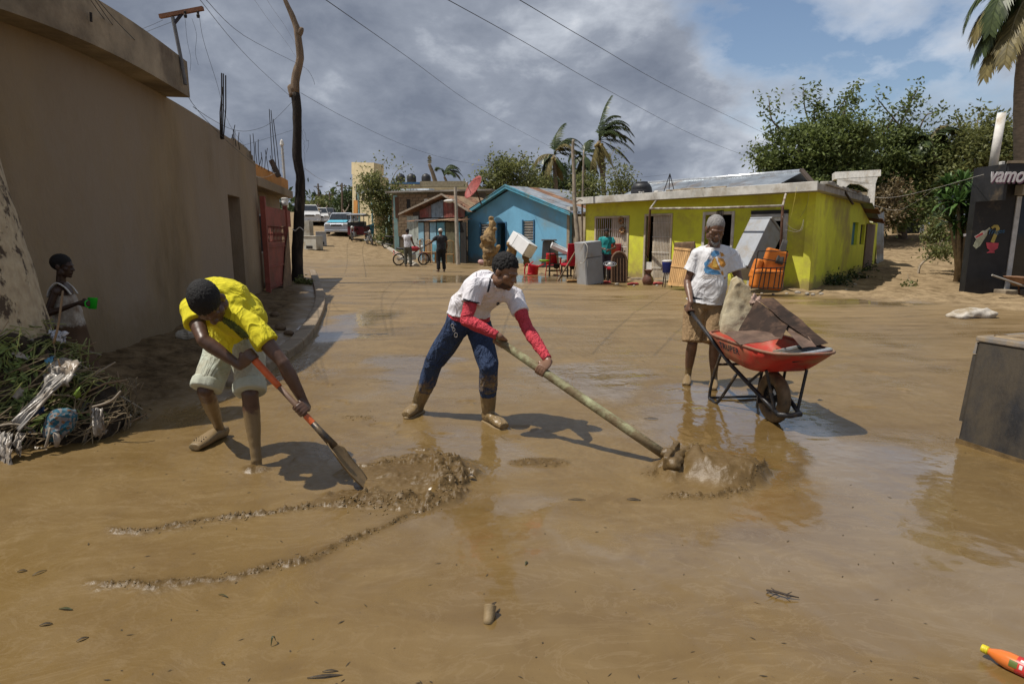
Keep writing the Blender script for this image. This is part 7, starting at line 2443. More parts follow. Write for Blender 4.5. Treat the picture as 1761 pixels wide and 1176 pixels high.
for s in 'RL':
 sh = V(JB['sh' + s])
 nk = V(JB['neck'])
 a0 = torso_secs(JB,0.7,[0.15],[0.11],[0.74])[0]
 md = nk.lerp(sh,0.62) + V((0,0,0.052))
 fr0 = a0[0] + a0[1] * (0.085 if s == 'R' else -0.085) + a0[2] * -0.092
 bk0 = a0[0] + a0[1] * (0.085 if s == 'R' else -0.085) + a0[2] * 0.092
 mb = MB()
 mb.tube(catmull([fr0,fr0.lerp(md,0.6) + a0[2] * -0.025,md,bk0.lerp(md,0.6) + a0[2] * 0.02,bk0],5),[(0.022,0.008)] * 21,10)
 mb.build('vest_strap',mat('vest_white',(0.55,0.53,0.50),rough=0.9),T4,smooth=True)
CUP = thing('cup','bright green plastic cup in the hand of the child','cup',cupc - CUPAX * 0.045)
mb = MB()
mb.lathe([(0.032,-0.05),(0.040,0.052),(0.0415,0.054),(0.038,0.052),(0.030,-0.046),(0,-0.046)],cupc + V((0.012,0,0)),24,axis=CUPAX)
mb.f = mb.f[:-1]
mb.build('body',mat('green_plastic',(0.02,0.50,0.03),rough=0.35,var=0.05,bump=0),CUP,smooth=True)
mb = MB()
mb.tube(catmull([cupc + V((0.0,-0.035,0.035)),cupc + V((-0.01,-0.065,0.02)),cupc + V((-0.01,-0.062,-0.02)),cupc + V((0.0,-0.033,-0.03))],4),0.006,6)
mb.build('handle',MATS['green_plastic'],CUP,smooth=True)
# vehicles up the road
GLASSD = mat('dark_glass',(0.02,0.024,0.03),rough=0.12,bump=0,spec=0.6)
TYREB = mat('black_tyre',(0.02,0.019,0.018),rough=0.85,var=0.3,scale=10,dirt=(0.14,0.10,0.06),dirt_amt=0.3)
ALLOY = mat('wheel_alloy',(0.4,0.4,0.4),rough=0.4,metal=0.6)
LAMPG = mat('lamp_glass',(0.6,0.6,0.58),rough=0.15,bump=0)
def car(label,cat,loc,yaw,Ls,Ws,Hs,paint,name='parked_car',pickup=False,group='cars parked up the road',extra=None):
 T = thing(name,label,cat,V(loc),group)
 M4 = Matrix.Translation(V(loc)) @ Matrix.Rotation(yaw,4,'Z')
 mk = lambda: MB(M4)
 h = Hs
 hl = Ls / 2
 prof = [(-hl,.30),(-hl + .02,.62 * h),(-hl * .93,.66 * h),(hl * .42,.62 * h),(hl * .93,.50 * h),(hl,.42 * h),(hl,.24),(hl * .9,.20),(-hl * .9,.20)]
 mk().prism([V((x,-Ws / 2,z)) for x,z in prof],(0,Ws,0)).build('body',paint,T,bevel=0.06)
 x0 = -hl * .93 if not pickup else -hl * .25
 cab = [(x0,.64 * h),(x0 + .25,.97 * h),(hl * .02,h),(hl * .16,.97 * h),(hl * .46,.62 * h)]
 m = mk()
 vs = []
 for sgn in (-1,1):
  for x,z in cab:
   w = Ws / 2 * (0.96 - 0.16 * max(0,(z - .62 * h) / (.38 * h)))
   vs.append(V((x,sgn * w,z)))
 n = len(cab)
 m.add(vs,[tuple(range(n)),tuple(range(2 * n - 1,n - 1,-1))] + [(i,n + i,n + (i + 1) % n,(i + 1) % n) for i in range(n)])
 cb = m.build('cabin',paint,T,bevel=0.04)
 def quad(p,nm,mm,off):
  q_ = [V(a) for a in p]
  nr = (q_[1] - q_[0]).cross(q_[2] - q_[0]).normalized()
  c_ = sum(q_,V((0,0,0))) / 4
  if nr.dot(c_ - V((0,0,.8 * h))) < 0:
   nr = -nr
  return mk().prism([a + nr * 0.012 for a in q_],nr * off).build(nm,mm,T)
 wz = lambda z: Ws / 2 * (0.96 - 0.16 * max(0,(z - .62 * h) / (.38 * h)))
 a,b = cab[3],cab[4]
 L2 = lambda t: (a[0] + (b[0] - a[0]) * t,a[1] + (b[1] - a[1]) * t)
 (xa,za),(xb,zb) = L2(.08),L2(.9)
 quad([(xa,-wz(za) * .93,za),(xa,wz(za) * .93,za),(xb,wz(zb) * .95,zb),(xb,-wz(zb) * .95,zb)],'windscreen',GLASSD,.01)
 for sgn in (-1,1):
  for (u0,u1) in ((x0 + .32,-hl * .18),(-hl * .15,hl * .22)):
   if u1 <= u0:
    continue
   z0,z1 = .68 * h,.92 * h
   quad([(u0,sgn * wz(z0),z0),(u1 + .1,sgn * wz(z0),z0),(u1 - .05,sgn * wz(z1),z1),(u0 + .1,sgn * wz(z1),z1)],'side_window',GLASSD,.01)
 for x in (-hl * .62,hl * .64):
  for sgn in (-1,1):
   w = mk().cyl((x,sgn * (Ws / 2 - .2),.33),(x,sgn * (Ws / 2 + .02),.33),.33,n=18).build('wheel',TYREB,T)
   mk().cyl((x,sgn * (Ws / 2 + .021),.33),(x,sgn * (Ws / 2 + .03),.33),.20,n=12).build('rim',ALLOY,w)
 for sgn in (-1,1):
  mk().box((hl + .0,sgn * Ws * .36,.44 * h),(.08,.36,.11)).build('headlight',LAMPG,T,bevel=.02)
  mk().box((hl * .28,sgn * (Ws / 2 + .1),.66 * h),(.1,.18,.12)).build('mirror',paint,T,bevel=.02)
 mk().box((hl + .005,0,.40 * h),(.06,.8,.13)).build('grille',IRON,T)
 mk().box((hl + .02,0,.25),(.12,Ws * .96,.18)).build('bumper',paint,T,bevel=.04)
 mk().box((hl + .085,0,.27),(.012,.45,.11)).build('number_plate',WHITE,T)
 if extra:
  extra(mk,T)
 return T
def away(p):
 """Heading of something at p that faces the camera."""
 return math.atan2(-p.y,-p.x)
SILVER = mat('silver_paint',(0.50,0.53,0.58),rough=0.3,metal=0.4,var=0.08,coat=0.5)
WHITEC = mat('white_car_paint',(0.66,0.66,0.66),rough=0.35,var=0.08,coat=0.4)
GREYC = mat('grey_car_paint',(0.10,0.10,0.11),rough=0.35,var=0.08,coat=0.4)
p = gnd(590,403)
LTB = mat('light_blue_sheet',(0.10,0.42,0.56),rough=0.6,var=0.15)
car('silver car with a bright blue reflection on its bonnet parked up the road','car',p,away(p) - 0.22,4.3,1.85,1.68,SILVER,
 extra=lambda mk,T: (mk().prism([V((0.95,-.75,1.07)),V((2.0,-.75,.90)),V((2.0,.7,.90)),V((0.95,.7,1.07))],(0,0,.02)).build('bonnet_reflection',LTB,T)))  # blue reflection on the bonnet, put in as a flat coloured sheet
p = gnd(531,385)
car('white pickup truck partly hidden behind the charred pole','pickup truck',p,away(p) + 0.05,5.0,1.9,1.75,WHITEC,name='pickup_truck',pickup=True)
p = gnd(549,385)
car('white car behind the person in yellow','car',p,away(p),4.2,1.75,1.5,WHITEC)
p = gnd(562,384)
car('small dark grey car far down the road','car',p,away(p) - .1,4.0,1.7,1.45,GREYC)
def motorcycle(label,loc,yaw,paint,group='motorcycles by the road',detail=True,name='motorcycle',lean=0.12):
 T = thing(name,label,'motorcycle',V(loc),group)
 M4 = Matrix.Translation(V(loc)) @ Matrix.Rotation(yaw,4,'Z') @ Matrix.Rotation(lean,4,'X')
 mk = lambda: MB(M4)
 for x in (-.62,.64):
  m = mk()
  pts = [V((x + .27 * math.cos(a),0,.29 + .27 * math.sin(a))) for a in [2 * math.pi * k / 20 for k in range(21)]]
  m.tube(pts,.035,8,caps=False)
  w = m.build('wheel',TYREB,T,smooth=True)
  m = mk()
  for k in range(8):
   a = math.pi * k / 8
   m.cyl((x + .24 * math.cos(a),0,.29 + .24 * math.sin(a)),(x - .24 * math.cos(a),0,.29 - .24 * math.sin(a)),.006,n=4)
  m.cyl((x,-.06,.29),(x,.06,.29),.05,n=10)
  m.build('spokes',ALLOY,w)
 for sgn in (-1,1):
  mk().cyl((.64,sgn * .07,.29),(.44,sgn * .07,.92),.02,n=8).build('fork',ALLOY,T)
  mk().cyl((.42,0,.95),(.34,sgn * .34,1.02),.014,n=8).build('handlebar',IRON,T)
  mk().cyl((.36,sgn * .24,1.0),(.40,sgn * .30,1.2),.006,n=5).build('mirror_stalk',IRON,T)
  mk().ell((.40,sgn * .31,1.22),(.02,.06,.045)).build('mirror',IRON,T)
 mk().ell((.15,0,.80),(.27,.13,.13)).build('fuel_tank',paint,T,smooth=True)
 mk().tube([(-.72,0,.83),(-.4,0,.79),(-.02,0,.80)],[(.11,.05),(.14,.055),(.10,.05)],10).build('seat',mat('black_seat',(.02,.02,.02),rough=.6),T,smooth=True)
 mk().box((.05,0,.42),(.36,.2,.32)).build('engine',ALLOY,T,bevel=.04)
 mk().tube([(.5,0,.85),(.2,0,.62),(-.1,0,.5),(-.62,0,.3)],.025,8).build('frame',IRON,T)
 mk().tube([(.1,-.13,.34),(-.3,-.14,.28),(-.75,-.14,.36)],[.02,.03,.04],8).build('exhaust',ALLOY,T)
 mk().ell((.55,0,.88),(.07,.09,.09)).build('headlight',LAMPG,T,smooth=True)
 mk().tube([(.36,0,.50),(.5,0,.6),(.64,0,.62),(.8,0,.56)],[(.05,.012)] * 4,8).build('mudguard',paint,T)
 mk().tube([(-.9,0,.52),(-.8,0,.62),(-.62,0,.64),(-.45,0,.58)],[(.06,.012)] * 4,8).build('mudguard',paint,T)
 mk().box((-.86,0,.68),(.05,.12,.07)).build('tail_light',mat('red_lamp',(.4,.02,.02),rough=.3),T)
 mk().cyl((-.02,.08,.3),(-.08,.24,.0),.012,n=6).build('stand',IRON,T)
 return T
MRED = mat('red_moto_paint',(.38,.02,.03),rough=.3,coat=.4)
MBLK = mat('black_moto_paint',(.02,.02,.024),rough=.3,coat=.4)
p = gnd(707,456)
motorcycle('red motorcycle beside the man in the white vest',p,0.45,MRED)
p = gnd(636,421)
motorcycle('motorcycle parked head-on next to the dark red tricycle',p,away(p) + .25,MBLK)
p = gnd(682,428)
motorcycle('black motorcycle with its side to the road under the teal pillar',p,0.2,MBLK)
p = gnd(694,430) + V((0.2,1.0,0))
motorcycle('black motorcycle parked behind another one by the pillar',p,2.6,MBLK)
p = gnd(640,412)
CV = sheet('cover','light blue plastic cover draped behind the parked motorcycle','cover',[at(629,405,p.y),at(643,402,p.y),at(644,384,p.y),at(630,388,p.y)],LTB,amp=.1)
p = gnd(612,414)
TRI = thing('motor_tricycle','dark red motor tricycle with a box body and grey canopy','tricycle',p)
M4 = Matrix.Translation(p) @ Matrix.Rotation(away(p) - 0.28,4,'Z')
mk = lambda: MB(M4)
TRED = mat('dark_red_metal',(.17,.025,.03),rough=.5,var=.25,scale=4)
mk().box((-.9,0,.72),(1.5,1.25,.62)).build('cargo_box',TRED,TRI,bevel=.03)
for sx in (-1.6,-.2):
 for sy in (-.58,.58):
  mk().cyl((sx,sy,1.0),(sx,sy,1.78),.025,n=8).build('canopy_post',IRON,TRI)
mk().tube([(-1.85,0,1.80),(-.9,0,1.88),(.05,0,1.80)],[(.68,.05),(.70,.07),(.66,.05)],12).build('canopy',mat('grey_canopy',(.22,.23,.25),rough=.6),TRI,smooth=True)
for sy in (-.66,.66):
 w = mk().cyl((-1.0,sy - .06,.3),(-1.0,sy + .06,.3),.30,n=18).build('wheel',TYREB,TRI)
 mk().cyl((-1.0,sy - .065,.3),(-1.0,sy + .065,.3),.12,n=10).build('rim',ALLOY,w)
m = mk()
m.tube([V((.95 + .27 * math.cos(a),0,.29 + .27 * math.sin(a))) for a in [2 * math.pi * k / 20 for k in range(21)]],.045,8,caps=False)
w = m.build('wheel',TYREB,TRI,smooth=True)
m = mk()
for k in range(8):
 a = math.pi * k / 8
 m.cyl((.95 + .24 * math.cos(a),0,.29 + .24 * math.sin(a)),(.95 - .24 * math.cos(a),0,.29 - .24 * math.sin(a)),.006,n=4)
m.build('spokes',ALLOY,w)
for sy in (-.09,.09):
 mk().cyl((.95,sy,.29),(.68,sy,1.0),.024,n=8).build('fork',ALLOY,TRI)
mk().cyl((.66,-.38,1.04),(.66,.38,1.04),.016,n=8).build('handlebar',IRON,TRI)
mk().ell((.82,0,.92),(.08,.1,.1)).build('headlight',LAMPG,TRI,smooth=True)
mk().ell((.35,0,.85),(.28,.15,.13)).build('fuel_tank',TRED,TRI,smooth=True)
mk().box((.0,0,.82),(.45,.3,.1)).build('seat',MATS['black_seat'],TRI,bevel=.03)
mk().box((.3,0,.45),(.4,.25,.35)).build('engine',ALLOY,TRI,bevel=.04)
mk().box((-.14,0,1.15),(.03,1.2,.3)).build('back_rest',MATS['black_seat'],TRI)
mk().box((-1.1,.2,1.2),(.6,.5,.35)).build('load',mat('load_cloth',(.3,.3,.28),rough=.9),TRI,bevel=.05)
# household goods put out to dry
def fridge(name,label,cat,M4,w,d,h,m,m2=None,door_split=0.35,group=None,vent=True):
 """A fridge-like cabinet with door(s), seams, handle and feet; local z up, front towards -y."""
 o = M4.to_translation()
 T = thing(name,label,cat,o,group)
 mk = lambda: MB(M4)
 mk().box((0,0.02,h / 2),(w,d - 0.05,h)).build('cabinet',m2 or m,T,bevel=0.015)
 y = -d / 2 + 0.012
 if door_split:
  mk().box((0,y,h * (1 - door_split / 2) + 0.003),(w * 0.985,0.045,h * door_split - 0.012)).build('door',m,T,bevel=0.012)
  mk().box((0,y,h * (1 - door_split) / 2 - 0.003),(w * 0.985,0.045,h * (1 - door_split) - 0.02)).build('door',m,T,bevel=0.012)
  mk().box((-w * 0.42,y - 0.03,h * (1 - door_split) + 0.1),(0.02,0.02,0.16)).build('handle',GREYFR,T,bevel=0.006)
  mk().box((-w * 0.42,y - 0.03,h * (1 - door_split) - 0.16),(0.02,0.02,0.2)).build('handle',GREYFR,T,bevel=0.006)
 else:
  mk().box((0,0,h + 0.028),(w * 1.01,d * 1.0,0.055)).build('lid',m,T,bevel=0.015)
  if vent:
   mk().box((0,y - 0.025,h * 0.2),(w * .5,0.01,h * .22)).build('vent_panel',IRON,T)
 mk().box((0,d / 2 - 0.012,h * 0.25),(w * 0.8,0.03,h * 0.4)).build('rear_panel',IRON,T)
 for sx in (-1,1):
  for sy in (-1,1):
   mk().cyl((sx * w * .42,sy * d * .4,-0.03),(sx * w * .42,sy * d * .4,0.005),0.02,n=8).build('foot',IRON,T)
 return T
def place(loc,yaw=0.0,rx=0.0,ry=0.0):
 return Matrix.Translation(V(loc)) @ Matrix.Rotation(yaw,4,'Z') @ Matrix.Rotation(ry,4,'Y') @ Matrix.Rotation(rx,4,'X')
OFFW = mat('offwhite_enamel',(0.52,0.50,0.43),rough=0.5,var=0.15,scale=3,dirt=(0.33,0.27,0.17),dirt_amt=0.25)
GREYE = mat('grey_enamel',(0.27,0.29,0.32),rough=0.45,var=0.15,scale=3,dirt=(0.22,0.18,0.13),dirt_amt=0.2)
LGREYE = mat('pale_grey_enamel',(0.36,0.37,0.38),rough=0.45,var=0.12,scale=3,dirt=(0.28,0.22,0.15),dirt_amt=0.2)
WENAM = mat('white_enamel',(0.70,0.70,0.70),rough=0.4,var=0.06,scale=3,dirt=(0.45,0.38,0.26),dirt_amt=0.12)
p = gnd(539,430)
fridge('chest_freezer','white chest freezer at the road edge beyond the charred pole','freezer',place(p,-0.45),1.0,0.62,0.78,OFFW,door_split=0)
p2_ = gnd(528,412)
fridge('refrigerator','beige refrigerator standing behind the white chest freezer','refrigerator',place(p2_,-0.1),0.75,0.65,1.25,OFFW)
p3_ = gnd(553,423)
fridge('washing_machine','grey washing machine beside the white chest freezer','washing machine',place(p3_,0.3),0.65,0.6,0.85,LGREYE,door_split=0)
p = gnd(1015,489)
fridge('refrigerator','grey two-door refrigerator standing tilted before the red chairs','refrigerator',place(p + V((0,0,0.02)),0.42,0.0,-0.10),0.60,0.62,1.30,GREYE,LGREYE,door_split=0.36)
wire('white hose hanging over the grey tilted refrigerator',[(1000,428,18.6),(1004,418,18.5),(1010,424,18.3),(1009,440,18.3),(1003,452,18.35),(998,452,18.5)],r=0.03,m=WIREP,name='hose')
p = at(898,415,28.0)
fridge('refrigerator','white refrigerator lying slanted across tree stumps by the blue house','refrigerator',place(at(912,432,28.0),-0.25,-0.55,-1.02),0.62,0.62,1.25,WENAM,door_split=0.3)
fridge('refrigerator','big grey refrigerator tipped over against the open doorway','refrigerator',place(at(1280,470,16.5),0.62,0.0,0.62),0.74,0.66,1.50,GREYE,GREYE,door_split=0.0,vent=False)
OCH = mat('ochre_stump',(0.36,0.24,0.11),rough=0.9,var=0.5,scale=4,bump=0.8,bscale=12,bdist=0.04,dirt=(0.12,0.075,0.04),dirt_amt=0.35)
def stump(label,pts,rs,Y,extra=()):
 T = thing('tree_stump',label,'tree stump',at(pts[0][0],pts[0][1],Y))
 mb = MB()
 P = [at(x,y,Y) for x,y in pts]
 mb.tube(catmull(P,3),list(np.interp(np.linspace(0,len(pts) - 1,len(catmull(P,3))),range(len(pts)),[r * Y / FPX for r in rs])),12)
 for (a,b,r0,r1) in extra:
  mb.cap(at(*a,Y),at(*b,Y - 0.2),r0 * Y / FPX,r1 * Y / FPX)
 remesh('trunk',mb,OCH,T,0.022,1,lambda co: 0.10 * vnoise(co[:,0] * 4,co[:,1] * 4,co[:,2] * 4,2) + 0.03 * vnoise(co[:,0] * 10,co[:,1] * 10,co[:,2] * 10,6))
 return T
stump('largest gnarled ochre stump before the shuttered window of the blue house',[(843,457),(841,435),(840,415),(844,400),(846,385),(848,372)],[12,12,13,8,6,4],29.0,[((838,420),(832,412),9,6),((850,440),(856,425),6,4),((846,400),(851,394),4,2)])
stump('second ochre stump beside the doorway of the blue house',[(882,452),(881,432),(884,418),(880,410)],[8,8,7,5],28.8,[((880,425),(874,418),5,4)])
stump('narrow ochre stump under the end of the slanted white refrigerator',[(906,460),(905,445),(903,432)],[6,5,6],28.6)
MB_ = MB().ell(gnd(829,456) + V((0,0,.12)),(0.22,0.15,0.14),Matrix.Rotation(0.4,3,'Y'))
tag(MB_.build('basin',mat('pink_ceramic',(0.45,0.26,0.24),rough=0.5),smooth=True),'pink ceramic lump leaning on the largest ochre stump','basin')
p = gnd(941,462)
GD = thing('plastic_bin','dark grey plastic bin behind the sink frame','bin',p)
MB().prism([at(930,460,25),at(957,460,25),at(955,420,25),at(946,413,25),at(933,415,25)],(0.15,0.55,0)).build('body',mat('dark_grey_plastic',(0.10,0.11,0.13),rough=0.5,var=.2),GD,bevel=0.03)
MB().box(at(944,413,25.2),(0.6,0.6,0.06)).build('lid',MATS['dark_grey_plastic'],GD,bevel=0.02)
SKF = thing('sink_stand','white sink tilted on a dark iron stand','sink',gnd(968,476))
ys = gnd(968,476).y
sx0,sx1 = at(946,430,ys).x,at(990,430,ys).x
for x in (sx0,sx1):
 for dy in (0,0.5):
  MB().cyl((x,ys + dy,hz(x,ys) - .02),(x,ys + dy,1.0 if x == sx0 else 0.85),0.018,n=8).build('leg',IRON,SKF)
for z in (0.45,0.8):
 MB().box(((sx0 + sx1) / 2,ys + .25,z),(sx1 - sx0 + .04,0.5,0.03)).build('shelf',IRON,SKF)
so_ = Matrix.Translation(at(963,428,ys + .2)) @ Matrix.Rotation(0.42,4,'Y') @ Matrix.Rotation(0.25,4,'X')
m = MB(so_)
for (c,s_) in (((0,0,-.06),(.66,.40,.02)),((0,-.2,0),(.70,.03,.13)),((0,.2,0),(.70,.03,.13)),((-.34,0,0),(.03,.37,.13)),((.34,0,0),(.03,.37,.13))):
 m.box(c,s_)
m.build('basin',WENAM,SKF,bevel=0.01)
for k,(x,z,r_) in enumerate(((957,458,.12),(972,455,.15),(984,459,.1))):
 MB().ell(at(x,z,ys + .2),(r_,r_,.1)).build('pan',IRON,SKF,smooth=True)
REDPL = mat('red_plastic',(0.50,0.015,0.025),rough=0.35,var=0.1,bump=0)
def plastic_chair(label,M4,group=None):
 T = thing('plastic_chair',label,'chair',M4.to_translation(),group)
 mk = lambda: MB(M4)
 mk().grid(lambda u,v: V(((u - .5) * .44,(v - .5) * .42,.42 - .03 * math.sin(math.pi * u))),6,6).build('seat',REDPL,T,smooth=True,solid=.012)
 mk().grid(lambda u,v: V(((u - .5) * .44 * (1 - .15 * v),.21 + .12 * v + .05 * (abs(u - .5) * 2) ** 2 * -1,.42 + .42 * v)),6,6).build('backrest',REDPL,T,smooth=True,solid=.012)
 for sx in (-1,1):
  for sy in (-1,1):
   mk().tube([(sx * .19,sy * .18,.42),(sx * .23,sy * .23,0)],[(.03,.02),(.022,.016)],8).build('leg',REDPL,T)
  mk().tube(catmull([V((sx * .21,.22,.64)),V((sx * .25,.0,.64)),V((sx * .24,-.2,.60)),V((sx * .22,-.22,.42))],4),[(.03,.012)] * 13,8).build('armrest',REDPL,T,smooth=True)
 return T
p = gnd(925,474)
plastic_chair('red plastic chair lying on its back by the sink stand',place(p + V((0,0,.25)),0.4,-1.75,0.2))
p = gnd(951,474)
plastic_chair('red plastic chair upright under the sink stand',place(p,2.8,0,0))
tag(MB().lathe([(.16,0),(.2,.05),(.2,.07),(0,.06)],at(936,450,23.0),16).build('tray',mat('lime_plastic',(.25,.5,.04),rough=.4),smooth=True),'lime green round tray on the overturned red chair','tray')
RDUP = mat('red_vinyl',(0.42,0.012,0.03),rough=0.35,var=0.15,scale=4,bump=0.1)
def dining_chair(label,M4,group='red dining chairs',seatonly=False):
 T = thing('dining_chair',label,'chair',M4.to_translation(),group)
 mk = lambda: MB(M4)
 mk().box((0,0,.46),(.48,.46,.10)).build('seat',RDUP,T,bevel=.03)
 if not seatonly:
  mk().box((0,.22,.84),(.46,.07,.74),Matrix.Rotation(-.08,3,'X')).build('backrest',RDUP,T,bevel=.025)
 for sx in (-1,1):
  for sy in (-1,1):
   mk().box((sx * .2,sy * .19,.205),(.045,.045,.41)).build('leg',IRON,T)
 return T
p = gnd(980,478)
dining_chair('red chair seen behind the crossed poles',place(p + V((0,.3,0)),0.5 + math.pi))
p = gnd(1037,482)
dining_chair('red chair standing with its back to the road behind the grey refrigerator',place(p + V((0.1,.3,0)),0.62 + math.pi))
p = gnd(1049,481)
dining_chair('red chair next to the arched headboard',place(p + V((0.1,.45,0)),0.9 + math.pi))
p = gnd(1060,486)
dining_chair('low red stool with black legs before the arched headboard',place(p,0.8),seatonly=True)
FN = thing('fan_grille','round chrome fan grille lying on the red stool','fan',at(1049,453,18.6))
for r_ in (.08,.14,.19):
 MB().tube([at(1049,454,18.6) + V((r_ * math.cos(a),r_ * .7 * math.sin(a),r_ * .35 * math.sin(a))) for a in [2 * math.pi * k / 24 for k in range(25)]],.012,6).build('ring',CHR,FN)
MB().ell(at(1049,454,18.6),.05).build('hub',WHITE,FN)
HBD = thing('headboard','dark brown arched headboard leaning on the yellow wall','headboard',gnd(1065,485))
yh = 18.9
arch = [at(1052,486,yh),at(1052,455,yh)] + [at(1064.5 - 12.5 * math.cos(math.pi * k / 8),448 - 15 * math.sin(math.pi * k / 8),yh) for k in range(0,9)] + [at(1077,455,yh),at(1077,486,yh)]
MB().prism(arch,V((0.05,.06,0))).build('panel',mat('dark_headboard',(.10,.06,.04),rough=.7,var=.4,scale=5),HBD)
MB().tube([p_ + V((0,-.03,0)) for p_ in arch],.035,6).build('moulding',mat('headboard_trim',(.17,.10,.06),rough=.6),HBD)
for k in range(4):
 MB().cyl(at(1056 + 5.5 * k,484,yh - .04),at(1056 + 5.5 * k,444,yh - .04),.02,n=6).build('spindle',MATS['headboard_trim'],HBD)
board('pole','long wooden pole leaning on the red chair, its foot out towards the road','pole',gnd(959,484),at(997,421,gnd(985,484).y + .3),.05,.05,WOOD)
BR = thing('broom','push broom with a wooden head leaning on the grey refrigerator','broom',gnd(984,487))
pb_ = gnd(984,486)
MB().cyl(pb_ + V((0,0,.06)),at(998,424,pb_.y + .35),.02,n=8).build('handle',WOOD,BR)
MB().box(pb_ + V((0,0,.06)),(.36,.08,.05),rotz(.3)).build('head',WOODL,BR,bevel=.01)
MB().box(pb_ + V((0,0,.015)),(.36,.07,.06),rotz(.3)).build('bristles',IRON,BR)
for lb,ps,r_ in (('thin leaning dead trunk between the blue and yellow houses',[(994,425,21.5),(992,390,21.6),(988,350,21.7),(987,300,21.9),(985,262,22),(986,240,22)],.085),('slender dead trunk just right of the leaning one',[(1001,425,23),(1001,380,23),(1002,330,23),(1004,258,23)],.045)):
 T = thing('dead_tree',lb,'tree trunk',gnd(ps[0][0],470))
 g_ = at(*ps[0])
 b_ = V((g_.x,g_.y,hz(g_.x,g_.y) - .1))
 rough_tube([b_] + [at(*q_) for q_ in ps],[r_ * 1.2] + [r_ * (1 - .6 * i / len(ps)) for i in range(len(ps))],n=8,seed=r_ * 50).build('trunk',BARKL,T,smooth=True)
 rough_tube([at(ps[2][0],ps[2][1],ps[2][2]),at(ps[2][0] + 8,ps[2][1] - 6,ps[2][2]),at(ps[2][0] + 14,ps[2][1] - 4,ps[2][2])],[r_ * .4,r_ * .3,r_ * .15],n=5).build('branch',BARKL,T,smooth=True)
p = gnd(1114,490)
PT = thing('clay_pot','round brown clay pot on the verge before the barred door','pot',p)
sc_ = 18.6 / 18.6
MB().lathe([(.09,0),(.15,.05),(.175,.14),(.16,.23),(.10,.31),(.085,.36),(.10,.42),(.14,.47),(.135,.475),(.09,.42),(.075,.36),(.0,.34)],p + V((0,0,-.02)),26).build('body',mat('brown_glaze',(.15,.07,.05),rough=.35,var=.3,scale=8),PT,smooth=True)
MB().lathe([(.135,.465),(.15,.475),(.135,.485)],p + V((0,0,-.02)),26).build('rim',MATS['brown_glaze'],PT,smooth=True)
BD = thing('blue_bucket','blue bucket on a thin stand beside the leaning door','bucket',gnd(1147,487))
yb = 18.2
cb = at(1147,469,yb)
MB().lathe([(.13,0),(.15,.30),(.155,.31)],cb,20).build('body',mat('blue_plastic',(.02,.05,.36),rough=.4,bump=0),BD,smooth=True)
MB().lathe([(.155,.312),(.16,.35),(.10,.37)],cb,20).build('lid',WHITE,BD,smooth=True)
for k in range(3):
 a = k * 2.1
 MB().cyl(cb + V((.1 * math.cos(a),.1 * math.sin(a),0)),V((cb.x + .16 * math.cos(a),cb.y + .16 * math.sin(a),hz(cb.x,cb.y) - .02)),.015,n=6).build('leg',IRON,BD)
LD = thing('leaning_door','tan wooden slatted door leaning on the yellow wall','door',gnd(1165,492))
d0,d1_,d2_,d3 = at(1148,490,17.5),at(1176,493,16.9),at(1188,428,17.3),at(1160,425,17.9)
for k in range(9):
 t0,t1 = k / 9 + .008,(k + 1) / 9 - .008
 MB().prism([d0.lerp(d1_,t0),d0.lerp(d1_,t1),d3.lerp(d2_,t1),d3.lerp(d2_,t0)],V((.02,.04,0))).build('slat',WOODL,LD)
for a_,b_ in ((.0,.06),(.94,1.0),(.48,.53)):
 MB().prism([d0.lerp(d3,a_),d1_.lerp(d2_,a_),d1_.lerp(d2_,b_),d0.lerp(d3,b_)],V((-.012,-.03,0))).build('rail',WOODL,LD)
sheet('carved_board','dark carved wooden board behind the tan slatted door','board',[at(1158,440,18.0),at(1196,440,17.4),at(1194,415,17.5),at(1160,417,18.1)],mat('carved_dark',(.12,.07,.035),rough=.7,var=.5,scale=14),amp=.02,solid=.04)
OR = mat('orange_vinyl',(.55,.16,.02),rough=.5,var=.2,scale=5,bump=.15)
ya = 15.2
AC = thing('orange_armchair','orange padded armchair lying behind a bent iron bed frame','armchair',gnd(1320,497))
mb = MB()
mb.box(at(1318,480,ya + .4),(.75,.4,.5),Matrix.Rotation(.1,3,'Y'))
o = mb.build('seat',OR,AC,bevel=.08,segs=4)
MB().box(at(1332,448,ya + .45),(.55,.18,.55),Matrix.Rotation(.25,3,'Y')).build('backrest',OR,AC,bevel=.06,segs=4)
MB().box(at(1300,462,ya + .5),(.16,.3,.5),Matrix.Rotation(.3,3,'Y')).build('armrest',OR,AC,bevel=.05,segs=3)
IF = thing('iron_frame','rusty iron bed frame leaning before the orange armchair','bed frame',gnd(1318,500))
q = lambda x,y: at(x,y,ya)
for a_,b_ in (((1292,497),(1304,432)),((1343,497),(1354,432)),((1304,432),(1354,432)),((1292,495),(1343,496)),((1299,462),(1348,460)),((1297,470),(1347,468)),((1304,496),(1312,460)),((1312,497),(1318,460)),((1320,497),(1326,460)),((1330,497),(1336,460)),((1338,497),(1343,460)),((1310,445),(1352,452))):
 MB().cyl(q(*a_),q(*b_),.014,n=6).build('rod',IRON,IF)
sheet('board','narrow dark grey board leaning on the iron bed frame','board',[at(1333,452,15.5),at(1346,455,15.5),at(1355,414,15.7),at(1347,411,15.7)],mat('charcoal_board',(.07,.065,.06),rough=.8,var=.3),solid=.03,amp=.01)
STN = mat('pale_stone',(.36,.32,.26),rough=.9,var=.35,scale=8,bump=.5)
REDC = mat('red_rag',(.36,.05,.05),rough=.9,var=.3)
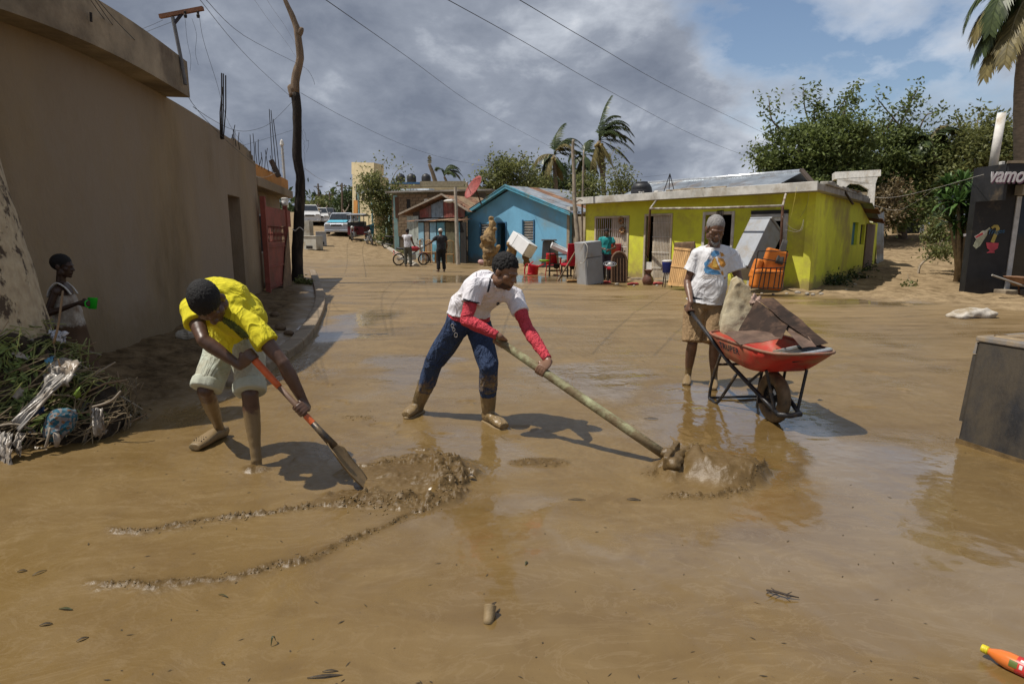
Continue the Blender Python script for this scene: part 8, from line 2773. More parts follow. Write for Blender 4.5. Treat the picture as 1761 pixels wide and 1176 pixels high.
for k,(x,y,w) in enumerate(((1372,505,7),(1388,507,6),(1398,508,5),(1412,507,7),(1352,506,5),(1060,490,6),(1090,492,4),(1130,492,4),(1455,500,4),(1470,490,5),(1490,478,4),(1330,508,5),(1310,506,4))):
 p = gnd(x,y)
 r_ = w * p.y / FPX * .55
 mb = MB().ell(p + V((0,0,r_ * .3)),(r_ * 1.2,r_,r_ * .75),rotz(k * 1.3),nu=9,nv=6)
 for i in range(len(mb.v)):
  v_ = V(mb.v[i])
  mb.v[i] = tuple(v_ + (v_ - p) * 0.5 * mn.noise(v_ * 6))
 tag(mb.build('stone',STN),'small pale stone on the earth before the yellow house','stone','loose stones before the yellow house')
for k,(x,y) in enumerate(((1088,490),(1130,489),(1040,487))):
 p = gnd(x,y)
 tag(remesh('rag',MB().ell(p + V((0,0,.02)),(.16,.12,.05)).ell(p + V((.12,.05,.02)),(.1,.08,.04)),REDC,None,.015,1,lambda co: .02 * vnoise(co[:,0] * 14,co[:,1] * 14,co[:,2] * 14)),('red rag on the ground between headboard and clay pot','red rag on the ground between clay pot and blue bucket','red rag on the ground under the low red stool')[k],'rag')
TBL = thing('table','small brown table with loose boards before the turquoise shack','table',gnd(738,452))
yt = gnd(738,452).y
MB().box(at(738,434,yt),(.9,.5,.05)).build('top',WOODL,TBL,bevel=.01)
for x in (727,749):
 for dy in (-.2,.2):
  a_ = at(x,434,yt)
  MB().cyl((a_.x,yt + dy,a_.z),(a_.x,yt + dy,hz(a_.x,yt) - .05),.03,n=6).build('leg',WOODL,TBL)
def wood_chair(label,px_,py_,yaw,group='wooden chairs by the shack'):
 p = gnd(px_,py_)
 M4 = place(p,yaw)
 mk = lambda: MB(M4)
 T = thing('wooden_chair',label,'chair',p,group)
 mk().box((0,0,.46),(.44,.42,.04)).build('seat',WOODL,T,bevel=.01)
 for sx in (-.19,.19):
  mk().box((sx,-.18,.23),(.04,.04,.46)).build('leg',WOODL,T)
  mk().box((sx,.19,.56),(.04,.04,1.12)).build('leg',WOODL,T)
 mk().tube([V((.19 * math.cos(a),.19,1.05 + .12 * math.sin(a))) for a in [math.pi * k / 8 for k in range(9)]],.022,6).build('top_rail',WOODL,T)
 for k in range(4):
  mk().box((-.12 + .08 * k,.19,.80),(.022,.02,.62)).build('slat',WOODL,T)
wood_chair('wooden slat-back chair beside the man in the white cap',774,453,3.3)
wood_chair('wooden slat-back chair the capped man is touching',742,452,2.6)
wood_chair('wooden chair at the far side of the small brown table',731,449,1.0)
# the alley on the right
CSH = thing('corrugated_sheet','grey corrugated sheet leaning at the far end of the yellow house','corrugated sheet',gnd(1513,452))
yc = YC.y - .4
corrugated('sheet',ZINC,CSH,at(1507,455,yc),at(1519,448,yc) - at(1507,455,yc),at(1508,380,yc) - at(1507,455,yc),.35,2.1)
board('post','dark post behind the leaning corrugated sheet','post',at(1503,452,yc + .1),at(1505,382,yc + .1),.1,.1,MATS['dark_wood'])
LNE = thing('clothes_line','washing line with pink and striped cloths at the alley end','clothes line',gnd(1540,402))
yl = 42
MB().tube([at(1505,375,yl),at(1530,379,yl),at(1560,378,yl)],.012,5).build('line',WIRE,LNE)
for k,(x0,x1,y1,m_) in enumerate(((1514,1520,395,mat('magenta_cloth',(.35,.05,.16),rough=.9)),(1520.5,1529,393,mat('pink_stripe_cloth',(.50,.30,.28),rough=.9,var=.4,scale=8)),(1529.5,1537,390,mat('grey_cloth',(.32,.34,.38),rough=.9)),(1537.5,1544,390,mat('white_cloth',(.55,.54,.52),rough=.9)))):
 sheet('cloth','x','x',[at(x0,379,yl),at(x1,379.3,yl),at(x1,y1,yl),at(x0,y1 - 1,yl)],m_,nu=6,nv=5,amp=.06,seed=k)
 o = bpy.context.scene.objects[-1] if False else COL.objects[-1]
 del o['label'],o['category']
 adopt(o,LNE)
 o.matrix_parent_inverse = world_of(LNE).inverted()
board('tarpaulin','dark tarpaulin hung over the fence at the alley end','tarpaulin',at(1549,390,41.5),at(1582,390,41.5),.9,.08,BLACK,roll=1.45)
ZF = thing('zinc_fence','low grey and yellow zinc fence closing the alley','fence',gnd(1550,403))
for k in range(6):
 corrugated('sheet',ZINC if k % 3 else mat('yellow_zinc',(.45,.38,.2),rough=.7),ZF,at(1533 + k * 9,402,43) ,(1,0,0),(0,0,1),.42,1.0)
RB = thing('red_roof_piece','dark red tin sheet leaning beside the yucca in the alley','tin sheet',gnd(1605,405))
corrugated('sheet',mat('dark_red_tin',(.13,.03,.025),rough=.7,var=.3),RB,at(1594,402,34),at(1616,398,34) - at(1594,402,34),at(1606,372,33) - at(1594,402,34),.75,1.2)
for k,(a_,b_,lb) in enumerate((((1610,433),(1650,437),'longest pale plank in the heap at the alley edge'),((1618,437),(1655,432),'crossed plank on top of the heap at the alley edge'),((1632,440),(1656,441),'short thick plank at the front of the alley heap'),((1612,430),(1636,426),'thin branch-like plank at the back of the alley heap'))):
 a,b = gnd(*a_) + V((0,0,.05 + .05 * k)),gnd(*b_) + V((0,0,.08 + .05 * k))
 board('plank',lb,'plank',a,b,.16,.05,WOOD if k % 2 else mat('pale_plank',(.42,.34,.24),rough=.9,var=.3))
board('board','orange-brown board propped on end against the black shop','board',gnd(1659,461),at(1664,412,20.2),.32,.04,mat('orange_board',(.36,.11,.03),rough=.7,var=.3),roll=.2)
p = gnd(1672,546)
mb = MB().ell(p + V((0,0,.05)),(.42,.2,.12)).ell(p + V((-.2,-.03,.03)),(.3,.2,.07)).ell(p + V((.24,0,.05)),(.2,.16,.11))
tag(remesh('cloth_bundle',mb,mat('dirty_white_cloth',(.48,.44,.38),rough=.9,var=.3,scale=6,dirt=(.25,.19,.11),dirt_amt=.3),None,.015,3,folds((.7,.4,0),.03,5,3)),'dirty white cloth bundle lying on the dirt before the black shop','cloth bundle')
WB2 = thing('wheelbarrow','rusty brown wheelbarrow by the shop door, handles towards the alley','wheelbarrow',gnd(1775,508))
yw = 15.2
for dy in (0,.45):
 MB().tube([at(1706,473,yw + dy),at(1735,483,yw + dy),at(1770,495,yw + dy)],.022,8).build('handle',mat('grey_tube',(.35,.33,.3),rough=.6),WB2)
tp = at(1770,484,yw + .2)
MB().hexa([tp + V(q_) for q_ in ((-.25,-.2,-.12),(.35,-.2,-.12),(.35,.2,-.12),(-.25,.2,-.12))],[tp + V(q_) for q_ in ((-.45,-.32,.12),(.6,-.32,.12),(.6,.32,.12),(-.45,.32,.12))]).build('tray',RUSTZ,WB2,bevel=.02)
for dy in (-.18,.18):
 MB().cyl(tp + V((-.1,dy,-.12)),V((tp.x - .05,tp.y + dy,hz(tp.x,tp.y))),.02,n=6).build('stand',RUST,WB2)
MB().lathe([(.1,-.04),(.18,-.04),(.18,.04),(.1,.04)],V((tp.x + .65,tp.y,.19)),20,axis=(0,1,0)).build('wheel',TYREB,WB2,smooth=True)
tree('shrub','scrap of green leaves dropped on the dirt of the alley','twig',gnd(1565,493),[(tuple(gnd(1565,493) + V((0,0,.05))),(.22,.12,.05))],6,14,.12,LEAFY,BARKL,.012,clus=.08)
# foreground right: a discarded cabinet lying in the mud
FA,FBp = gz(1642,772,-.03),gz(1642,772,-.03) + V((.86,-1.95,0)).normalized() * 0
A_ = gz(1643,770,-.04)
Bx = (gz(1761,809,-.04) - A_).normalized()
Ltop = at(1683,580,A_.y + .16)
up_ = (Ltop - A_)
dpt = V((-Bx.y,Bx.x,0)).normalized()
if dpt.y < 0:
 dpt = -dpt
up_n = up_.normalized()
hgt_f = up_.length
CABM = mat('muddy_black_panel',(0.018,0.018,0.020),rough=0.55,var=0.5,scale=5,bump=0.35,bscale=30,stretch=(1,1,.5),dirt=(0.055,0.043,0.028),dirt_amt=0.42)
CBN = thing('cabinet','black mud-splashed freezer body standing askew in the mud','freezer',A_ + Bx * .5)
lng = 1.25
k8 = lambda b,o_,d: A_ + Bx * b + dpt * d + up_n * o_
MB().hexa([k8(0,0,0),k8(lng,0,0),k8(lng,0,.60),k8(0,0,.60)],[k8(0,hgt_f,0),k8(lng,hgt_f,0),k8(lng,hgt_f,.60),k8(0,hgt_f,.60)]).build('body',CABM,CBN,bevel=.02)
GRT = mat('grey_top_trim',(.14,.145,.155),rough=.5,var=.3,scale=8,dirt=(.24,.18,.11),dirt_amt=.5)
MB().hexa([k8(.06,hgt_f + .0125,.05),k8(lng,hgt_f + .0125,.05),k8(lng,hgt_f + .0125,.56),k8(.06,hgt_f + .0125,.56)],[k8(.08,hgt_f + .02,.07),k8(lng,hgt_f + .02,.07),k8(lng,hgt_f + .02,.54),k8(.08,hgt_f + .02,.54)]).build('mud_on_top',mat('dried_mud',(.26,.19,.11),rough=.8,var=.4,scale=9,bump=.6),CBN)
MB().hexa([k8(-.012,hgt_f - .03,-.014),k8(lng,hgt_f - .03,-.014),k8(lng,hgt_f - .03,.62),k8(-.012,hgt_f - .03,.62)],[k8(-.012,hgt_f + .012,-.014),k8(lng,hgt_f + .012,-.014),k8(lng,hgt_f + .012,.62),k8(-.012,hgt_f + .012,.62)]).build('top_trim',GRT,CBN,bevel=.01)
MB().hexa([k8(-.030,.20,.02),k8(-.004,.20,.02),k8(-.004,.20,.30),k8(-.030,.20,.30)],[k8(-.030,hgt_f - .14,.02),k8(-.004,hgt_f - .14,.02),k8(-.004,hgt_f - .14,.30),k8(-.030,hgt_f - .14,.30)]).build('loose_strip',CABM,CBN)
MB().hexa([k8(-.026,hgt_f - .13,.01),k8(-.004,hgt_f - .13,.01),k8(-.004,hgt_f - .13,.14),k8(-.026,hgt_f - .13,.14)],[k8(-.02,hgt_f - .04,.01),k8(-.004,hgt_f - .04,.01),k8(-.004,hgt_f - .04,.12),k8(-.02,hgt_f - .04,.12)]).build('hinge_plate',GRT,CBN)
MB().hexa([k8(-.006,0,-.006),k8(lng,0,-.006),k8(lng,0,.01),k8(-.006,0,.01)],[k8(-.006,.075,-.006),k8(lng,.06,-.006),k8(lng,.06,.01),k8(-.006,.075,.01)]).build('mud_line',MUDB,CBN)
mb = MB()
for k in range(14):
 c = k8(R.uniform(0,lng),hgt_f + .015,R.uniform(.03,.5))
 mb.ell(c,(R.uniform(.02,.07),R.uniform(.02,.05),.012),nu=7,nv=5)
stuff(mb.build('mud_crumbs',MUDB,CBN,smooth=True))
b0,b1 = gz(1690,1114,.034),gz(1800,1166,.034)
BT = thing('soda_bottle','orange soda bottle with a yellow cap lying in the mud','bottle',b0)
bax = (b1 - b0).normalized()
blen = .235
SODA = mat('orange_soda',(.62,.16,.03),rough=.15,bump=0,var=.1,coat=.5)
MB().lathe([(.0125,.018),(.0135,.024),(.0185,.034),(.026,.052),(.031,.078),(.031,.2),(.027,.225),(.01,.23)],b0,26,axis=bax).build('body',SODA,BT,smooth=True)
cp_ = MB().lathe([(.014,-.003),(.0148,0),(.0148,.017),(.013,.019)],b0,22,axis=bax)
cp = cp_.build('cap',mat('yellow_cap',(.62,.52,.02),rough=.4,bump=0),BT,smooth=False)
for k in range(3):
 MB().lathe([(.0152,.004 + .005 * k),(.0156,.0055 + .005 * k),(.0152,.007 + .005 * k)],b0,22,axis=bax).build('ridge',MATS['yellow_cap'],cp,smooth=True)
lbm = MB().lathe([(.0313,.105),(.0316,.11),(.0316,.19),(.0313,.195)],b0,26,axis=bax)
lbm.f = lbm.f[:-2]
lbm.build('label',mat('red_label',(.50,.035,.03),rough=.35,bump=0),BT,smooth=True)
sde = bax.cross(V((0,0,1))).normalized()
if sde.y > 0:
 sde = -sde
GRL = mat('green_label',(.10,.13,.03),rough=.4,bump=0)
def on_bottle(t,a,r_=.0325):
 return b0 + bax * t + (sde * math.cos(a) + V((0,0,1)) * math.sin(a)) * r_
def bpatch(t0,t1,a0,a1,m,nm,r_=.0322):
 MB().grid(lambda u,v: on_bottle(t0 + (t1 - t0) * u,a0 + (a1 - a0) * v,r_),3,6).build(nm,m,BT,smooth=True)
bpatch(.088,.112,.0,.75,GRL,'label_emblem')
bpatch(.116,.18,.95,1.25,WHITE,'label_stripe')
for k in range(4):
 bpatch(.118 + .016 * k,.127 + .016 * k,.15 + .05 * (k % 2),.6,WHITE,'label_mark',.0324)
p = gz(840,1068,.0)
CPM = thing('paper_cup','tan paper cup half sunk upright in the mud with a leaf stuck to it','cup',p)
mb = MB().lathe([(.022,-.02),(.021,.0),(.026,.052),(.027,.054),(.024,.05),(.018,.0)],p + V((0,0.01,0)),22,axis=(.1,.75,.65))
mb.build('body',mat('muddy_paper',(.26,.185,.095),rough=.6,var=.2,scale=20),CPM,smooth=True)
LFB = mat('brown_dead_leaf',(.05,.035,.018),rough=.5,var=.5,scale=30)
def dead_leaf(label,x,y,ln,wd,ang,m=None,lift=.003,curl=.006,name='dead_leaf',group=None,parent=None):
 p = gz(x,y,.0)
 p.z = surf(p.x,p.y) + lift
 d = V((math.cos(ang),math.sin(ang),0))
 s_ = V((-d.y,d.x,0))
 wd = wd * .6
 mb = MB().grid(lambda u,v: p + d * ((u - .5) * ln * 1.15) + s_ * ((v - .5) * wd * math.sin(math.pi * min(max(u,.03),.97)) ** .8) + V((0,0,curl * math.sin(math.pi * u) + .12 * wd * abs(v - .5) * 2)),8,4)
 o = mb.build(name,m or LFB,parent,smooth=True,solid=.0012)
 if parent is None:
  tag(o,label,'leaf',group)
 return o
dead_leaf('',848,1052,.05,.022,1.1,parent=CPM,lift=.03)
LFG = mat('olive_dead_leaf',(.045,.05,.015),rough=.45,var=.4,scale=30)
dead_leaf('long dark curved leaf at the bottom edge of the mud',561,1162,.115,.018,.10,LFB)
dead_leaf('short dark leaf just above the long curved leaf',568,1153,.05,.012,.05,LFB)
dead_leaf('pointed dark leaf on the smooth mud, upper of the pair at the far side',68,984,.05,.016,1.0,LFB)
dead_leaf('small dark leaf beside the pointed one, with a bent stalk',38,981,.035,.02,.3,LFB)
dead_leaf('flat dark leaf below the front mud ridge',113,1045,.055,.018,-.1,LFG)
dead_leaf('curled brown leaf under the flat dark one',79,1073,.04,.022,.3,LFB)
dead_leaf('stubby dark leaf with a twig at the lower mud',142,1098,.035,.02,.7,LFB)
dead_leaf('tiny upright leaf tip in the smooth mud',470,1104,.03,.013,1.4,LFG,curl=.03)
dead_leaf('tiny dark leaf near the bottom centre',383,1140,.022,.012,-.6,LFB)
dead_leaf('slim leaf floating just ahead of the front ridge',384,1023,.05,.008,-.4,LFG)
dead_leaf('thin leaf near the pile of mud round the pusher',992,858,.09,.018,-.05,LFB)
dead_leaf('curled dark leaf ahead of the pusher mound',1090,858,.07,.028,-.2,LFB)
dead_leaf('flat olive leaf on the mud left of the clod pile',905,968,.03,.014,1.2,LFG)
dead_leaf('dark leaf near the shovel man, beside the track',810,826,.06,.05,.2,LFB,curl=.03)
dead_leaf('brown leaf lying behind the pole near the barrow',1120,720,.10,.03,-.1,LFB)
TW = thing('twig','dark forked twig lying on the mud below the pusher mound','twig',gz(1345,1020))
tw_ = lambda x,y,z=.012: gz(x,y,z)
MB().tube([tw_(1318,1014),tw_(1335,1017,.02),tw_(1352,1022,.02),tw_(1374,1027)],[.004,.0055,.005,.002],6).build('stem',MATS['dark_wood'],TW,smooth=True)
for a_,b_ in (((1335,1017),(1326,1010)),((1340,1019),(1330,1022)),((1352,1022),(1362,1017)),((1330,1016),(1318,1020)),((1346,1020),(1356,1027))):
 MB().tube([tw_(*a_,.018),tw_(*b_,.022)],[.0035,.0015],5).build('side_twig',MATS['dark_wood'],TW)
lp,ld,ln_,lw = [],[],[],[]
for k in range(300):
 y = 1.9 + 9 * R.random() ** 1.7
 x = R.uniform(-.75,.78) * y
 if x < kerb_x(y) + .1:
  continue
 lp.append((x,y,surf(x,y) + .0015))
 a = R.uniform(0,6.28)
 ld.append((math.cos(a),math.sin(a),.03))
 ln_.append(R.uniform(.008,.035))
 lw.append(R.uniform(.003,.008))
n_ = len(lp)
stuff(leaf_mesh('mud_litter',np.array(lp),unit(np.array(ld)),np.tile([[0,0,1.0]],(n_,1)),np.array(ln_),np.array(lw),mat('litter_fragment',(.05,.035,.018),rough=.6,var=.5,scale=20),None))
cm_pts = []
mb = MB()
def crumb(x,y,r_,z):
 a,b,c = R.uniform(.6,1.4),R.uniform(.6,1.4),R.uniform(.4,.8)
 o_ = len(mb.v)
 t = R.uniform(0,6.28)
 vs = [(1,0,0),(-1,0,0),(0,1,0),(0,-1,0),(0,0,1),(0,0,-1)]
 for v_ in vs:
  vx = v_[0] * a * math.cos(t) - v_[1] * b * math.sin(t)
  vy = v_[0] * a * math.sin(t) + v_[1] * b * math.cos(t)
  mb.v.append((x + vx * r_ + R.uniform(-.2,.2) * r_,y + vy * r_,z + v_[2] * c * r_))
 for f_ in ((4,0,2),(4,2,1),(4,1,3),(4,3,0),(5,2,0),(5,1,2),(5,3,1),(5,0,3)):
  mb.f.append(tuple(o_ + i for i in f_))
def strew(pts,n,spread,r0,r1,zz):
 P = [gz(*p) for p in pts]
 for k in range(n):
  i = R.randrange(len(P) - 1)
  t = R.random()
  q_ = P[i].lerp(P[i + 1],t)
  x_,y_ = q_.x + R.gauss(0,spread),q_.y + R.gauss(0,spread)
  crumb(x_,y_,R.uniform(r0,r1) * R.uniform(.5,1),surf(x_,y_) + .001)
strew([(185,1003),(260,1003),(380,992),(470,975),(560,948),(640,912),(700,885),(755,868),(790,845)],330,.018,.003,.008,.03)
strew([(200,914),(240,915),(330,900),(400,890),(470,882),(540,872),(600,868),(650,850)],230,.018,.003,.008,.03)
strew([(660,800),(720,790),(770,800),(785,830),(760,855),(700,860),(640,870),(600,862)],520,.05,.003,.012,.055)
strew([(1150,852),(1200,856),(1250,850),(1290,836),(1312,812),(1308,785)],140,.02,.003,.008,.03)
strew([(1110,820),(1150,800),(1180,775)],90,.035,.003,.010,.04)
strew([(590,715),(635,720)],60,.03,.003,.010,.02)
strew([(890,792),(950,795)],60,.04,.003,.010,.015)
stuff(mb.build('mud_crumbs',MUD,smooth=True,base=(0,0,0)))
for k,(x,y,w,m_,lb) in enumerate(((322,583,20,STN,'pale boulder against the brown wall behind the stooping man'),(482,567,12,mat('mud_brick',(.13,.085,.05),rough=.9,var=.4,scale=8),'broken brown brick on the verge near the kerb'),(472,545,9,MATS['mud_brick'],'small brown stone on the verge past the brick'),(497,576,8,MATS['mud_brick'],'flat brown stone beside the broken brick'),(215,690,9,MATS['mud_brick'],'brown clod below the wall beside the debris heap'))):
 p = gnd(x,y)
 r_ = w * p.y / FPX
 mb = MB().ell(p + V((0,0,r_ * .35)),(r_,r_ * .8,r_ * .55),rotz(k),nu=12,nv=8)
 for i in range(len(mb.v)):
  v_ = V(mb.v[i])
  mb.v[i] = tuple(v_ + (v_ - p) * .35 * mn.noise(v_ * 9))
 tag(mb.build('stone',m_),lb,'stone')
fk = [gnd(x,y) + V((0,0,.02)) for x,y in ((716,458),(702,449),(688,440),(672,430),(658,421),(646,414),(634,408))]
struct(MB().tube(catmull(fk,3),[(.16,.12)] * 19,8).build('kerb',MATS['pale_stone']))
for k,(x,y,lb) in enumerate(((676,428,'low weeds behind the far kerb near the black motorcycles'),(693,436,'low weeds behind the far kerb near the red motorcycle'),(1425,490,'dark weeds at the foot of the yellow side wall, nearest its corner'),(1452,478,'dark weeds halfway along the foot of the yellow side wall'),(1480,466,'dark weeds at the far part of the yellow side wall'))):
 p = gnd(x,y)
 tree('shrub',lb,'weeds',p,[(tuple(p + V((.1,.2,.1))),(.7,.5,.12))],16,34,.11,LEAFY if k < 2 else LEAFD,BARKL,.006,clus=.16,shell=.1)
tree('shrub','tuft of green weeds at the foot of the charred pole','weeds',gnd(520,493),[lobe(522,488,18.8,14,5,.25)],16,40,.10,LEAFY,BARKL,.008,clus=.1,shell=.1)
tree('shrub','dry grass tuft on the mud bank below the wall','weeds',gnd(220,722),[(tuple(gnd(220,720) + V((0,0,.03))),(.09,.06,.04))],8,30,.05,DRYLEAF,BARKL,.006,clus=.04,shell=.1)
# whitewashed leaning trunk and the heap of flood debris
WTR = bpy.data.materials.new('whitewashed_bark')
MATS['whitewashed_bark'] = WTR
WTR.use_nodes = True
t = WTR.node_tree
pr = t.nodes['Principled BSDF']
tcn = N(t,'ShaderNodeTexCoord')
mpn = N(t,'ShaderNodeMapping')
mpn.inputs['Scale'].default_value = (1.6,1.6,0.8)
t.links.new(tcn.outputs['Object'],mpn.inputs[0])
na = N(t,'ShaderNodeTexNoise',i_Scale=5.0,i_Detail=9.0,i_Roughness=0.68)
nb_ = N(t,'ShaderNodeTexNoise',i_Scale=14.0,i_Detail=6.0,i_Roughness=0.6)
t.links.new(mpn.outputs[0],na.inputs['Vector'])
t.links.new(mpn.outputs[0],nb_.inputs['Vector'])
msk = ramp(t,na.outputs[0],[(0.55,0.0),(0.60,1.0)])
cA = ramp(t,nb_.outputs[0],[(0.3,(0.34,0.27,0.18)),(0.7,(0.50,0.42,0.29))])
mixn = N(t,'ShaderNodeMix',data_type='RGBA')
t.links.new(msk,mixn.inputs[0])
t.links.new(cA,mixn.inputs[6])
mixn.inputs[7].default_value = (0.075,0.052,0.036,1)
t.links.new(mixn.outputs[2],pr.inputs['Base Color'])
pr.inputs['Roughness'].default_value = 0.9
bpn = N(t,'ShaderNodeBump',i_Strength=0.6,i_Distance=0.02)
t.links.new(mth(t,'SUBTRACT',nb_.outputs[0],msk),bpn.inputs['Height'])
t.links.new(bpn.outputs[0],pr.inputs['Normal'])
WT = thing('whitewashed_tree','thick leaning tree trunk with flaking whitewash beside the debris heap','tree',(-4.0,4.75,0))
rough_tube([at(14,690,4.75),at(4,600,4.75),at(-32,470,4.75),at(-72,335,4.75),at(-125,150,4.8),at(-180,-60,4.85),at(-210,-200,4.9)],[.37,.34,.325,.31,.29,.27,.24],n=20,amp=.05,seed=2).build('trunk',WTR,WT,smooth=True)
HP0 = at(70,700,4.72)
DH_ = thing('debris_heap','heap of flood debris, green stalks and plastic at the foot of the whitewashed trunk','debris heap',gz(80,780))
HC = V((-3.62,4.62,0.0))
mb = MB()
mb.ell(HC + V((-.30,.1,.05)),(.58,.48,.78),nu=20,nv=12)
mb.ell(HC + V((.14,.06,.0)),(.34,.34,.46),nu=16,nv=10)
mb.ell(HC + V((.34,.10,.0)),(.18,.24,.24),nu=16,nv=10)
mb.ell(HC + V((-.35,-.25,.0)),(.5,.36,.36),nu=16,nv=10)
DK = mat('rotting_debris',(.05,.036,.022),rough=.95,var=.6,scale=10,bump=.9,bscale=25,bdist=.03)
core = remesh('packed_debris',mb,DK,DH_,.025,2,lambda co: .09 * vnoise(co[:,0] * 4,co[:,1] * 4,co[:,2] * 4,3) + .05 * vnoise(co[:,0] * 11,co[:,1] * 11,co[:,2] * 11,5))
hv = np.array([(world_of(core) @ v.co)[:] for v in core.data.vertices])
hnn = np.array([v.normal[:] for v in core.data.vertices])
okk = (hv[:,2] > .02) & (hnn[:,2] > -.4)
hv,hnn = hv[okk],hnn[okk]
mb = MB()
mbg = MB()
for k in range(1000):
 i = rng.integers(0,len(hv))
 p = V(tuple(hv[i])) + V(tuple(hnn[i])) * R.uniform(0,.04)
 down = V((-.62,-.35,-.55)) + V((R.gauss(0,.35),R.gauss(0,.35),R.gauss(0,.28)))
 n_ = V(tuple(hnn[i]))
 d = (down - n_ * down.dot(n_) * .85).normalized()
 L_ = R.uniform(.08,.42)
 a = p - d * L_ * .5
 b = p + d * L_ * .5 + n_ * R.uniform(-.02,.05)
 green = p.z > .24 and p.x < -3.2 and R.random() < .75
 (mbg if green else mb).tube([a,a.lerp(b,.5) + n_ * R.uniform(.0,.03),b],[R.uniform(.002,.006),R.uniform(.003,.006),.0015],4)
stuff(mb.build('twigs',mat('dry_stalk',(.27,.205,.12),rough=.85,var=.5,scale=8),DH_))
stuff(mbg.build('green_stalks',mat('green_stalk',(.22,.235,.07),rough=.6,var=.4,scale=8),DH_))
P_,D_,N_,Ls,Wd = [],[],[],[],[]
for k in range(230):
 i = rng.integers(0,len(hv))
 p = hv[i] + hnn[i] * .03
 if p[0] > -3.1 and R.random() < .55:
  continue
 if p[2] < .2 and R.random() < .6:
  continue
 d = np.array([-.62,-.35,-.5]) + rng.normal(size=3) * .35
 d = unit(d - hnn[i] * d.dot(hnn[i]) * .8)
 s_ = np.cross(d,hnn[i])
 for j in range(12):
  for sg in (-1,1):
   q_ = p + d * (.22 * j / 12)
   P_.append(q_)
   D_.append(unit(d * .8 + s_ * sg * .8 + hnn[i] * R.uniform(-.1,.4) + rng.normal(size=3) * .2))
   N_.append(hnn[i] + rng.normal(size=3) * .4)
   Ls.append(R.uniform(.04,.11))
   Wd.append(R.uniform(.009,.020))
stuff(leaf_mesh('leaves',np.array(P_),np.array(D_),unit(np.array(N_)),np.array(Ls),np.array(Wd),leaf_mat('heap_leaf',(.15,.20,.055),(.06,.08,.026),tl=.25),DH_))
for k in range(30):
 i = rng.integers(0,len(hv))
 p = V(tuple(hv[i] + hnn[i] * .05))
 d = V((-.5 + R.gauss(0,.6),-.4 + R.gauss(0,.4),R.gauss(0,.5))).normalized()
 MB().tube([p - d * .16,p + V((0,0,.03)),p + d * .18],[.006,.009,.004],6).build('branch',BARKL if k % 2 else WOOD,DH_)
PLC = mat('milky_plastic',(.37,.34,.30),rough=.33,var=.25,scale=6,spec=.4,dirt=(.20,.15,.10),dirt_amt=.3,bump=.3,bscale=20)
PLW = mat('white_bag',(.50,.50,.53),rough=.4,var=.25,scale=8,spec=.5,bump=.3,bscale=24)
def drape(name,label,cat,pts,m,amp=.03,nu=18,nv=10,seed=0,toward=.07):
 """A crumpled sheet over the heap; corners measured in the photograph, a few centimetres in front of the heap."""
 a,b,c,d = [at(*p_) for p_ in pts]
 nr = V((.25,-.85,.45))
 def f(u,v):
  p_ = a.lerp(b,u).lerp(d.lerp(c,u),v)
  k = amp * (mn.noise(V((u * 3 + seed,v * 4,seed))) + .4 * mn.noise(V((u * 6 + seed,v * 9,seed))))
  edge = .025 * mn.noise(V((u * 9,v * 9,seed + 3)))
  return p_ + nr * (k + .03 * math.sin(math.pi * v)) + V((edge,0,edge))
 return tag(MB().grid(f,nu,nv).build(name,m,smooth=True,solid=.0015),label,cat)
drape('plastic_sheet','long milky plastic sheet sliding down the debris heap','plastic sheet',[(126,622,4.62),(138,632,4.52),(34,742,4.10),(20,724,4.16)],PLC,seed=1,nu=24,nv=10,amp=.045)
drape('plastic_sheet','wide end of torn milky plastic near the top of the heap','plastic sheet',[(92,612,4.66),(140,622,4.56),(120,664,4.40),(70,668,4.44)],PLC,seed=5,amp=.06)
drape('plastic_sheet','grey plastic hanging into the mud at the front of the heap','plastic sheet',[(0,742,4.10),(22,748,4.08),(24,804,3.95),(2,806,3.98)],PLC,seed=3)
drape('plastic_bag','small clear bag hanging low at the front of the heap','plastic bag',[(30,742,4.14),(46,746,4.12),(36,786,4.02),(26,776,4.04)],PLC,seed=9)
drape('plastic_bag','white and blue bag caught on top of the heap','plastic bag',[(84,566,4.80),(120,572,4.76),(112,590,4.66),(90,584,4.70)],PLW,seed=7,amp=.05)
drape('plastic_bag','light blue scrap of bag under the milky sheet top','plastic bag',[(78,618,4.60),(96,611,4.60),(92,626,4.54),(80,628,4.54)],mat('sky_bag',(.12,.34,.52),rough=.4),seed=12,nu=8,nv=6)
drape('plastic_bag','dark blue scrap of bag in the middle of the heap','plastic bag',[(52,706,4.28),(80,696,4.30),(78,708,4.26),(54,718,4.24)],mat('navy_bag',(.02,.05,.14),rough=.4),seed=14,nu=8,nv=6)
drape('plastic_bag','grey torn bag at the mud end of the heap','plastic bag',[(158,700,4.44),(178,704,4.46),(184,745,4.42),(164,752,4.36)],PLC,seed=16)
drape('fallen_leaf','bright green leaf standing out on the heap','leaf',[(130,672,4.42),(140,662,4.42),(141,680,4.40),(132,686,4.39)],mat('lime_leaf',(.16,.24,.03),rough=.5),seed=18,nu=6,nv=6,amp=.01)
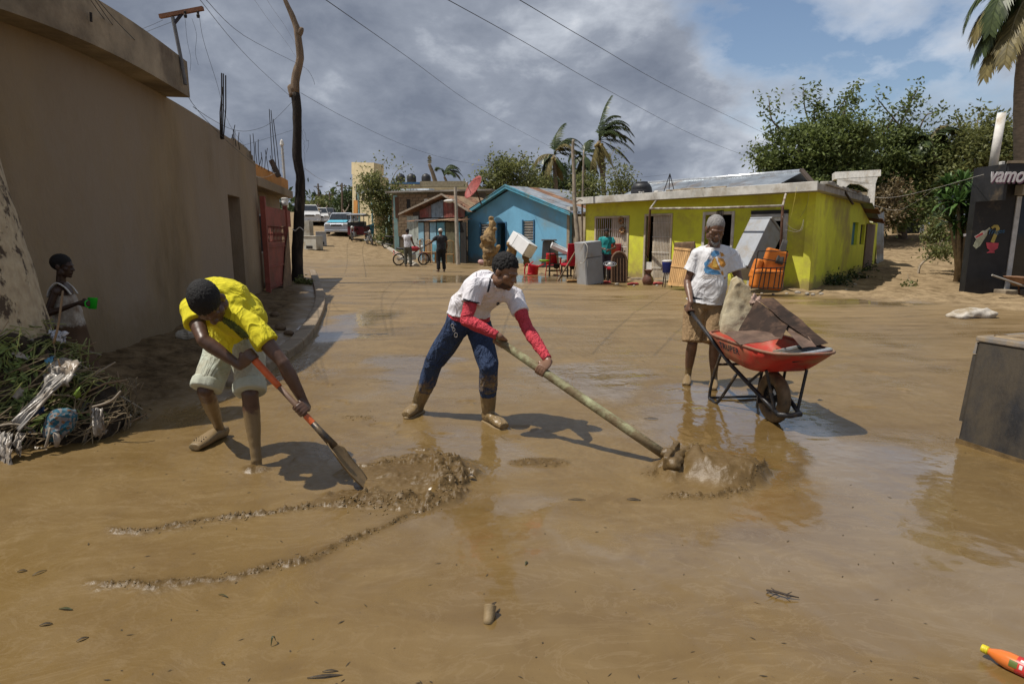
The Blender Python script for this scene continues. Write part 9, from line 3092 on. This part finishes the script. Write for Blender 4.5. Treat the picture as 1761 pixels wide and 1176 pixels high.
for mm,n_,nm in ((PLC,26,'plastic_scraps'),(PLW,9,'white_scraps'),(MATS['navy_bag'],8,'dark_scraps'),(mat('brown_card',(.20,.14,.08),rough=.9,var=.4,scale=9),18,'card_scraps')):
 mb = MB()
 for k in range(n_):
  i = rng.integers(0,len(hv))
  p = V(tuple(hv[i] + hnn[i] * .035))
  nn = V(tuple(hnn[i]))
  a_ = nn.cross(V((R.gauss(0,1),R.gauss(0,1),R.gauss(0,1)))).normalized()
  b_ = nn.cross(a_)
  w_,h_ = R.uniform(.02,.07),R.uniform(.03,.11)
  sd_ = R.random() * 50
  mb.grid(lambda u,v: p + a_ * ((u - .5) * w_ * (1 + .4 * mn.noise(V((v * 4,sd_,0))))) + b_ * ((v - .5) * h_) + nn * (.03 * mn.noise(V((u * 3 + sd_,v * 4,1)))),5,6)
 stuff(mb.build(nm,mm,DH_,smooth=True))
PATC = bpy.data.materials.new('checked_cloth')
MATS['checked_cloth'] = PATC
PATC.use_nodes = True
t = PATC.node_tree
pr = t.nodes['Principled BSDF']
tcn = N(t,'ShaderNodeTexCoord')
vo = N(t,'ShaderNodeTexVoronoi',i_Scale=55.0)
t.links.new(tcn.outputs['Object'],vo.inputs['Vector'])
sc_n = N(t,'ShaderNodeSeparateColor')
t.links.new(vo.outputs['Color'],sc_n.inputs[0])
t.links.new(ramp(t,sc_n.outputs[0],[(0.0,(0.008,0.06,0.10)),(0.40,(0.02,0.11,0.16)),(0.55,(0.23,0.215,0.20)),(0.85,(0.15,0.14,0.145)),(0.97,(0.16,0.08,0.035))]),pr.inputs['Base Color'])
pr.inputs['Roughness'].default_value = 0.9
mb = MB()
mb.ell(at(104,727,4.28),(.10,.07,.105),Matrix.Rotation(.5,3,'Y'))
mb.ell(at(92,742,4.24),(.07,.06,.075))
mb.ell(at(118,716,4.30),(.06,.05,.06))
tag(remesh('cloth_bundle',mb,PATC,None,.008,3,folds((.8,.2,.6),.012,16,4)),'blue and white checked cloth bundled at the front of the heap','cloth')
MB_ = MB().tube([at(96,744,4.2),at(99,756,4.18),at(97,768,4.17)],[(.02,.01),(.022,.01),(.014,.008)],8)
tag(MB_.build('rag',PLC,smooth=True),'pale rag tail hanging under the checked cloth','rag')
for (p0,p1,p2,lb) in (((0,732),(25,729),(55,738),'pale forked stick poking out of the heap near the wide mud'),((100,560),(92,590),(108,500),'upright crooked stick on top of the heap before the child'),((145,760),(155,735),(163,718),'thin pale stick slanting at the mud end of the heap'),((158,700),(190,690),(208,672),'red-brown curved stick at the far end of the heap'),((78,770),(82,755),(86,735),'thin upright stick low in front of the heap')):
 yy = 4.62 if p0[1] < 600 else 4.18
 if p0[0] > 140:
  yy = 4.45
 if p0[1] < 600:
  q_ = [at(p1[0],p1[1],yy),at(p0[0],p0[1],yy),at(p2[0],p2[1],yy + .05)]
 else:
  q_ = [at(p0[0],p0[1],yy - .05),at(p1[0],p1[1],yy - .05),at(p2[0],p2[1],yy)]
 tag(MB().tube(catmull(q_,4),[.009] * 4 + [.008] * 4 + [.006],7).build('stick',WOOD if p0[1] < 600 else BARKL,smooth=True),lb,'stick')
# people in the distance
def far_person(label,J,skin,sc,top_m,bot_m,vox=.016,hat=None,shorts=False,sleeves=.5,hairm=None,shoes=True,loc=None):
 T = thing('person',label,'person',loc)
 J.setdefault('front',-1)
 J['pelvis'] = (V(J['hipR']) + V(J['hipL'])) / 2 + V((0,0,.05))
 J['waist'] = V(J['pelvis']).lerp(V(J['neck']),.35)
 J['chest'] = V(J['pelvis']).lerp(V(J['neck']),.7)
 hands = [lambda m,s=s: free_hand(m,J['wr' + s],(V(J['wr' + s]) - V(J['el' + s])),(0,-1,.1),s == 'R',sc) for s in 'RL']
 b_,q_,r_ = body(T,J,skin,vox * .75,sc,hands=hands,eyes=False)
 shirt(T,J,top_m,vox,sc,slv=sleeves,inf=.016,hem=-.05,amp=.008,fscale=8)
 trousers(T,J,bot_m,vox,sc,to=1.0,r0=.105,r1=.082,r2=.075,inf=.012,amp=.008,shin=None if shorts else .93)
 if hat:
  mb = MB()
  mb.ell(q_(0,-.012,.055),(.088 * sc,.108 * sc,.082 * sc),r_)
  mb.cap(q_(-.03,.09,.045),q_(.03,.09,.045),.025 * sc)
  mb.cap(q_(-.03,.14,.04),q_(.03,.14,.04),.015 * sc)
  remesh('cap',mb,hat,T,.014,1,cut=lambda co: co[:,2] > q_(0,0,.02).z)
 else:
  hair(T,q_,r_,hairm or HAIRB,sc,vox=.012,fuzz=.003)
 return T
def standing(px_,yfoot,facing,sc=1.0,dz=0.0,Y=None,spread=.10):
 """Joints of a person standing at that spot, facing an angle (0 = +X)."""
 p = gnd(px_,yfoot) if Y is None else V((at(px_,450,Y).x,Y,0))
 if Y is not None:
  p.z = hz(p.x,p.y)
 p = p + V((0,0,dz))
 f = V((math.cos(facing),math.sin(facing),0))
 r = V((f.y,-f.x,0))
 q_ = lambda a,b,z: p + r * a * sc + f * b * sc + V((0,0,z * sc))
 J = dict(hipR=q_(.095,0,.88),hipL=q_(-.095,0,.88),knR=q_(spread + .01,.03,.47),knL=q_(-spread - .01,.03,.47),anR=q_(spread + .02,-.02,.09),anL=q_(-spread - .02,-.02,.09),toeR=q_(spread + .05,.18,.012),toeL=q_(-spread - .05,.18,.012),
    neck=q_(0,-.01,1.47),shR=q_(.185,-.01,1.41),shL=q_(-.185,-.01,1.41),elR=q_(.24,-.03,1.12),elL=q_(-.24,-.03,1.12),wrR=q_(.23,.08,.88),wrL=q_(-.23,.08,.88),head=q_(0,.03,1.63),face=tuple(f + V((0,0,-.1))),crown=(0,0,1),back=tuple(-f * .3))
 return J,p,q_
J,p,q_ = standing(702,459,1.35)
J['elL'],J['wrL'] = q_(-.22,.10,1.14),q_(-.14,.33,1.08)
J['elR'],J['wrR'] = q_(.24,.05,1.12),q_(.22,.28,.98)
far_person('man in a white sleeveless vest standing with his back turned by the red motorcycle',J,SKIN,1.0,mat('far_white_vest',(.62,.62,.66),rough=.9),mat('olive_trousers',(.10,.10,.08),rough=.9,var=.3),sleeves=.12,loc=p)
J,p,q_ = standing(759,468,1.9)
J['elL'],J['wrL'] = q_(-.36,.18,1.20),q_(-.50,.36,1.10)
far_person('man in dark clothes and a white cap seen from behind',J,SKIN,1.02,mat('black_tshirt',(.03,.03,.035),rough=.9),mat('black_trousers',(.014,.014,.016),rough=.9),hat=WHITE,loc=p)
J,p,q_ = standing(1042,470,-1.75,.98,Y=20.4)
J['elL'],J['wrL'] = q_(-.30,.06,1.14),q_(-.12,.24,1.06)
J['elR'],J['wrR'] = q_(.24,.02,1.14),q_(.10,.26,1.10)
far_person('person in a teal top standing behind the red chairs at the barred door',J,SKIN,.98,mat('teal_top',(.02,.27,.27),rough=.9),mat('dark_skirt',(.04,.04,.06),rough=.9),loc=p)
J,p,q_ = standing(546,386,-1.3,1.0)
far_person('person in a bright yellow vest far down the road among the cars',J,SKIN,1.0,mat('hi_vis_yellow',(.55,.32,.02),rough=.8),mat('dark_trousers',(.05,.05,.06),rough=.9),vox=.03,loc=p)
